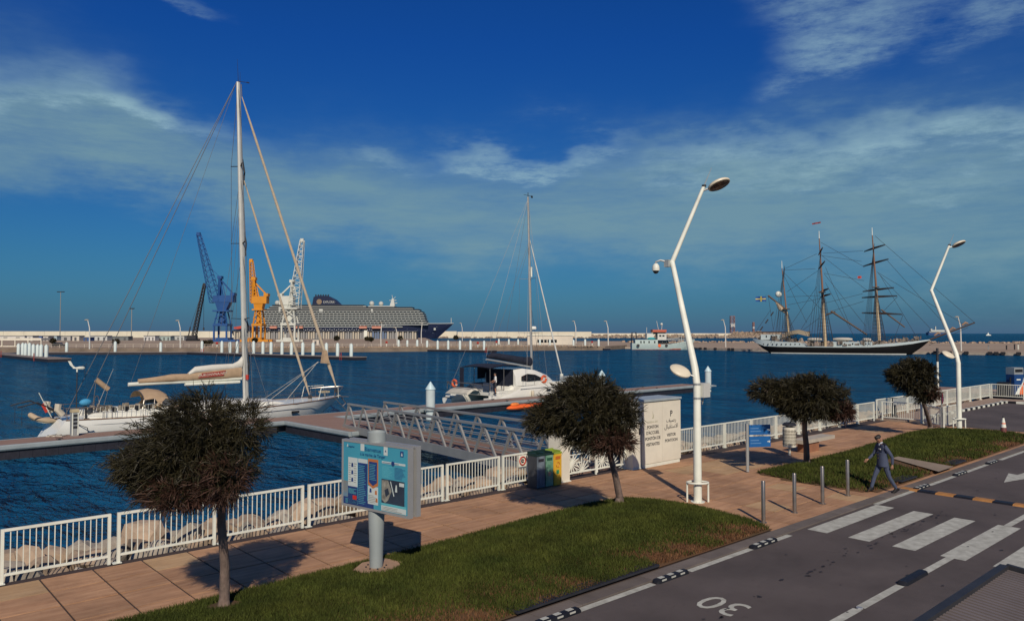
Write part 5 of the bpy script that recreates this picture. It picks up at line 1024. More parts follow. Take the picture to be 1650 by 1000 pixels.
for k, (x, y, Yd) in enumerate(((350, 562, 240), (623, 552.5, 262), (770, 554.5, 245), (800, 550, 275), (954, 552, 270))):
    c = far(x, Yd + 4, .3); t = thing('safety_post', 'small red safety post on the far quay, %s of five from the left' % ('first' if k == 0 else ORD[k]), 'post', c, 0, 'red safety posts on the far quay'); MB().b2((-.12, -.1, 0), (.12, .1, 1.3)).build('post', white, t); MB().lathe([(.42, -.1), (.42, .1)], (0, 0, 1.35), 12, 'Y').build('ring_box', red, t)
# quay railing
t = thing('quay_railing', 'thin white railing along the far quay edge', 'railing', far(70, 240, .2)); pl = Plane(far(70, 240), far(960, 268)); t.rotation_euler.z = pl.rz; ln = (far(960, 268) - far(70, 240)).length; q = MB()
for k in range(74): q.b2((k * ln / 74 - .06, 0, 0), (k * ln / 74 + .06, .1, 1.15))
for z in (.6, 1.1): q.b2((0, .02, z), (ln, .08, z + .07))
q.build('railing_frame', M('far_white', (.46, .42, .34), .6), t)
r5 = random.Random(3); bl = MB()
for k in range(700):
    x = r5.uniform(330, 965); Yd = np.interp(x, (330, 560, 960), (241.5, 245, 270)) + r5.uniform(0, 3.5); c = far(x, Yd, .3); s = r5.uniform(.2, .6); bl.box(c, (s, s, s * .7), r5.uniform(0, 3))
o = bl.build('quay_rubble', rockm[0], kind='stuff'); o['label'] = 'loose rubble along the far quay edge'; o['category'] = 'rubble'
# distant port sheds, containers, cars
def hut(x0, x1, ytop, Yd, label, col, roof=None, name='port_shed', z=.2, dep=6, doors=2, cat='shed'):
    a, b = far(x0, Yd), far(x1, Yd); pl = Plane(a, b); w = (b - a).length; h = H + (537 - ytop) / 1224 * Yd - z; t = thing(name, label, cat, (a.x, a.y, z), pl.rz)
    MB().b2((0, 0, 0), (w, dep, h)).build('wall', M('shed_%s' % '_'.join('%d' % (c * 100) for c in col), col, .7, var=.1, vs=.2), t); MB().b2((-.2, -.3, h), (w + .2, dep + .2, h + .25)).build('roof', roof or M('roof_grey', (.16, .17, .17), .7), t)
    for k in range(doors): MB().b2((w * (k + .3) / doors, -.06, .1), (w * (k + .62) / doors, 0, h * .72)).build('door', M('shed_door', (.08, .085, .09), .6), t)
    return t
sheds = [(-20, 40, 541, 520, 'long white port shed at the left edge', (.55, .54, .5)), (44, 53, 541, 470, 'white container left of the blue one', (.5, .5, .47)), (55, 68, 541.2, 480, 'blue container near the tall light mast', (.04, .09, .25)), (70, 78, 541.5, 470, 'small white cabin with a dark doorway', (.52, .5, .46)), (80, 92, 541, 500, 'pale blue cabin left of the light mast', (.33, .42, .45)), (99, 114, 541.3, 480, 'grey twin cabins right of the light mast', (.36, .36, .34)), (117, 128, 541, 470, 'white cabin with a round dark opening', (.52, .49, .42)), (135, 144, 543.5, 460, 'low blue skip by the lamp post', (.03, .08, .22)), (146, 173, 541, 490, 'long white container row behind the lamp', (.45, .47, .45)), (176, 207, 542, 500, 'dark roofed open shelter', (.14, .16, .16)), (232, 250, 541, 480, 'white shed behind the slanting stay', (.5, .5, .48)), (255, 275, 541.5, 490, 'pale green shed left of the crawler crane', (.30, .38, .36)), (278, 297, 541, 500, 'pale shed beside the crawler crane', (.42, .44, .42)), (504, 514, 546.5, 300, 'small white kiosk by the furled sails', (.55, .5, .42))]
for k, (a, b, y, Yd, lb, col) in enumerate(sheds): hut(a, b, y, Yd, lb + ' on the far quay', col, doors=3 if b - a > 15 else 1)
t = hut(850, 923, 540.5, 305, 'low cream marina building behind the catamaran mast', (.56, .52, .43), white, 'marina_building', .2, 10, 0, 'building'); 
for k in range(6): MB().b2((4.0 + k * 1.35, -.06, .9), (5.0 + k * 1.35, 0, 2.1)).build('window', glass_d, t)
t = thing('terrace_pavilion', 'long cream flat roofed terrace at the left edge of the far quay', 'pavilion', far(-60, 262, .2)); pl = Plane(far(-60, 262), far(67, 262)); t.rotation_euler.z = pl.rz; w = (far(67, 262) - far(-60, 262)).length
MB().b2((0, 0, 2.2), (w, 5, 3.0)).build('roof', cream, t); MB().b2((.4, .3, -.9), (w, 4.6, .3)).build('terrace_wall', cream, t)
for k in range(7): MB().b2((k * w / 6.05, 0, -.5), (k * w / 6.05 + .3, .3, 2.2)).build('column', cream, t)
t = thing('parked_car', 'dark car parked behind the railing on the far quay', 'car', far(95, 262, .2), AL - math.pi / 2)
MB().prism_xz([(-2.1, .3), (2.1, .3), (2.15, .75), (1.3, .9), (.7, 1.4), (-1.0, 1.42), (-1.8, .95), (-2.15, .85)], -.85, .85).build('body', M('car_black', (.015, .017, .022), .25), t)
MB().prism_xz([(-1.55, .95), (1.15, .92), (.65, 1.34), (-.95, 1.36)], -.87, .87).build('windows', glass_d, t)
for x in (-1.35, 1.35):
    for y in (-.8, .8): MB().lathe([(.33, -.1), (.33, .1)], (x, y, .33), 12, 'Y').build('wheel', black, t)
# wind blown little trees
for k, (x, y, Yd, s) in enumerate(((87, 549, 300, 1.0), (189, 551, 290, 1.1), (333, 553, 262, .9), (340, 552, 262, .8), (412, 548, 300, .9), (544, 545, 300, .9), (593, 546, 300, .8), (599, 546.5, 300, .8), (646, 545, 300, .8), (736, 544, 310, .8))):
    c = far(x, Yd, .2); t = thing('quay_tree', 'small wind bent dark tree on the far quay, %s from the left' % ('first' if k == 0 else ORD[k]), 'tree', c, 0, 'small dark trees on the far quay'); zc = H - (y - 537) / 1224 * Yd - .2
    MB().path([(0, 0, 0), (.1, 0, zc * .5), (-.2, .1, zc)], [.14, .1, .06], 6).build('trunk', bark, t); rr = np.random.default_rng(k); n = 700; d = rr.normal(size=(n, 3)); d /= np.linalg.norm(d, axis=1)[:, None]
    Cc = np.array([-.3 * SU, .3 * CU, zc]) + d * np.array([1.25, 1.25, 1.05]) * s * (rr.random(n) ** .4)[:, None] + np.array([0, 0, .1]); S1 = rr.normal(size=(n, 3)) * .11; S2 = rr.normal(size=(n, 3)) * .3
    tri_mesh('crown', np.stack([Cc - S1, Cc + S1, Cc + S2], 1).reshape(-1, 3), leaf_m, 3, t)
# far lamp posts
def far_lamp(x, ytop, ybase, label, bent=1, z=.2):
    Yd = (H - z) * 1224 / (ybase - 537); h = (ybase - ytop) / 1224 * Yd; t = thing('quay_lamp', label, 'street lamp', far(x, Yd, z), AL - math.pi / 2, 'lamp posts on the far quays'); r = .18 + Yd * .00012
    if bent: MB().path([(0, 0, 0), (-.05, 0, h * .5), (-.1 * bent, 0, h * .72), (-.13 * h * .45 * bent - .2, 0, h)], [r, r * .9, r * .8, r * .55], 7).build('pole', M('far_lamp_white', (.55, .55, .50), .5), t, True); MB().ball((-.13 * h * .45 * bent - .5, 0, h - .05), (.7, .4, .2), 8, 5).build('lamp_head', M('far_lamp_head', (.40, .36, .28), .5), t, True)
    else:
        MB().tube((0, 0, 0), (0, 0, h), r * 1.5, r, 7).build('pole', M('far_mast_grey', (.22, .23, .22), .6), t, True); q = MB()
        for s in (-1, 0, 1): q.box((s * h * .055, 0, h + .1), (h * .045, .8, .5))
        q.bar((-h * .08, 0, h - .2), (h * .08, 0, h - .2), .25).build('floodlights', dark, t)
    return t
far_lamp(97, 470, 545.5, 'tall grey floodlight mast at far left', 0); far_lamp(212, 497, 548, 'thinner floodlight mast behind the yacht stern', 0)
far_lamp(145, 515, 562, 'bent white lamp post left of the slanting stay'); far_lamp(291, 516, 560, 'bent white lamp post left of the crawler crane'); far_lamp(679, 520, 553, 'bent white lamp post in front of the ship bow', -1); far_lamp(745, 520, 549, 'bent white lamp post right of the ship bow'); far_lamp(928, 517, 553, 'bent white lamp post right of the catamaran mast'); far_lamp(980, 517, 556, 'bent white lamp post behind the fishing boat stern'); far_lamp(640, 527, 556, 'bent white lamp post before the columned shed'); far_lamp(614, 519, 558, 'bent white lamp post by the lifeboats', -1)
far_lamp(1169, 515, 559, 'bent white lamp post between fishing boat and tall ship', 1, -.45); far_lamp(1548, 510, 565, 'bent white lamp post at the tall ship bowsprit', 1, -.45)
for k, x in enumerate((1592, 1621, 1634, 1640)): 
    t = thing('pier_post', 'small service post on the stone pier, %s of four from the left' % ('first' if k == 0 else ORD[k]), 'post', far(x, 245, -.45)); MB().b2((-.2, -.15, 0), (.2, .15, 1.3 if k < 2 else 1.7)).build('post_body', (grey, dark, dark, white)[k], t); MB().b2((-.25, -.2, 1.3 if k < 2 else 1.7), (.25, .2, 1.4 if k < 2 else 1.8)).build('post_top', dark, t)
# lattice beacon towers
def tower(x, ytop, Yd, w, label, zb):
    t = thing('beacon_tower', label, 'tower', far(x, Yd, zb), AL - math.pi / 2); h = H + (537 - ytop) / 1224 * Yd - zb; tr = M('tower_red', (.24, .12, .10), .7); tw = M('tower_white', (.42, .42, .40), .7)
    for i in range(5):
        q = MB(); z0, z1 = h * i / 5, h * (i + 1) / 5
        for a in (-1, 1):
            for b in (-1, 1): q.bar((a * w, b * w, z0), (a * w, b * w, z1), .5)
        for a, b, c, d in ((-1, -1, 1, -1), (1, -1, 1, 1), (-1, 1, 1, 1), (-1, -1, -1, 1)): q.bar((a * w, b * w, z0), (c * w, d * w, z1), .32); q.bar((c * w, d * w, z0), (a * w, b * w, z1), .32); q.bar((a * w, b * w, z1), (c * w, d * w, z1), .4)
        if i == 2: q.box((0, 0, (z0 + z1) / 2), (w * 1.9, w * 1.9, h / 7))
        q.build('tower_section', tw if i in (2,) else tr, t)
tower(1180, 509, 1140, 2.9, 'red and white lattice beacon tower on the breakwater', 3); tower(1214, 519, 1140, 1.1, 'slim beacon near the breakwater end', 5)
# ------------------------------------------------------------------ port cranes
def lattice_beam(m, p, q, w0, w1, n, r):
    p, q = Vector(p), Vector(q); d = (q - p).normalized(); sx = Vector((0, 1, 0)); up = d.cross(sx).normalized(); c = []
    for i in range(n + 1):
        f = i / n; w = w0 + (w1 - w0) * f; o = p.lerp(q, f); c.append([o + (sx * a + up * b) * w / 2 for a, b in ((-1, -1), (1, -1), (1, 1), (-1, 1))])
    for i in range(n):
        for k in range(4): m.bar(c[i][k], c[i + 1][k], r); m.bar(c[i][k], c[i + 1][(k + 1) % 4], r * .6); m.bar(c[i][k], c[i][(k + 1) % 4], r * .6)
def crane(label, m, Yd, base, body, house, atop, strut, jib, jw, top_py):
    x0, x1, yb_, yp = base; o = far((x0 + x1) / 2, Yd, .2); pl = Plane(o, far(x1 + 50, Yd), .2); t = thing('harbour_crane', label, 'crane', o, pl.rz, 'portal cranes on the far quay'); P = lambda x, y: pl(x, y)
    (a, zb), (b, _) = P(x0, yb_), P(x1, yb_); z1 = P(x0, yp)[1]; wl = (b - a) / 2 * .52
    q = MB().b2((a, -4.5, 0), (b, -2.5, z1 * .45)).b2((a, 2.5, 0), (b, 4.5, z1 * .45)).b2(((a * .72 + b * .28), -4.4, z1 * .45), ((a * .28 + b * .72), 4.4, z1 * .9)).build('bogie', m, t); zt = P(0 + body[0], body[2])[1]; lx0, lx1 = P(body[0], 500)[0], P(body[1], 500)[0]; zm = P(body[0], body[3])[1]
    for sx, sx2 in ((lx0, lx0), (lx1, lx1)):
        for sy in (-3.4, 3.4): MB().bar((sx, sy, z1 * .3), (sx, sy, zm), .85).build('portal_leg', m, t)
    MB().b2((lx0 - .6, -4, zm), (lx1 + .6, 4, zm + 1.2)).build('portal_beam', m, t); q = MB(); cx = (lx0 + lx1) / 2; hw_ = (lx1 - lx0) / 2
    for sx in (-1, 1):
        for sy in (-1, 1): q.bar((cx + sx * hw_, sy * 3, zm + 1), (cx + sx * hw_ * .6, sy * 2, zt), .6)
    for f in (.0, .5): q.bar((cx - hw_, -3, zm + (zt - zm) * f), (cx + hw_ * .7, -2.4, zm + (zt - zm) * (f + .5)), .35); q.bar((cx + hw_, -3, zm + (zt - zm) * f), (cx - hw_ * .7, -2.4, zm + (zt - zm) * (f + .5)), .35)
    q.b2((cx - hw_ * .35, -1.2, zm), (cx + hw_ * .35, 1.2, zt)); q.build('tower', m, t); MB().b2((cx - hw_ * 1.3, -3.4, zt), (cx + hw_ * 1.3, 3.4, zt + .8)).build('platform', m, t)
    hx0, h1 = P(house[0], house[2]); hx1, h0 = P(house[1], house[3]); MB().b2((hx0, -2.6, h0), (hx1, 2.6, h1)).build('machinery_house', m, t); MB().loft([[(cx - 2, -2, zt), (cx + 2, -2, zt), (cx + 2, 2, zt), (cx - 2, 2, zt)], [(hx0 + 1, -2.4, h0), (hx1 - 2, -2.4, h0), (hx1 - 2, 2.4, h0), (hx0 + 1, 2.4, h0)]], True).build('slewing_neck', m, t)
    ax, az_ = P(*atop); q = MB()
    for sy in (-1.6, 1.6): q.bar((ax, sy * .7, az_), (ax - .5, sy, h0), .9); q.bar((ax, sy * .7, az_), (ax + 2.2, sy, h1), .5)
    q.box((ax, 0, az_), (2.4, 3.2, 1.6)); q.build('a_frame', m, t); s0, s1 = P(*strut[0]), P(*strut[1]); MB().bar((s0[0], 0, s0[1]), (s1[0], 0, s1[1]), .7).box((s1[0], 0, s1[1]), (2.4, 4, 1.6)).build('counterweight_arm', m, t)
    q = MB(); j0, j1 = P(*jib[0]), P(*jib[1]); lattice_beam(q, (j0[0], 0, j0[1]), (j1[0], 0, j1[1]), jw[0], jw[1], 13, .33); q.box((j1[0], 0, j1[1]), (1.8, 1.6, 1.8)); q.build('jib', m, t)
    MB().bar((ax, 0, az_), (j0[0] + (j1[0] - j0[0]) * .55, 0, j0[1] + (j1[1] - j0[1]) * .55 + .5), .22).build('luffing_rod', m, t); return t
cb_ = M('crane_blue', (.014, .070, .22), .5, var=.15, vs=.3); cy_ = M('crane_yellow', (.56, .23, .015), .5, var=.1, vs=.3); cw_ = M('crane_white', (.52, .54, .48), .5, var=.1, vs=.3)
crane('tall blue portal crane with raised lattice jib', cb_, 425, (340, 384, 550, 543), (349, 369, 502, 525), (346, 378, 476, 487), (355, 447), ((357, 452), (376, 474)), ((348, 486), (320, 377)), (5.2, 1.8), 0)
crane('yellow portal crane right of the yacht mast', cy_, 425, (391, 436, 550, 543), (411, 424, 500, 525), (408, 431.5, 477.5, 489), (409.5, 449), ((413, 457), (430, 475)), ((410, 486), (405, 420)), (3.6, 1.6), 0)
crane('white portal crane in front of the cruise ship', cw_, 425, (449, 486, 550, 543), (457, 478, 498, 524), (452, 474, 477, 491), (471, 453), ((468, 460), (452.5, 475)), ((474, 496), (487, 387)), (6.0, 2.0), 0)
t = thing('crawler_crane', 'dark crawler crane with thin lattice jib left of the blue crane', 'crane', far(311, 460, .2)); pl = Plane(far(311, 460), far(360, 460), .2); t.rotation_euler.z = pl.rz; (a, za), (b, zb2) = pl(313, 540), pl(329.5, 458.5); q = MB(); lattice_beam(q, (a, 0, za), (b, 0, zb2), 2.2, 1.3, 16, .38); q.box((b, 0, zb2), (1.6, 1, 1.8)).build('jib', dark, t)
MB().b2((-3.4, -2, 0), (3.6, -1, 1.2)).b2((-3.4, 1, 0), (3.6, 2, 1.2)).build('track', black, t); MB().b2((-3, -1.6, 1.2), (2.4, 1.6, 3.4)).build('cab', dark, t); c1, zc1 = pl(328.5, 460); c2, zc2 = pl(328.2, 528); MB().tube((c1, 0, zc1), (c2, 0, zc2), .12, n=4).box((c2, 0, zc2 - .6), (.7, .7, 1.6)).build('hook_line', dark, t); MB().bar((-2.6, 0, 3.2), (-1.6, 0, 8.5), .5).bar((-1.6, 0, 8.5), (b, 0, zb2), .14).build('gantry', dark, t)
# ------------------------------------------------------------------ cruise ship and the columned shed
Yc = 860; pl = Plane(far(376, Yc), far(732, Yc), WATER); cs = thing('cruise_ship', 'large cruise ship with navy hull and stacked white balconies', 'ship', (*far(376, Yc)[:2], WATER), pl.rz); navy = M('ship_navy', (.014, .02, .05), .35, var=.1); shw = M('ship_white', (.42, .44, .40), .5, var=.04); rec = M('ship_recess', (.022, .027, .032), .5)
P = lambda x, y: pl(x, y); hb = 16
def ring_at(x, yt, w, xs_): s, zt = P(x, yt); return [(s, w, zt), (s + xs_ * .5, w * .92, zt * .5), (s + xs_, w * .6, -1), (s + xs_, -w * .6, -1), (s + xs_ * .5, -w * .92, zt * .5), (s, -w, zt)]
MB().loft([ring_at(378, 533, 11, 4), ring_at(386, 531, 14, 2), ring_at(410, 527, hb, 0), ring_at(618, 526.5, hb, 0), ring_at(628, 522.5, hb, 0), ring_at(660, 522.3, 14.5, -1), ring_at(690, 522, 10, -6), ring_at(712, 521.8, 5.5, -12), ring_at(731, 521.3, .4, -20)]).build('hull', navy, cs)
MB().loft([[(P(x, 521)[0], w + .25, P(x, y)[1]) for w, y in ((w0, y0), (-w0 - .5, y0), (-w0 - .5, y0 + .8), (w0, y0 + .8))] for x, w0, y0 in ((618, hb - .3, 525.5), (628, hb - .3, 521.4), (660, 14.3, 521.1), (690, 9.8, 520.8), (712, 5.3, 520.6), (731, .3, 520.2))], True).build('bow_rail', shw, cs)
decks = [(527.2, 424, 652), (523.6, 421, 692), (520, 419, 690), (516.4, 420, 688), (512.8, 421, 687), (509.2, 422, 686), (505.6, 425, 684), (502, 430, 679), (498.5, 436, 668), (495, 440, 590)]
q = MB(); dv = MB()
for k, (y, x0, x1) in enumerate(decks):
    (s0, z0), (s1, _) = P(x0, y), P(x1, y); z1 = P(x0, y - 3.6)[1]; w = hb if k < 8 else hb - 3 - (k - 8) * 2
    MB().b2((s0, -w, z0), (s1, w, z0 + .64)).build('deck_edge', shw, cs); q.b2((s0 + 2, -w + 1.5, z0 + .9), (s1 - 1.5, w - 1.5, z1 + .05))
    if k < 7:
        n = int((s1 - s0) / 4.2)
        for i in range(n): x = s0 + 1.5 + (s1 - s0 - 3) * i / n; dv.b2((x, -w + .1, z0 + .9), (x + .45, -w + 1.6, z1))
        MB().b2((s0 + .6, -w + .02, z0 + .9), (s1 - .8, -w + .1, z0 + 1.55)).build('balcony_front', M('balcony_glass', (.085, .105, .115), .2, spec=.6), cs)
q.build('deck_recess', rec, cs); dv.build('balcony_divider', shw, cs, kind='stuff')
(s0, z0), (s1, z1) = P(520, 503), P(538, 498); MB().b2((s0, -hb - .3, z0), (s0 + 4, -hb + 2, z1)).build('deck_screen', shw, cs); (s2, _) = P(456, 503); MB().b2((s2, -hb - .2, z0), (s2 + 2, -hb + 2, z1 + 2)).build('deck_screen', shw, cs); (s2, _) = P(602, 503); MB().b2((s2, -hb - .2, z0), (s2 + 2, -hb + 2, z1)).build('deck_screen', shw, cs)
fz = [P(x, y) for x, y in ((505, 492), (507.5, 478.5), (516, 476.5), (530, 477), (541, 482.5), (550.5, 491.5))]; fu = MB().prism_xz(fz, -6, 6).build('funnel', navy, cs); MB().prism_xz([P(x, y) for x, y in ((509, 498), (506, 492), (551, 492), (553, 498))], -8, 8).build('funnel_base', shw, fu); MB().lathe([(3.0, -6.2), (3.0, -6.05)], (P(516.5, 486.3)[0], 0, P(516.5, 486.3)[1]), 14, 'Y').build('emblem', M('emblem_bronze', (.22, .16, .10), .5), fu); text('lettering', 'EXPLORA', 4.0, shw, fu, face_m((P(532, 487)[0], -6.1, P(532, 487)[1]), (1, 0, 0), (0, 0, 1)), ext=.05, sx=.75)
q = MB()
for x in (509, 513, 517, 521, 525, 529): s, z = P(x, 477.5); q.tube((s, 0, z - 2), (s, 0, z + 2.2), .8, n=6)
q.build('exhaust_pipe', dark, fu)
for x, y, r in ((447, 488, 3.0), (599, 489, 3.0), (614, 489.3, 2.8)): s, z = P(x, y); MB().ball((s, 0, z), r, 10, 6).tube((s, 0, z - 5), (s, 0, z), 1.3).build('satellite_dome', shw, cs, True)
s, z = P(633, 497); zt = P(633, 478)[1]; MB().loft([[(s - 4, -3, z), (s + 3, -3, z), (s + 3, 3, z), (s - 4, 3, z)], [(s - 1, -1, zt - 2), (s + 1, -1, zt - 2), (s + 1, 1, zt - 2), (s - 1, 1, zt - 2)]], True).bar((s - 4, 0, zt - 4), (s + 4, 0, zt - 4), .7).bar((s - 3, 0, zt - 8), (s + 5, 0, zt - 7), .8).bar((s, 0, zt - 3), (s - 1, 0, zt + 2), .5).bar((s, 0, zt - 3), (s + 3, 0, zt), .5).build('radar_mast', shw, cs)
for x0, x1, y0, y1 in ((596, 637, 498, 493), (566, 592, 498, 493.3), (478, 504, 498, 493.5), (620, 668, 501.5, 498.5)): (a, za), (b, zb2) = P(x0, y0), P(x1, y1); MB().b2((a, -9, za), (b, 9, zb2)).build('top_house', shw, cs); MB().b2((a + 1, -9.1, za + (zb2 - za) * .3), (b - 1, -9.05, za + (zb2 - za) * .7)).build('house_window', glass_d, cs)
for x0, x1 in ((584, 596), (604, 619), (443, 454), (483, 495)): (a, za), (b, _) = P(x0, 530), P(x1, 530); MB().loft([[(x, -hb - .3 + .2 - c * 3, za + d) for c, d in ((0, 0), (1, .6), (1, 2.2), (.6, 3), (0, 3.2))] for x in (a, a + 1.2, b - 1.2, b)]).build('lifeboat', M('lifeboat_orange', (.50, .22, .15), .5), cs)
(a, za), (b, zb2) = P(381, 531), P(398, 524.5); MB().loft([[(a, -8, za + 1), (a, 8, za + 1), (a, 8, za + 3), (a, -8, za + 3)], [(b, -13, za), (b, 13, za), (b, 13, zb2), (b, -13, zb2)]], True).build('stern_hull_red', M('stern_red', (.52, .09, .06), .5), cs)
q = MB()
for k in range(52): x = 425 + k * 3.5; s, z = P(x, 530.5 + (k % 2)); q.box((s, -hb - .05, z), (1.1, .3, .8))
q.build('hull_windows', M('hull_pale_windows', (.35, .36, .34), .4), cs, kind='stuff')
MB().bar((P(700, 521)[0], -8, P(700, 530)[1]), (P(703, 521)[0], -7.5, P(700, 530)[1]), 1.5, 2.4).build('anchor_pocket', shw, cs); MB().tube((P(727, 521)[0], 0, P(727, 521)[1]), (P(727, 521)[0], 0, P(727, 512)[1]), .4, n=6).build('bow_mast', shw, cs)
t = thing('column_shed', 'long terminal shed with pale upright panels below the cruise ship', 'building', far(376, 640, .2)); pl2 = Plane(far(376, 640), far(671, 640), .2); t.rotation_euler.z = pl2.rz; ln = pl2(671, 540)[0]; hh = pl2(500, 534)[1]
MB().b2((0, 1.5, 0), (ln, 12, hh)).build('wall', M('shed_dark', (.09, .10, .11), .7), t); MB().b2((-.5, -.3, hh), (ln + .5, 12.5, hh + .4)).build('roof', M('roof_grey2', (.12, .13, .13), .7), t); pp = [M('panel_cream', (.42, .38, .30), .8), M('panel_grey', (.26, .26, .25), .8), M('panel_bluegrey', (.12, .17, .26), .8)]
for k in range(74):
    x = ln * (k + .2) / 74; MB().b2((x, .8 * (k % 2), 0), (x + ln / 74 * .62, 1.5, hh)).build('panel', pp[2] if 55 < k < 62 else pp[(k * 7 // 3) % 2], t)
MB().b2((ln * .715, -1, 0), (ln * .732, 0, hh + 1)).build('pillar', white, t)
# ------------------------------------------------------------------ fishing boat
Yf = 279; pl = Plane(far(1017, Yf), far(1121, Yf), WATER); fb = thing('fishing_boat', 'worn pale green fishing boat with red wheelhouse roof', 'boat', (*far(1017, Yf)[:2], WATER), pl.rz); P = lambda x, y: pl(x, y); fg = M('boat_pale_green', (.40, .49, .46), .6, var=.1, vs=.5); fw = M('boat_white_worn', (.54, .54, .48), .6, var=.12, vs=.6)
rings = []
for x, yt, w in ((1017, 552, 2.2), (1025, 553.5, 2.9), (1050, 554.5, 3.2), (1075, 554.5, 3.2), (1095, 552, 2.6), (1110, 548.5, 1.4), (1120, 546.5, .1)):
    s, zt = P(x, yt); k = -2.2 if x > 1105 else (-1 if x > 1090 else 0); rings.append([(s, w, zt), (s + k * .5, w * .95, zt * .5), (s + k, w * .8, 0), (s + k, 0, -.8), (s + k, -w * .8, 0), (s + k * .5, -w * .95, zt * .5), (s, -w, zt)])
MB().loft(rings).build('hull', fg, fb, True); MB().loft([[(r[0][0] + .05, r[3][1] - abs(r[6][1]) * q_ - .03, z_) for q_, z_ in ((.82, .05), (.83, .5), (.6, .5), (.6, .05))] for r in rings[:5]], True).build('boot_stripe', M('rust_red', (.28, .10, .07), .8, var=.4, vs=1), fb)
def bx(m, x0, x1, y0, y1, w, name, mat, par=fb): (a, z0), (b, z1) = P(x0, y1), P(x1, y0); return MB().b2((a, -w, z0), (b, w, z1)).build(name, mat, par)
bx(0, 1022, 1058, 547, 555, 2.4, 'deckhouse', fg); bx(0, 1058, 1072, 537, 547.5, 2.0, 'wheelhouse', fw); bx(0, 1050, 1072, 531, 534.8, 2.2, 'wheelhouse_roof', M('roof_orange_red', (.45, .10, .05), .6)); bx(0, 1051, 1071, 534.8, 538, 1.8, 'wheelhouse_window', glass_d); bx(0, 1041, 1052, 537, 547, 1.7, 'aft_house', fw); bx(0, 1074, 1118, 546.0, 547.6, .0, 'x', fw).name = 'side_board'
for x in (1060.5, 1065.5): bx(0, x, x + 3.4, 539.5, 542, 2.03, 'side_window', glass_d)
bx(0, 1058, 1075, 548, 553, 2.5, 'shelter_opening', glass_d); (s, z) = P(1048, 545.5); MB().ball((s, -1.9, z), (1.6, .8, .55), 10, 6).build('skiff', M('skiff_turquoise', (.03, .30, .32), .5), fb, True)
for x in (1030, 1035, 1043, 1052): bx(0, x, x + 2, 549, 552.5, 2.44, 'dark_window', glass_d)
for x, m in ((1060, orange), (1111, dark), (1026, dark), (1071, dark)): s, z = P(x, 558.5 if x < 1100 else 557); MB().lathe([(.55, -.2), (.55, .2)], (s, -3.05 if x < 1100 else -1.55, z + .5), 12, 'Y').build('hull_fender', m, fb)
q = MB()
for x, y0, y1, dx in ((1061, 531, 517, -3), (1066, 531, 522, 1), (1042, 537, 527, 0), (1094, 551, 540, 0), (1098, 551, 540, 0)): (a, z0), (b, z1) = P(x, y0), P(x + dx, y1); q.tube((a, 0, z0), (b, 0, z1), .09, n=5)
q.bar((P(1075, 546)[0], 0, P(1075, 546)[1]), (P(1093, 545)[0], 0, P(1093, 544)[1]), .12).build('mast_pole', fw, fb); (s, z) = P(1066, 522); MB().ball((s, 0, z), .45, 8, 5).build('radar', white, fb)
(a, z0), (b, z1) = P(1018, 553), P(1027, 535.5); MB().path([(a, 0, z0), (a + .2, 0, z1), (a + 1.6, 0, z1 + .1), (b, 0, z0)], .13, 5).path([(a, 1.2, z0), (a + .2, 1.2, z1), (a + 1.6, 1.2, z1 + .1), (b, 1.2, z0)], .13, 5).build('stern_gantry', dark, fb)
# ------------------------------------------------------------------ tall ship
pa, pb_ = gnd(1249.8, 568.8, WATER), gnd(1473, 571.4, WATER); pl = Plane(pa, pb_, WATER); ts = thing('tall_ship', 'black hulled three masted tall ship with blue and yellow flag', 'ship', (pa.x, pa.y, WATER), pl.rz); P = lambda x, y: pl(x, y)
tb = M('hull_black', (.005, .0045, .0045), .6, var=.2, vs=.4, spec=.15); tp = M('strake_pale', (.40, .46, .45), .5, var=.06); tm = M('mast_buff', (.46, .36, .22), .6, var=.15, vs=.8); td = M('spar_brown', (.07, .045, .03), .6, var=.2); ropd = M('tarred_rope', (.035, .035, .04), .8)
st = [(1214, 547.0, 545.6, 1.0, 6), (1222, 552.5, 546.5, 2.6, 4.2), (1235, 557.0, 547.6, 3.5, 2.0), (1260, 558.0, 550, 4.1, .6), (1292, 558.4, 551.5, 4.3, 0), (1300, 558.6, 557.6, 4.3, 0), (1360, 559.2, 558.3, 4.3, 0), (1402, 559.0, 557.0, 4.1, 0), (1412, 558.5, 554.6, 3.9, 0), (1440, 557.0, 552.6, 3.2, -.6), (1470, 553.5, 549.8, 1.9, -1.6), (1490, 549.8, 547.6, .7, -3.6), (1499, 548.0, 546.6, .12, -5.6)]
MB().loft([[(s + sh_ * f2, w * wf, z * lf if lf > 0 else lf) for (s, z) in [P(x, yb_)] for wf, lf, f2 in ((1, 1, 0), (1.0, .55, .35), (.94, .15, .8), (.8, -.6, 1), (-.8, -.6, 1), (-.94, .15, .8), (-1.0, .55, .35), (-1, 1, 0))] for x, yb_, yt, w, sh_ in st]).build('hull', tb, ts, True)
MB().loft([[(P(x, yb_)[0], w + .03, P(x, yb_)[1] - .02), (P(x, yt)[0], w + .03, P(x, yt)[1]), (P(x, yt)[0], w - .25, P(x, yt)[1]), (P(x, yt)[0], -w + .25, P(x, yt)[1]), (P(x, yt)[0], -w - .03, P(x, yt)[1]), (P(x, yb_)[0], -w - .03, P(x, yb_)[1] - .02)] for x, yb_, yt, w, sh_ in st]).build('bulwark', tp, ts, True)
MB().loft([[(P(x, 560)[0] + sh_ * .95, w * .945, .02), (P(x, 560)[0] + sh_ * .9, w * .965, .34), (P(x, 560)[0] + sh_ * .9, -w * .965, .34), (P(x, 560)[0] + sh_ * .95, -w * .945, .02)] for x, yb_, yt, w, sh_ in st[2:11]], True).build('waterline_stripe', M('stripe_white', (.5, .5, .45), .6), ts)
q = MB()
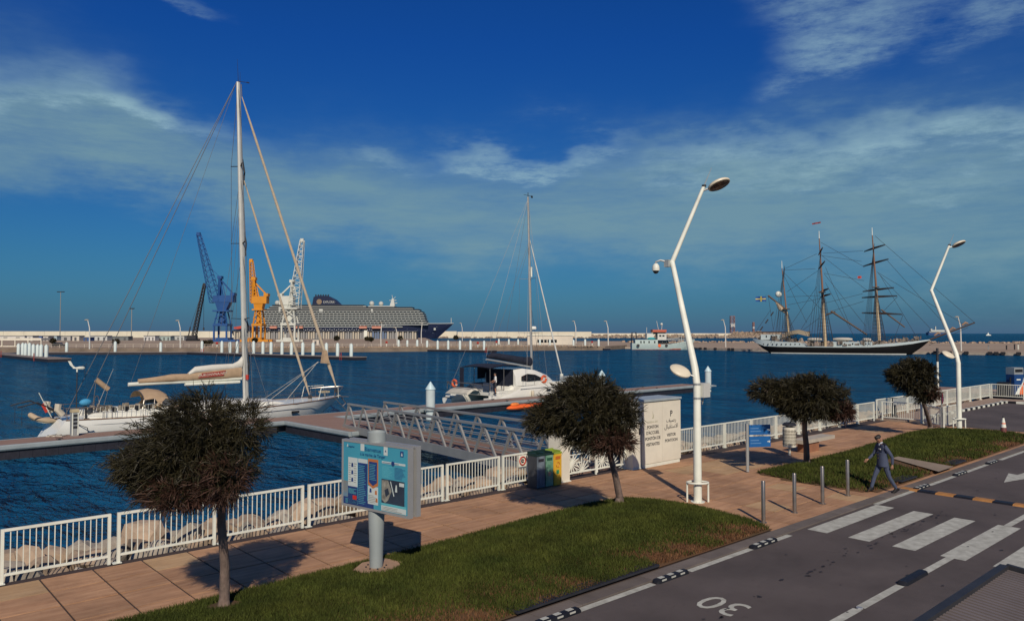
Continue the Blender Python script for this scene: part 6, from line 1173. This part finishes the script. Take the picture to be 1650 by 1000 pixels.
for k in range(9): s, z = P(1234 + k * 7.2, 554.2); q.lathe([(.2, -4.35), (.2, -4.2)], (s, 0 if k > 2 else .3, z), 8, 'Y')
q.build('portholes', glass_d, ts, kind='stuff')
def mast_(x0, y0, x1, y1, r, ym, parts=True):
    a, b = P(x0, y0), P(x1, y1); f = (ym - y0) / (y1 - y0); m_ = (a[0] + (b[0] - a[0]) * f, a[1] + (b[1] - a[1]) * f)
    mm = MB().path([(a[0], 0, 1), (a[0], 0, a[1]), (m_[0], 0, m_[1])], [r, r, r * .85], 8).build('mast', tm, ts, True); MB().tube((m_[0] + .25, 0, m_[1] - 3), (b[0], 0, b[1]), r * .75, r * .32, 8).build('topmast', M('topmast_brown', (.19, .10, .06), .6), mm, True); MB().box((m_[0], 0, m_[1] - .2), (1.8, 2.4, .22)).build('mast_top', td, mm); MB().tube((b[0], 0, b[1]), (b[0] - .03, 0, b[1] + 2.2), r * .3, r * .2, 6).build('pole_head', white, mm)
    return mm
m1 = mast_(1273, 556, 1260, 432, .36, 497); m2 = mast_(1330, 558, 1320, 384, .44, 470); m3 = mast_(1417.5, 555, 1405.5, 379, .44, 462)
yd = MB()
def yard(x0, y0, x1, y1, d, r=.16):
    a, b = P(x0, y0), P(x1, y1); c = ((a[0] + b[0]) / 2, 0, (a[1] + b[1]) / 2); MB().path([(a[0], d, a[1]), c, (b[0], -d, b[1])], [r * .7, r * 1.15, r * .7], 7).build('yard', td, ts, True); MB().path([(a[0], d, a[1] + .22), (c[0], 0, c[2] + .3), (b[0], -d, b[1] + .22)], [.05, .16, .05], 6).build('furled_sail', M('dark_sail', (.06, .045, .035), .9), ts, True)
for y in ((1391.5, 403.7, 1426.6, 396.7), (1389.7, 427.9, 1432.3, 419.3), (1389, 469, 1441, 464.8), (1387.6, 479, 1446, 477.8), (1387.6, 503.8, 1453.9, 507)): yard(*y, 3.4)
for y in ((1316, 408.5, 1328.5, 401.5), (1316, 432, 1332, 423), (1318, 470, 1338, 466.5), (1319, 478, 1341, 475)): yard(*y, 4.6)
def spar(x0, y0, x1, y1, r, name='boom', m=td): a, b = P(x0, y0), P(x1, y1); return MB().path([(a[0], 0, a[1]), (b[0], 0, b[1])], [r, r * .75], 7).build(name, m, ts, True)
spar(1339, 501, 1397, 539, .30); spar(1420, 498.6, 1458, 527, .24); spar(1331, 507, 1346, 502, .26); g_ = spar(1237.6, 476, 1265, 497, .28, 'gaff'); bs_ = spar(1493, 549, 1571, 519.5, .24, 'bowsprit'); spar(1218, 535, 1306, 534.3, .18)
a, b = P(1250, 486), P(1268, 506); MB().path([(a[0], 0, a[1]), ((a[0] + b[0]) / 2 - .3, .1, (a[1] + b[1]) / 2), (b[0], 0, b[1])], [.2, .75, .2], 8).build('furled_mizzen', M('buff_sail', (.42, .33, .22), .9, var=.15), ts, True)
for x, y, r in ((1536, 529.5, .5), (1556.5, 521, .55), (1512, 537.5, .45)): s, z = P(x, y); MB().path([(s - 1.0, 0, z - .5), (s - .1, .2, z + .2), (s + .5, 0, z + .0)], [.2, r * .7, .2], 7).build('stowed_jib', M('jib_brown', (.30, .19, .12), .9, var=.2), ts, True)
spar(1527, 542, 1534, 552, .14, 'dolphin_striker', tm)
a = P(1217.5, 477.5); b = P(1234, 485.5); fl = M('flag_blue', (.01, .07, .24), .7); fy = M('flag_yellow', (.58, .46, .10), .7)
q = MB(); wv = lambda x: .25 * math.sin((x - a[0]) * 2.1)
def flagpart(s0, s1, z0, z1, m, name): 
    q = MB(); n = 6; vs = []; 
    q.loft([[(s0 + (s1 - s0) * i / n, wv(s0 + (s1 - s0) * i / n), z) for z in (z0, z1)] for i in range(n + 1)], cap=False); q.build(name, m, fo, True)
fo = MB().tube((b[0], 0, b[1] - .3), (b[0] + .1, 0, a[1] + .4), .04, n=5).build('flag_halyard', ropd, ts); W_, Hh = b[0] - a[0], a[1] - b[1]
for s0, s1, z0, z1, m in ((0, .45, 0, .4, fl), (0, .45, .6, 1, fl), (.63, 1, 0, .4, fl), (.63, 1, .6, 1, fl), (0, 1, .4, .6, fy), (.45, .63, 0, .4, fy), (.45, .63, .6, 1, fy)): flagpart(a[0] + W_ * s0, a[0] + W_ * s1, b[1] + Hh * z0, b[1] + Hh * z1, m, 'flag_field')
s, z = P(1315.5, 360.5); MB().loft([[(s - 1.2 + i * .4, .1 * math.sin(i * 2), z_ + .05 * i) for z_ in (z - .2, z + .25)] for i in range(7)], cap=False).build('pennant', M('pennant_maroon', (.22, .04, .04), .8), m2); s, z = P(1385, 446.5); MB().loft([[(s - .5 + i * .25, .05 * math.sin(i * 2), z_) for z_ in (z - .35, z + .35)] for i in range(5)], cap=False).build('courtesy_flag', red, ts)
def hb_(x0, x1, y0, y1, w, name, mat, par=ts): (a, z0), (b, z1) = P(x0, y1), P(x1, y0); return MB().b2((a, -w, z0), (b, w, z1)).build(name, mat, par)
dh = hb_(1339, 1406, 550.5, 558.4, 2.4, 'deckhouse', tp)
for x in (1350, 1356, 1361, 1374, 1383, 1389, 1395, 1400): hb_(x, x + 2.0, 552.5, 555, 2.44, 'house_window', glass_d, dh)
h2 = hb_(1228, 1258, 538.5, 547, 2.2, 'stern_house', tp)
for x in (1236, 1244, 1252): hb_(x, x + 1.8, 540, 543.5, 2.24, 'house_window', glass_d, h2)
a, b = P(1265, 538), P(1305, 536.5); MB().loft([[(x, w * c, z + d) for c, d in ((-1, -.5), (-.3, .5), (0, .75), (.3, .5), (1, -.5))] for x, z, w in ((a[0], a[1] - .3, 2.2), (a[0] + 3, a[1] + .5, 3), (b[0] - 3, b[1] + .3, 3), (b[0], b[1] - .5, 2))], cap=False).build('deck_awning', M('awning_khaki', (.26, .22, .15), .9), ts, True)
for x0, x1, y in ((1343, 1374, 546.3), (1302, 1326, 546.5), (1390, 1404, 547)): (a, z) = P(x0, y); (b, _) = P(x1, y); MB().loft([[(a + (b - a) * f, -1.2 + w * math.cos(t_), z + .55 * math.sin(t_) * (.4 + .6 * w)) for t_ in np.linspace(0, 2 * math.pi, 8, endpoint=False)] for f, w in ((0, .15), (.2, .8), (.5, .95), (.8, .8), (1, .15))], True).build('ships_boat', M('boat_cover', (.46, .43, .36), .8), ts, True)
r6 = random.Random(9); q = MB()
for k in range(150): x = r6.uniform(1222, 1486); s, z = P(x, 556 if 1298 < x < 1410 else np.interp(x, (1222, 1298, 1410, 1486), (547, 551, 555, 548))); q.box((s, r6.uniform(-3, 2) * (1 if x < 1450 else .3), z + r6.uniform(.1, .9)), (r6.uniform(.2, 1.2), r6.uniform(.2, .6), r6.uniform(.3, 1.4)))
q.build('deck_gear', M('deck_gear', (.05, .04, .035), .8, col2=(.30, .25, .2), vs=.6, isl=.6), ts, kind='stuff')
(a, z) = P(1420, 551); (b, _) = P(1484, 545); q = MB()
for k in range(12): x = a + (b - a) * k / 11; q.tube((x, -2.6 + k * .2, z + .2 + k * .1), (x, -2.6 + k * .2, z + 1.3 + k * .1), .05, n=4)
q.path([(a, -2.6, z + 1.3), (b, -.4, z + 2.4)], .05, 4).build('bow_railing', ropd, ts); s, z = P(1256, 474); MB().ball((s - .3, 0, z), .95, 10, 6).build('radome', white, m1, True)
rg = MB(); L2 = lambda x0, y0, x1, y1, r=.045: (lambda a, b: rg.path([(a[0], 0, a[1]), (b[0], 0, b[1])], r, 4, False))(P(x0, y0), P(x1, y1))
for l in ((1410, 380, 1571, 520), (1430, 420, 1520, 520), (1413, 438, 1556, 524), (1415, 440, 1500, 530), (1418, 443, 1476, 541), (1322, 390, 1393, 430), (1326, 408, 1391, 404), (1325, 412, 1388, 421), (1322, 410, 1400, 470), (1328, 440, 1392, 452), (1328, 441, 1395, 525), (1330, 488, 1390, 473), (1337, 502, 1392, 485), (1262, 434, 1316, 409), (1262, 435, 1314, 433), (1264, 440, 1325, 500), (1268, 470, 1318, 436), (1268, 478, 1320, 476), (1270, 491, 1322, 481), (1270, 530, 1316, 462), (1276, 545, 1320, 512), (1290, 532, 1325, 475), (1264, 445, 1300, 520), (1330, 455, 1378, 545), (1330, 430, 1372, 530), (1342, 545, 1330, 480), (1238, 478, 1246, 530), (1262, 436, 1252, 530), (1455, 507, 1440, 548), (1446, 478, 1420, 505), (1241, 500, 1214, 540), (1500, 546, 1560, 523), (1497, 556, 1560, 527)): L2(*l)
for (x0, yt, xb) in ((1267, 498, 1272), (1326, 470, 1330), (1411, 462, 1417)):
    a = P(x0, yt)
    for s in (-1, 1):
        ends = []
        for k in range(6): b = P(xb - 12 + k * 4.5, 553); rg.path([(a[0], s * .6, a[1]), (b[0], s * 4.0, b[1] + .5)], .06, 4, False); ends.append(b)
        for j in range(2, 14): f = j / 15; p0, p1 = Vector((a[0], s * .6, a[1])), None; e0 = Vector((ends[0][0], s * 4, ends[0][1])); e1 = Vector((ends[5][0], s * 4, ends[5][1])); rg.path([p0.lerp(e0, f), p0.lerp(e1, f)], .035, 3, False)
        c = P(x0 - 6, yt - 70)
        for k in range(3): d = P(xb - 16 - k * 5, 552); rg.path([(c[0] + .6, 0, c[1]), (d[0], s * 4, d[1])], .045, 3, False)
rg.build('rigging', ropd, ts)
for x, y in ((1244, 505.5), (1235.5, 517.5), (1227, 529)): s, z = P(x, y); MB().bar((s - .4, 0, z - .6), (s + .4, 0, z + .6), .5, .3).build('hanging_bag', ropd, ts)
# ------------------------------------------------------------------ ferry and a distant sail on the horizon
Yr = 2600; pl = Plane(far(1494, Yr), far(1526, Yr), WATER); fr_ = thing('fast_ferry', 'blue and white ferry on the horizon behind the bowsprit', 'ferry', (*far(1494, Yr)[:2], WATER), pl.rz); P = lambda x, y: pl(x, y)
a, b = P(1494, 537.5), P(1529, 531); MB().loft([[(x, w, 0), (x, w * 1.1, z), (x, -w * 1.1, z), (x, -w, 0)] for x, w, z in ((a[0], 8, 9), (a[0] + 50, 9, 9), (b[0], 6, 9.5), (b[0] + 4, 1, 9.5))]).build('hull', M('ferry_blue', (.02, .06, .16), .5), fr_); MB().b2((4, -7, 9), (b[0] - 6, 7, 13)).b2((10, -6, 13), (b[0] - 18, 6, 18)).build('superstructure', shw, fr_); MB().b2((6, -7.2, 10.3), (b[0] - 8, -7, 11.6)).build("window_band", glass_d, fr_); MB().b2((26, -2, 18), (29, 2, 30)).build('mast', shw, fr_); MB().b2((10, -2, 18), (16, 2, 22)).build('funnel', shw, fr_)
t = thing('distant_boat', 'tiny pale boat on the sea horizon at right', 'boat', far(1592, 2200, WATER), AL - math.pi / 2); MB().loft([[(x, w, 0), (x, w, 2.4), (x, -w, 2.4), (x, -w, 0)] for x, w in ((-7, 1.5), (4, 2), (8, .2))]).build('hull', white, t); MB().prism_xz([(-3, 2.4), (3, 2.4), (0, 9)], -.3, .3).build('sail', white, t)
# ------------------------------------------------------------------ people
skin = M('skin', (.30, .16, .10), .6, var=.06); hairm = M('hair_dark', (.012, .010, .009), .6, var=.2, vs=40)
def skin_mesh(chains, levels=1):
    """joints: chains of (point, radius) joined where points coincide -> one continuous surface"""
    vs, rs, es, idx = [], [], [], {}
    for ch in chains:
        prev = None
        for p, r in ch:
            key = tuple(round(c, 4) for c in p)
            if key not in idx: idx[key] = len(vs); vs.append(p); rs.append(r)
            if prev is not None: es.append((prev, idx[key]))
            prev = idx[key]
    me = bpy.data.meshes.new('tmp'); me.from_pydata(vs, es, []); o = bpy.data.objects.new('tmp', me); COL.objects.link(o)
    md = o.modifiers.new('s', 'SKIN'); md.use_smooth_shade = True
    for i, sv in enumerate(me.skin_vertices[0].data): sv.radius = rs[i] if isinstance(rs[i], tuple) else (rs[i], rs[i]); sv.use_root = i == 0
    if levels: o.modifiers.new('u', 'SUBSURF').levels = levels
    dg = bpy.context.evaluated_depsgraph_get(); out = bpy.data.meshes.new_from_object(o.evaluated_get(dg)); bpy.data.objects.remove(o); bpy.data.meshes.remove(me); return out
def person(loc, rz, label, J, top, trouser, shoe, sleeves='long', shorts=False, coat=True):
    """J: joint positions, x = the way the person faces, y = left"""
    t = thing('person', label, 'person', loc, rz); V = Vector
    pel, chest, neck, head = J['pel'], J['chest'], J['neck'], J['head']; sp = V(pel).lerp(V(chest), .5)
    ch = [[(pel, (.15, .115)), (tuple(sp), (.135, .105)), (chest, (.17, .115)), (neck, .055), (tuple(V(neck).lerp(V(head), .45)), .055)]]
    for s in ('l', 'r'):
        sh, el, wr = J['sh_' + s], J['el_' + s], J['wr_' + s]; hp, kn, an, to = J['hp_' + s], J['kn_' + s], J['an_' + s], J['to_' + s]
        ch.append([(chest, (.17, .115)), (sh, .075), (el, .050), (tuple(V(el).lerp(V(wr), .6)), .043), (wr, .030)])
        ch.append([(pel, (.15, .115)), (hp, .098), (tuple(V(hp).lerp(V(kn), .5)), .085), (kn, .062), (tuple(V(kn).lerp(V(an), .4)), .060), (an, .046)])
    me = skin_mesh(ch); me.name = 'body'
    for m in (skin, top, trouser): me.materials.append(m)
    for p in me.polygons:
        c = p.center; best, bm_ = 9, 0
        for a, b, m in ((pel, chest, 1), (chest, neck, 1), (neck, head, 0), (J['sh_l'], J['el_l'], 1), (J['sh_r'], J['el_r'], 1), (J['el_l'], J['wr_l'], 1 if sleeves == 'long' else 0), (J['el_r'], J['wr_r'], 1 if sleeves == 'long' else 0), (J['hp_l'], J['kn_l'], 2), (J['hp_r'], J['kn_r'], 2), (J['kn_l'], J['an_l'], 0 if shorts else 2), (J['kn_r'], J['an_r'], 0 if shorts else 2), (pel, J['hp_l'], 2), (pel, J['hp_r'], 2)):
            a, b = V(a), V(b); d = b - a; f = max(0, min(1, (c - a).dot(d) / d.length_squared)); q = (a + d * f - c).length
            if q < best: best, bm_ = q, m
        p.material_index = bm_
    body = link('body', me, t, True)
    # head with face
    hd = V(head); up = (hd - V(neck)).normalized(); fw = V((1, 0, 0)); fw = (fw - up * fw.dot(up)).normalized(); fw = (fw * math.cos(J.get('nod', .3)) - up * math.sin(J.get('nod', .3))).normalized(); lf = V((0, 1, 0)); up = fw.cross(lf)
    Mh = Matrix((fw, lf, up)).transposed()
    m = MB(); prof = [(-.115, .030, .045), (-.095, .060, .055), (-.05, .082, .066), (0, .095, .072), (.05, .096, .072), (.09, .078, .060), (.115, .035, .03)]
    m.loft([[hd + Mh @ V((dx * math.cos(a) + (.012 if z < -.03 else -.008), dy * math.sin(a), z)) for a in np.linspace(0, 2 * math.pi, 14, endpoint=False)] for z, dx, dy in prof], True)
    m.loft([[hd + Mh @ V((.075 + dx, y, z)) for y in (-.016, 0, .016)] + [hd + Mh @ V((.06, 0, z - .01))] for dx, z in ((.005, .02), (.022, -.01), (.034, -.03), (.01, -.04))], True)
    h_ = m.build('head', skin, t, True)
    for s in (-1, 1):
        MB().ball(hd + Mh @ V((.082, s * .032, .012)), (.012, .014, .008), 8, 5).build('eye', hairm, h_, True); MB().ball(hd + Mh @ V((-.005, s * .076, -.01)), (.02, .010, .032), 8, 5).build('ear', skin, h_, True)
    MB().bar(hd + Mh @ V((.086, -.022, -.062)), hd + Mh @ V((.086, .022, -.062)), .006, .007).build('mouth', red, h_)
    m = MB(); m.loft([[hd + Mh @ V((dx * math.cos(a) - .014, dy * math.sin(a), z + (.03 if math.cos(a) > .35 else 0))) for a in np.linspace(0, 2 * math.pi, 14, endpoint=False)] for z, dx, dy in ((.02, .090, .074), (.05, .100, .075), (.09, .086, .064), (.118, .045, .036))], True); m.build('hair', hairm, h_, True)
    # hands: palm, four unequal bent fingers, thumb from the palm's side
    for s in ('l', 'r'):
        el, wr = V(J['el_' + s]), V(J['wr_' + s]); d = (wr - el).normalized(); sd = V((1, 0, 0)); sd = (sd - d * sd.dot(d)).normalized(); nn = d.cross(sd); cs_ = [[(tuple(wr - d * .02), (.026, .018)), (tuple(wr + d * .04), (.030, .016)), (tuple(wr + d * .085), (.034, .014))]]
        for k, (o_, ln) in enumerate(((.028, .065), (.010, .075), (-.010, .070), (-.027, .055))):
            b = wr + d * .085 + sd * o_; c = b + d * ln * .5 + nn * .012; e = c + d * ln * .4 + nn * .03; cs_.append([(tuple(wr + d * .085), (.034, .014)), (tuple(b), .0095), (tuple(c), .0085), (tuple(e), .007)])
        b = wr + d * .04 + sd * .03; cs_.append([(tuple(wr + d * .04), (.030, .016)), (tuple(b), .011), (tuple(b + d * .035 + sd * .02), .010), (tuple(b + d * .06 + sd * .018), .008)])
        link('hand', skin_mesh(cs_), t, True).data.materials.append(skin)
        an, to, kn = V(J['an_' + s]), V(J['to_' + s]), V(J['kn_' + s]); f = (to - an); f.z = f.z; ln = f.length; f.normalize(); w = f.cross(V((0, 0, 1))).normalized(); u2 = w.cross(f); u2 = u2 if u2.z > 0 else -u2
        heel = an - f * .05 - u2 * .05
        rings = [[heel + f * x + w * (hw_ * a) + u2 * z for a, z in ((-1, 0), (-1, h2 * .6), (-.5, h2), (.5, h2), (1, h2 * .6), (1, 0))] for x, hw_, h2 in ((-.02, .03, .05), (.02, .042, .10), (.09, .042, .10), (.16, .046, .06), (.23, .042, .045), (.275, .022, .03))]
        MB().loft(rings, True).build('shoe', shoe, t, True)
    if coat:
        c0, c1 = V(pel) + V((0, 0, -.14)), V(chest)
        MB().loft([[c0.lerp(c1, f) + V((dx * math.cos(a), dy * math.sin(a), 0)) for a in np.linspace(0, 2 * math.pi, 14, endpoint=False)] for f, dx, dy in ((0, .150, .205), (.25, .148, .195), (.5, .130, .175), (.8, .135, .195))], True).build('jacket', top, t, True)
        for s in (-1, 1): sh = V(J['sh_l' if s > 0 else 'sh_r']); MB().box(sh + V((0, -s * .02, .075)), (.07, .13, .012), tilt=Euler((-s * .25, 0, 0)).to_matrix()).build('epaulette', hairm, t)
        k = V(neck); MB().loft([[k + V((.062 * math.cos(a) + .005, .066 * math.sin(a), z - (.05 if math.cos(a) > .7 else 0))) for a in np.linspace(0, 2 * math.pi, 12, endpoint=False)] for z in (-.015, .045)], True).build('shirt_collar', M('shirt_pale', (.45, .52, .58), .8), t, True)
        for z in (.0, .1, .2): MB().ball(c1 + V((.133, .03, -.06 - z)), .012, 6, 4).build('button', M('brass', (.5, .36, .12), .35, .8), t)
        MB().box(c1 + V((.125, .10, .02)), (.02, .09, .03)).build('ribbon_bar', white, t)
    return t
uni = M('uniform_blue', (.052, .067, .112), .85, var=.15, vs=7, bump=.3, bs=30)
J = dict(pel=(0, 0, .93), chest=(.04, 0, 1.30), neck=(.06, 0, 1.47), head=(.115, 0, 1.605), nod=.5,
         sh_l=(.05, .19, 1.40), el_l=(-.13, .27, 1.10), wr_l=(-.13, .27, .86), sh_r=(.03, -.19, 1.40), el_r=(.12, -.26, 1.12), wr_r=(.32, -.24, .97),
         hp_l=(-.02, .10, .86), kn_l=(-.12, .11, .48), an_l=(-.36, .11, .11), to_l=(-.18, .12, .025), hp_r=(.02, -.10, .86), kn_r=(.20, -.11, .48), an_r=(.32, -.11, .11), to_r=(.50, -.12, .035))
person((23.70, 9.60, -.005), math.atan2(.67, -.742) + .12, 'person in a blue grey uniform striding past the lawn, head bowed', J, uni, uni, M('shoe_black', (.006, .006, .007), .6, spec=.2), coat=True)
Js = dict(pel=(0, 0, .93), chest=(.0, 0, 1.30), neck=(.02, 0, 1.47), head=(.04, 0, 1.60), nod=.2, sh_l=(.0, .19, 1.40), el_l=(.06, .27, 1.12), wr_l=(.22, .25, .98), sh_r=(.0, -.19, 1.40), el_r=(.05, -.26, 1.12), wr_r=(.25, -.22, 1.02),
          hp_l=(0, .10, .86), kn_l=(.03, .11, .48), an_l=(0, .11, .09), to_l=(.18, .12, .02), hp_r=(0, -.10, .86), kn_r=(.02, -.11, .48), an_r=(-.02, -.11, .09), to_r=(.16, -.12, .02))
person(ca.matrix_basis @ Vector((1.25, -2.3, 1.0)), DA + 2.6, 'person in a white shirt and dark shorts standing on the catamaran stern', Js, M('shirt_white', (.62, .62, .58), .85), M('shorts_dark', (.03, .03, .035), .85), MATS['shoe_black'], sleeves='short', shorts=True, coat=False)
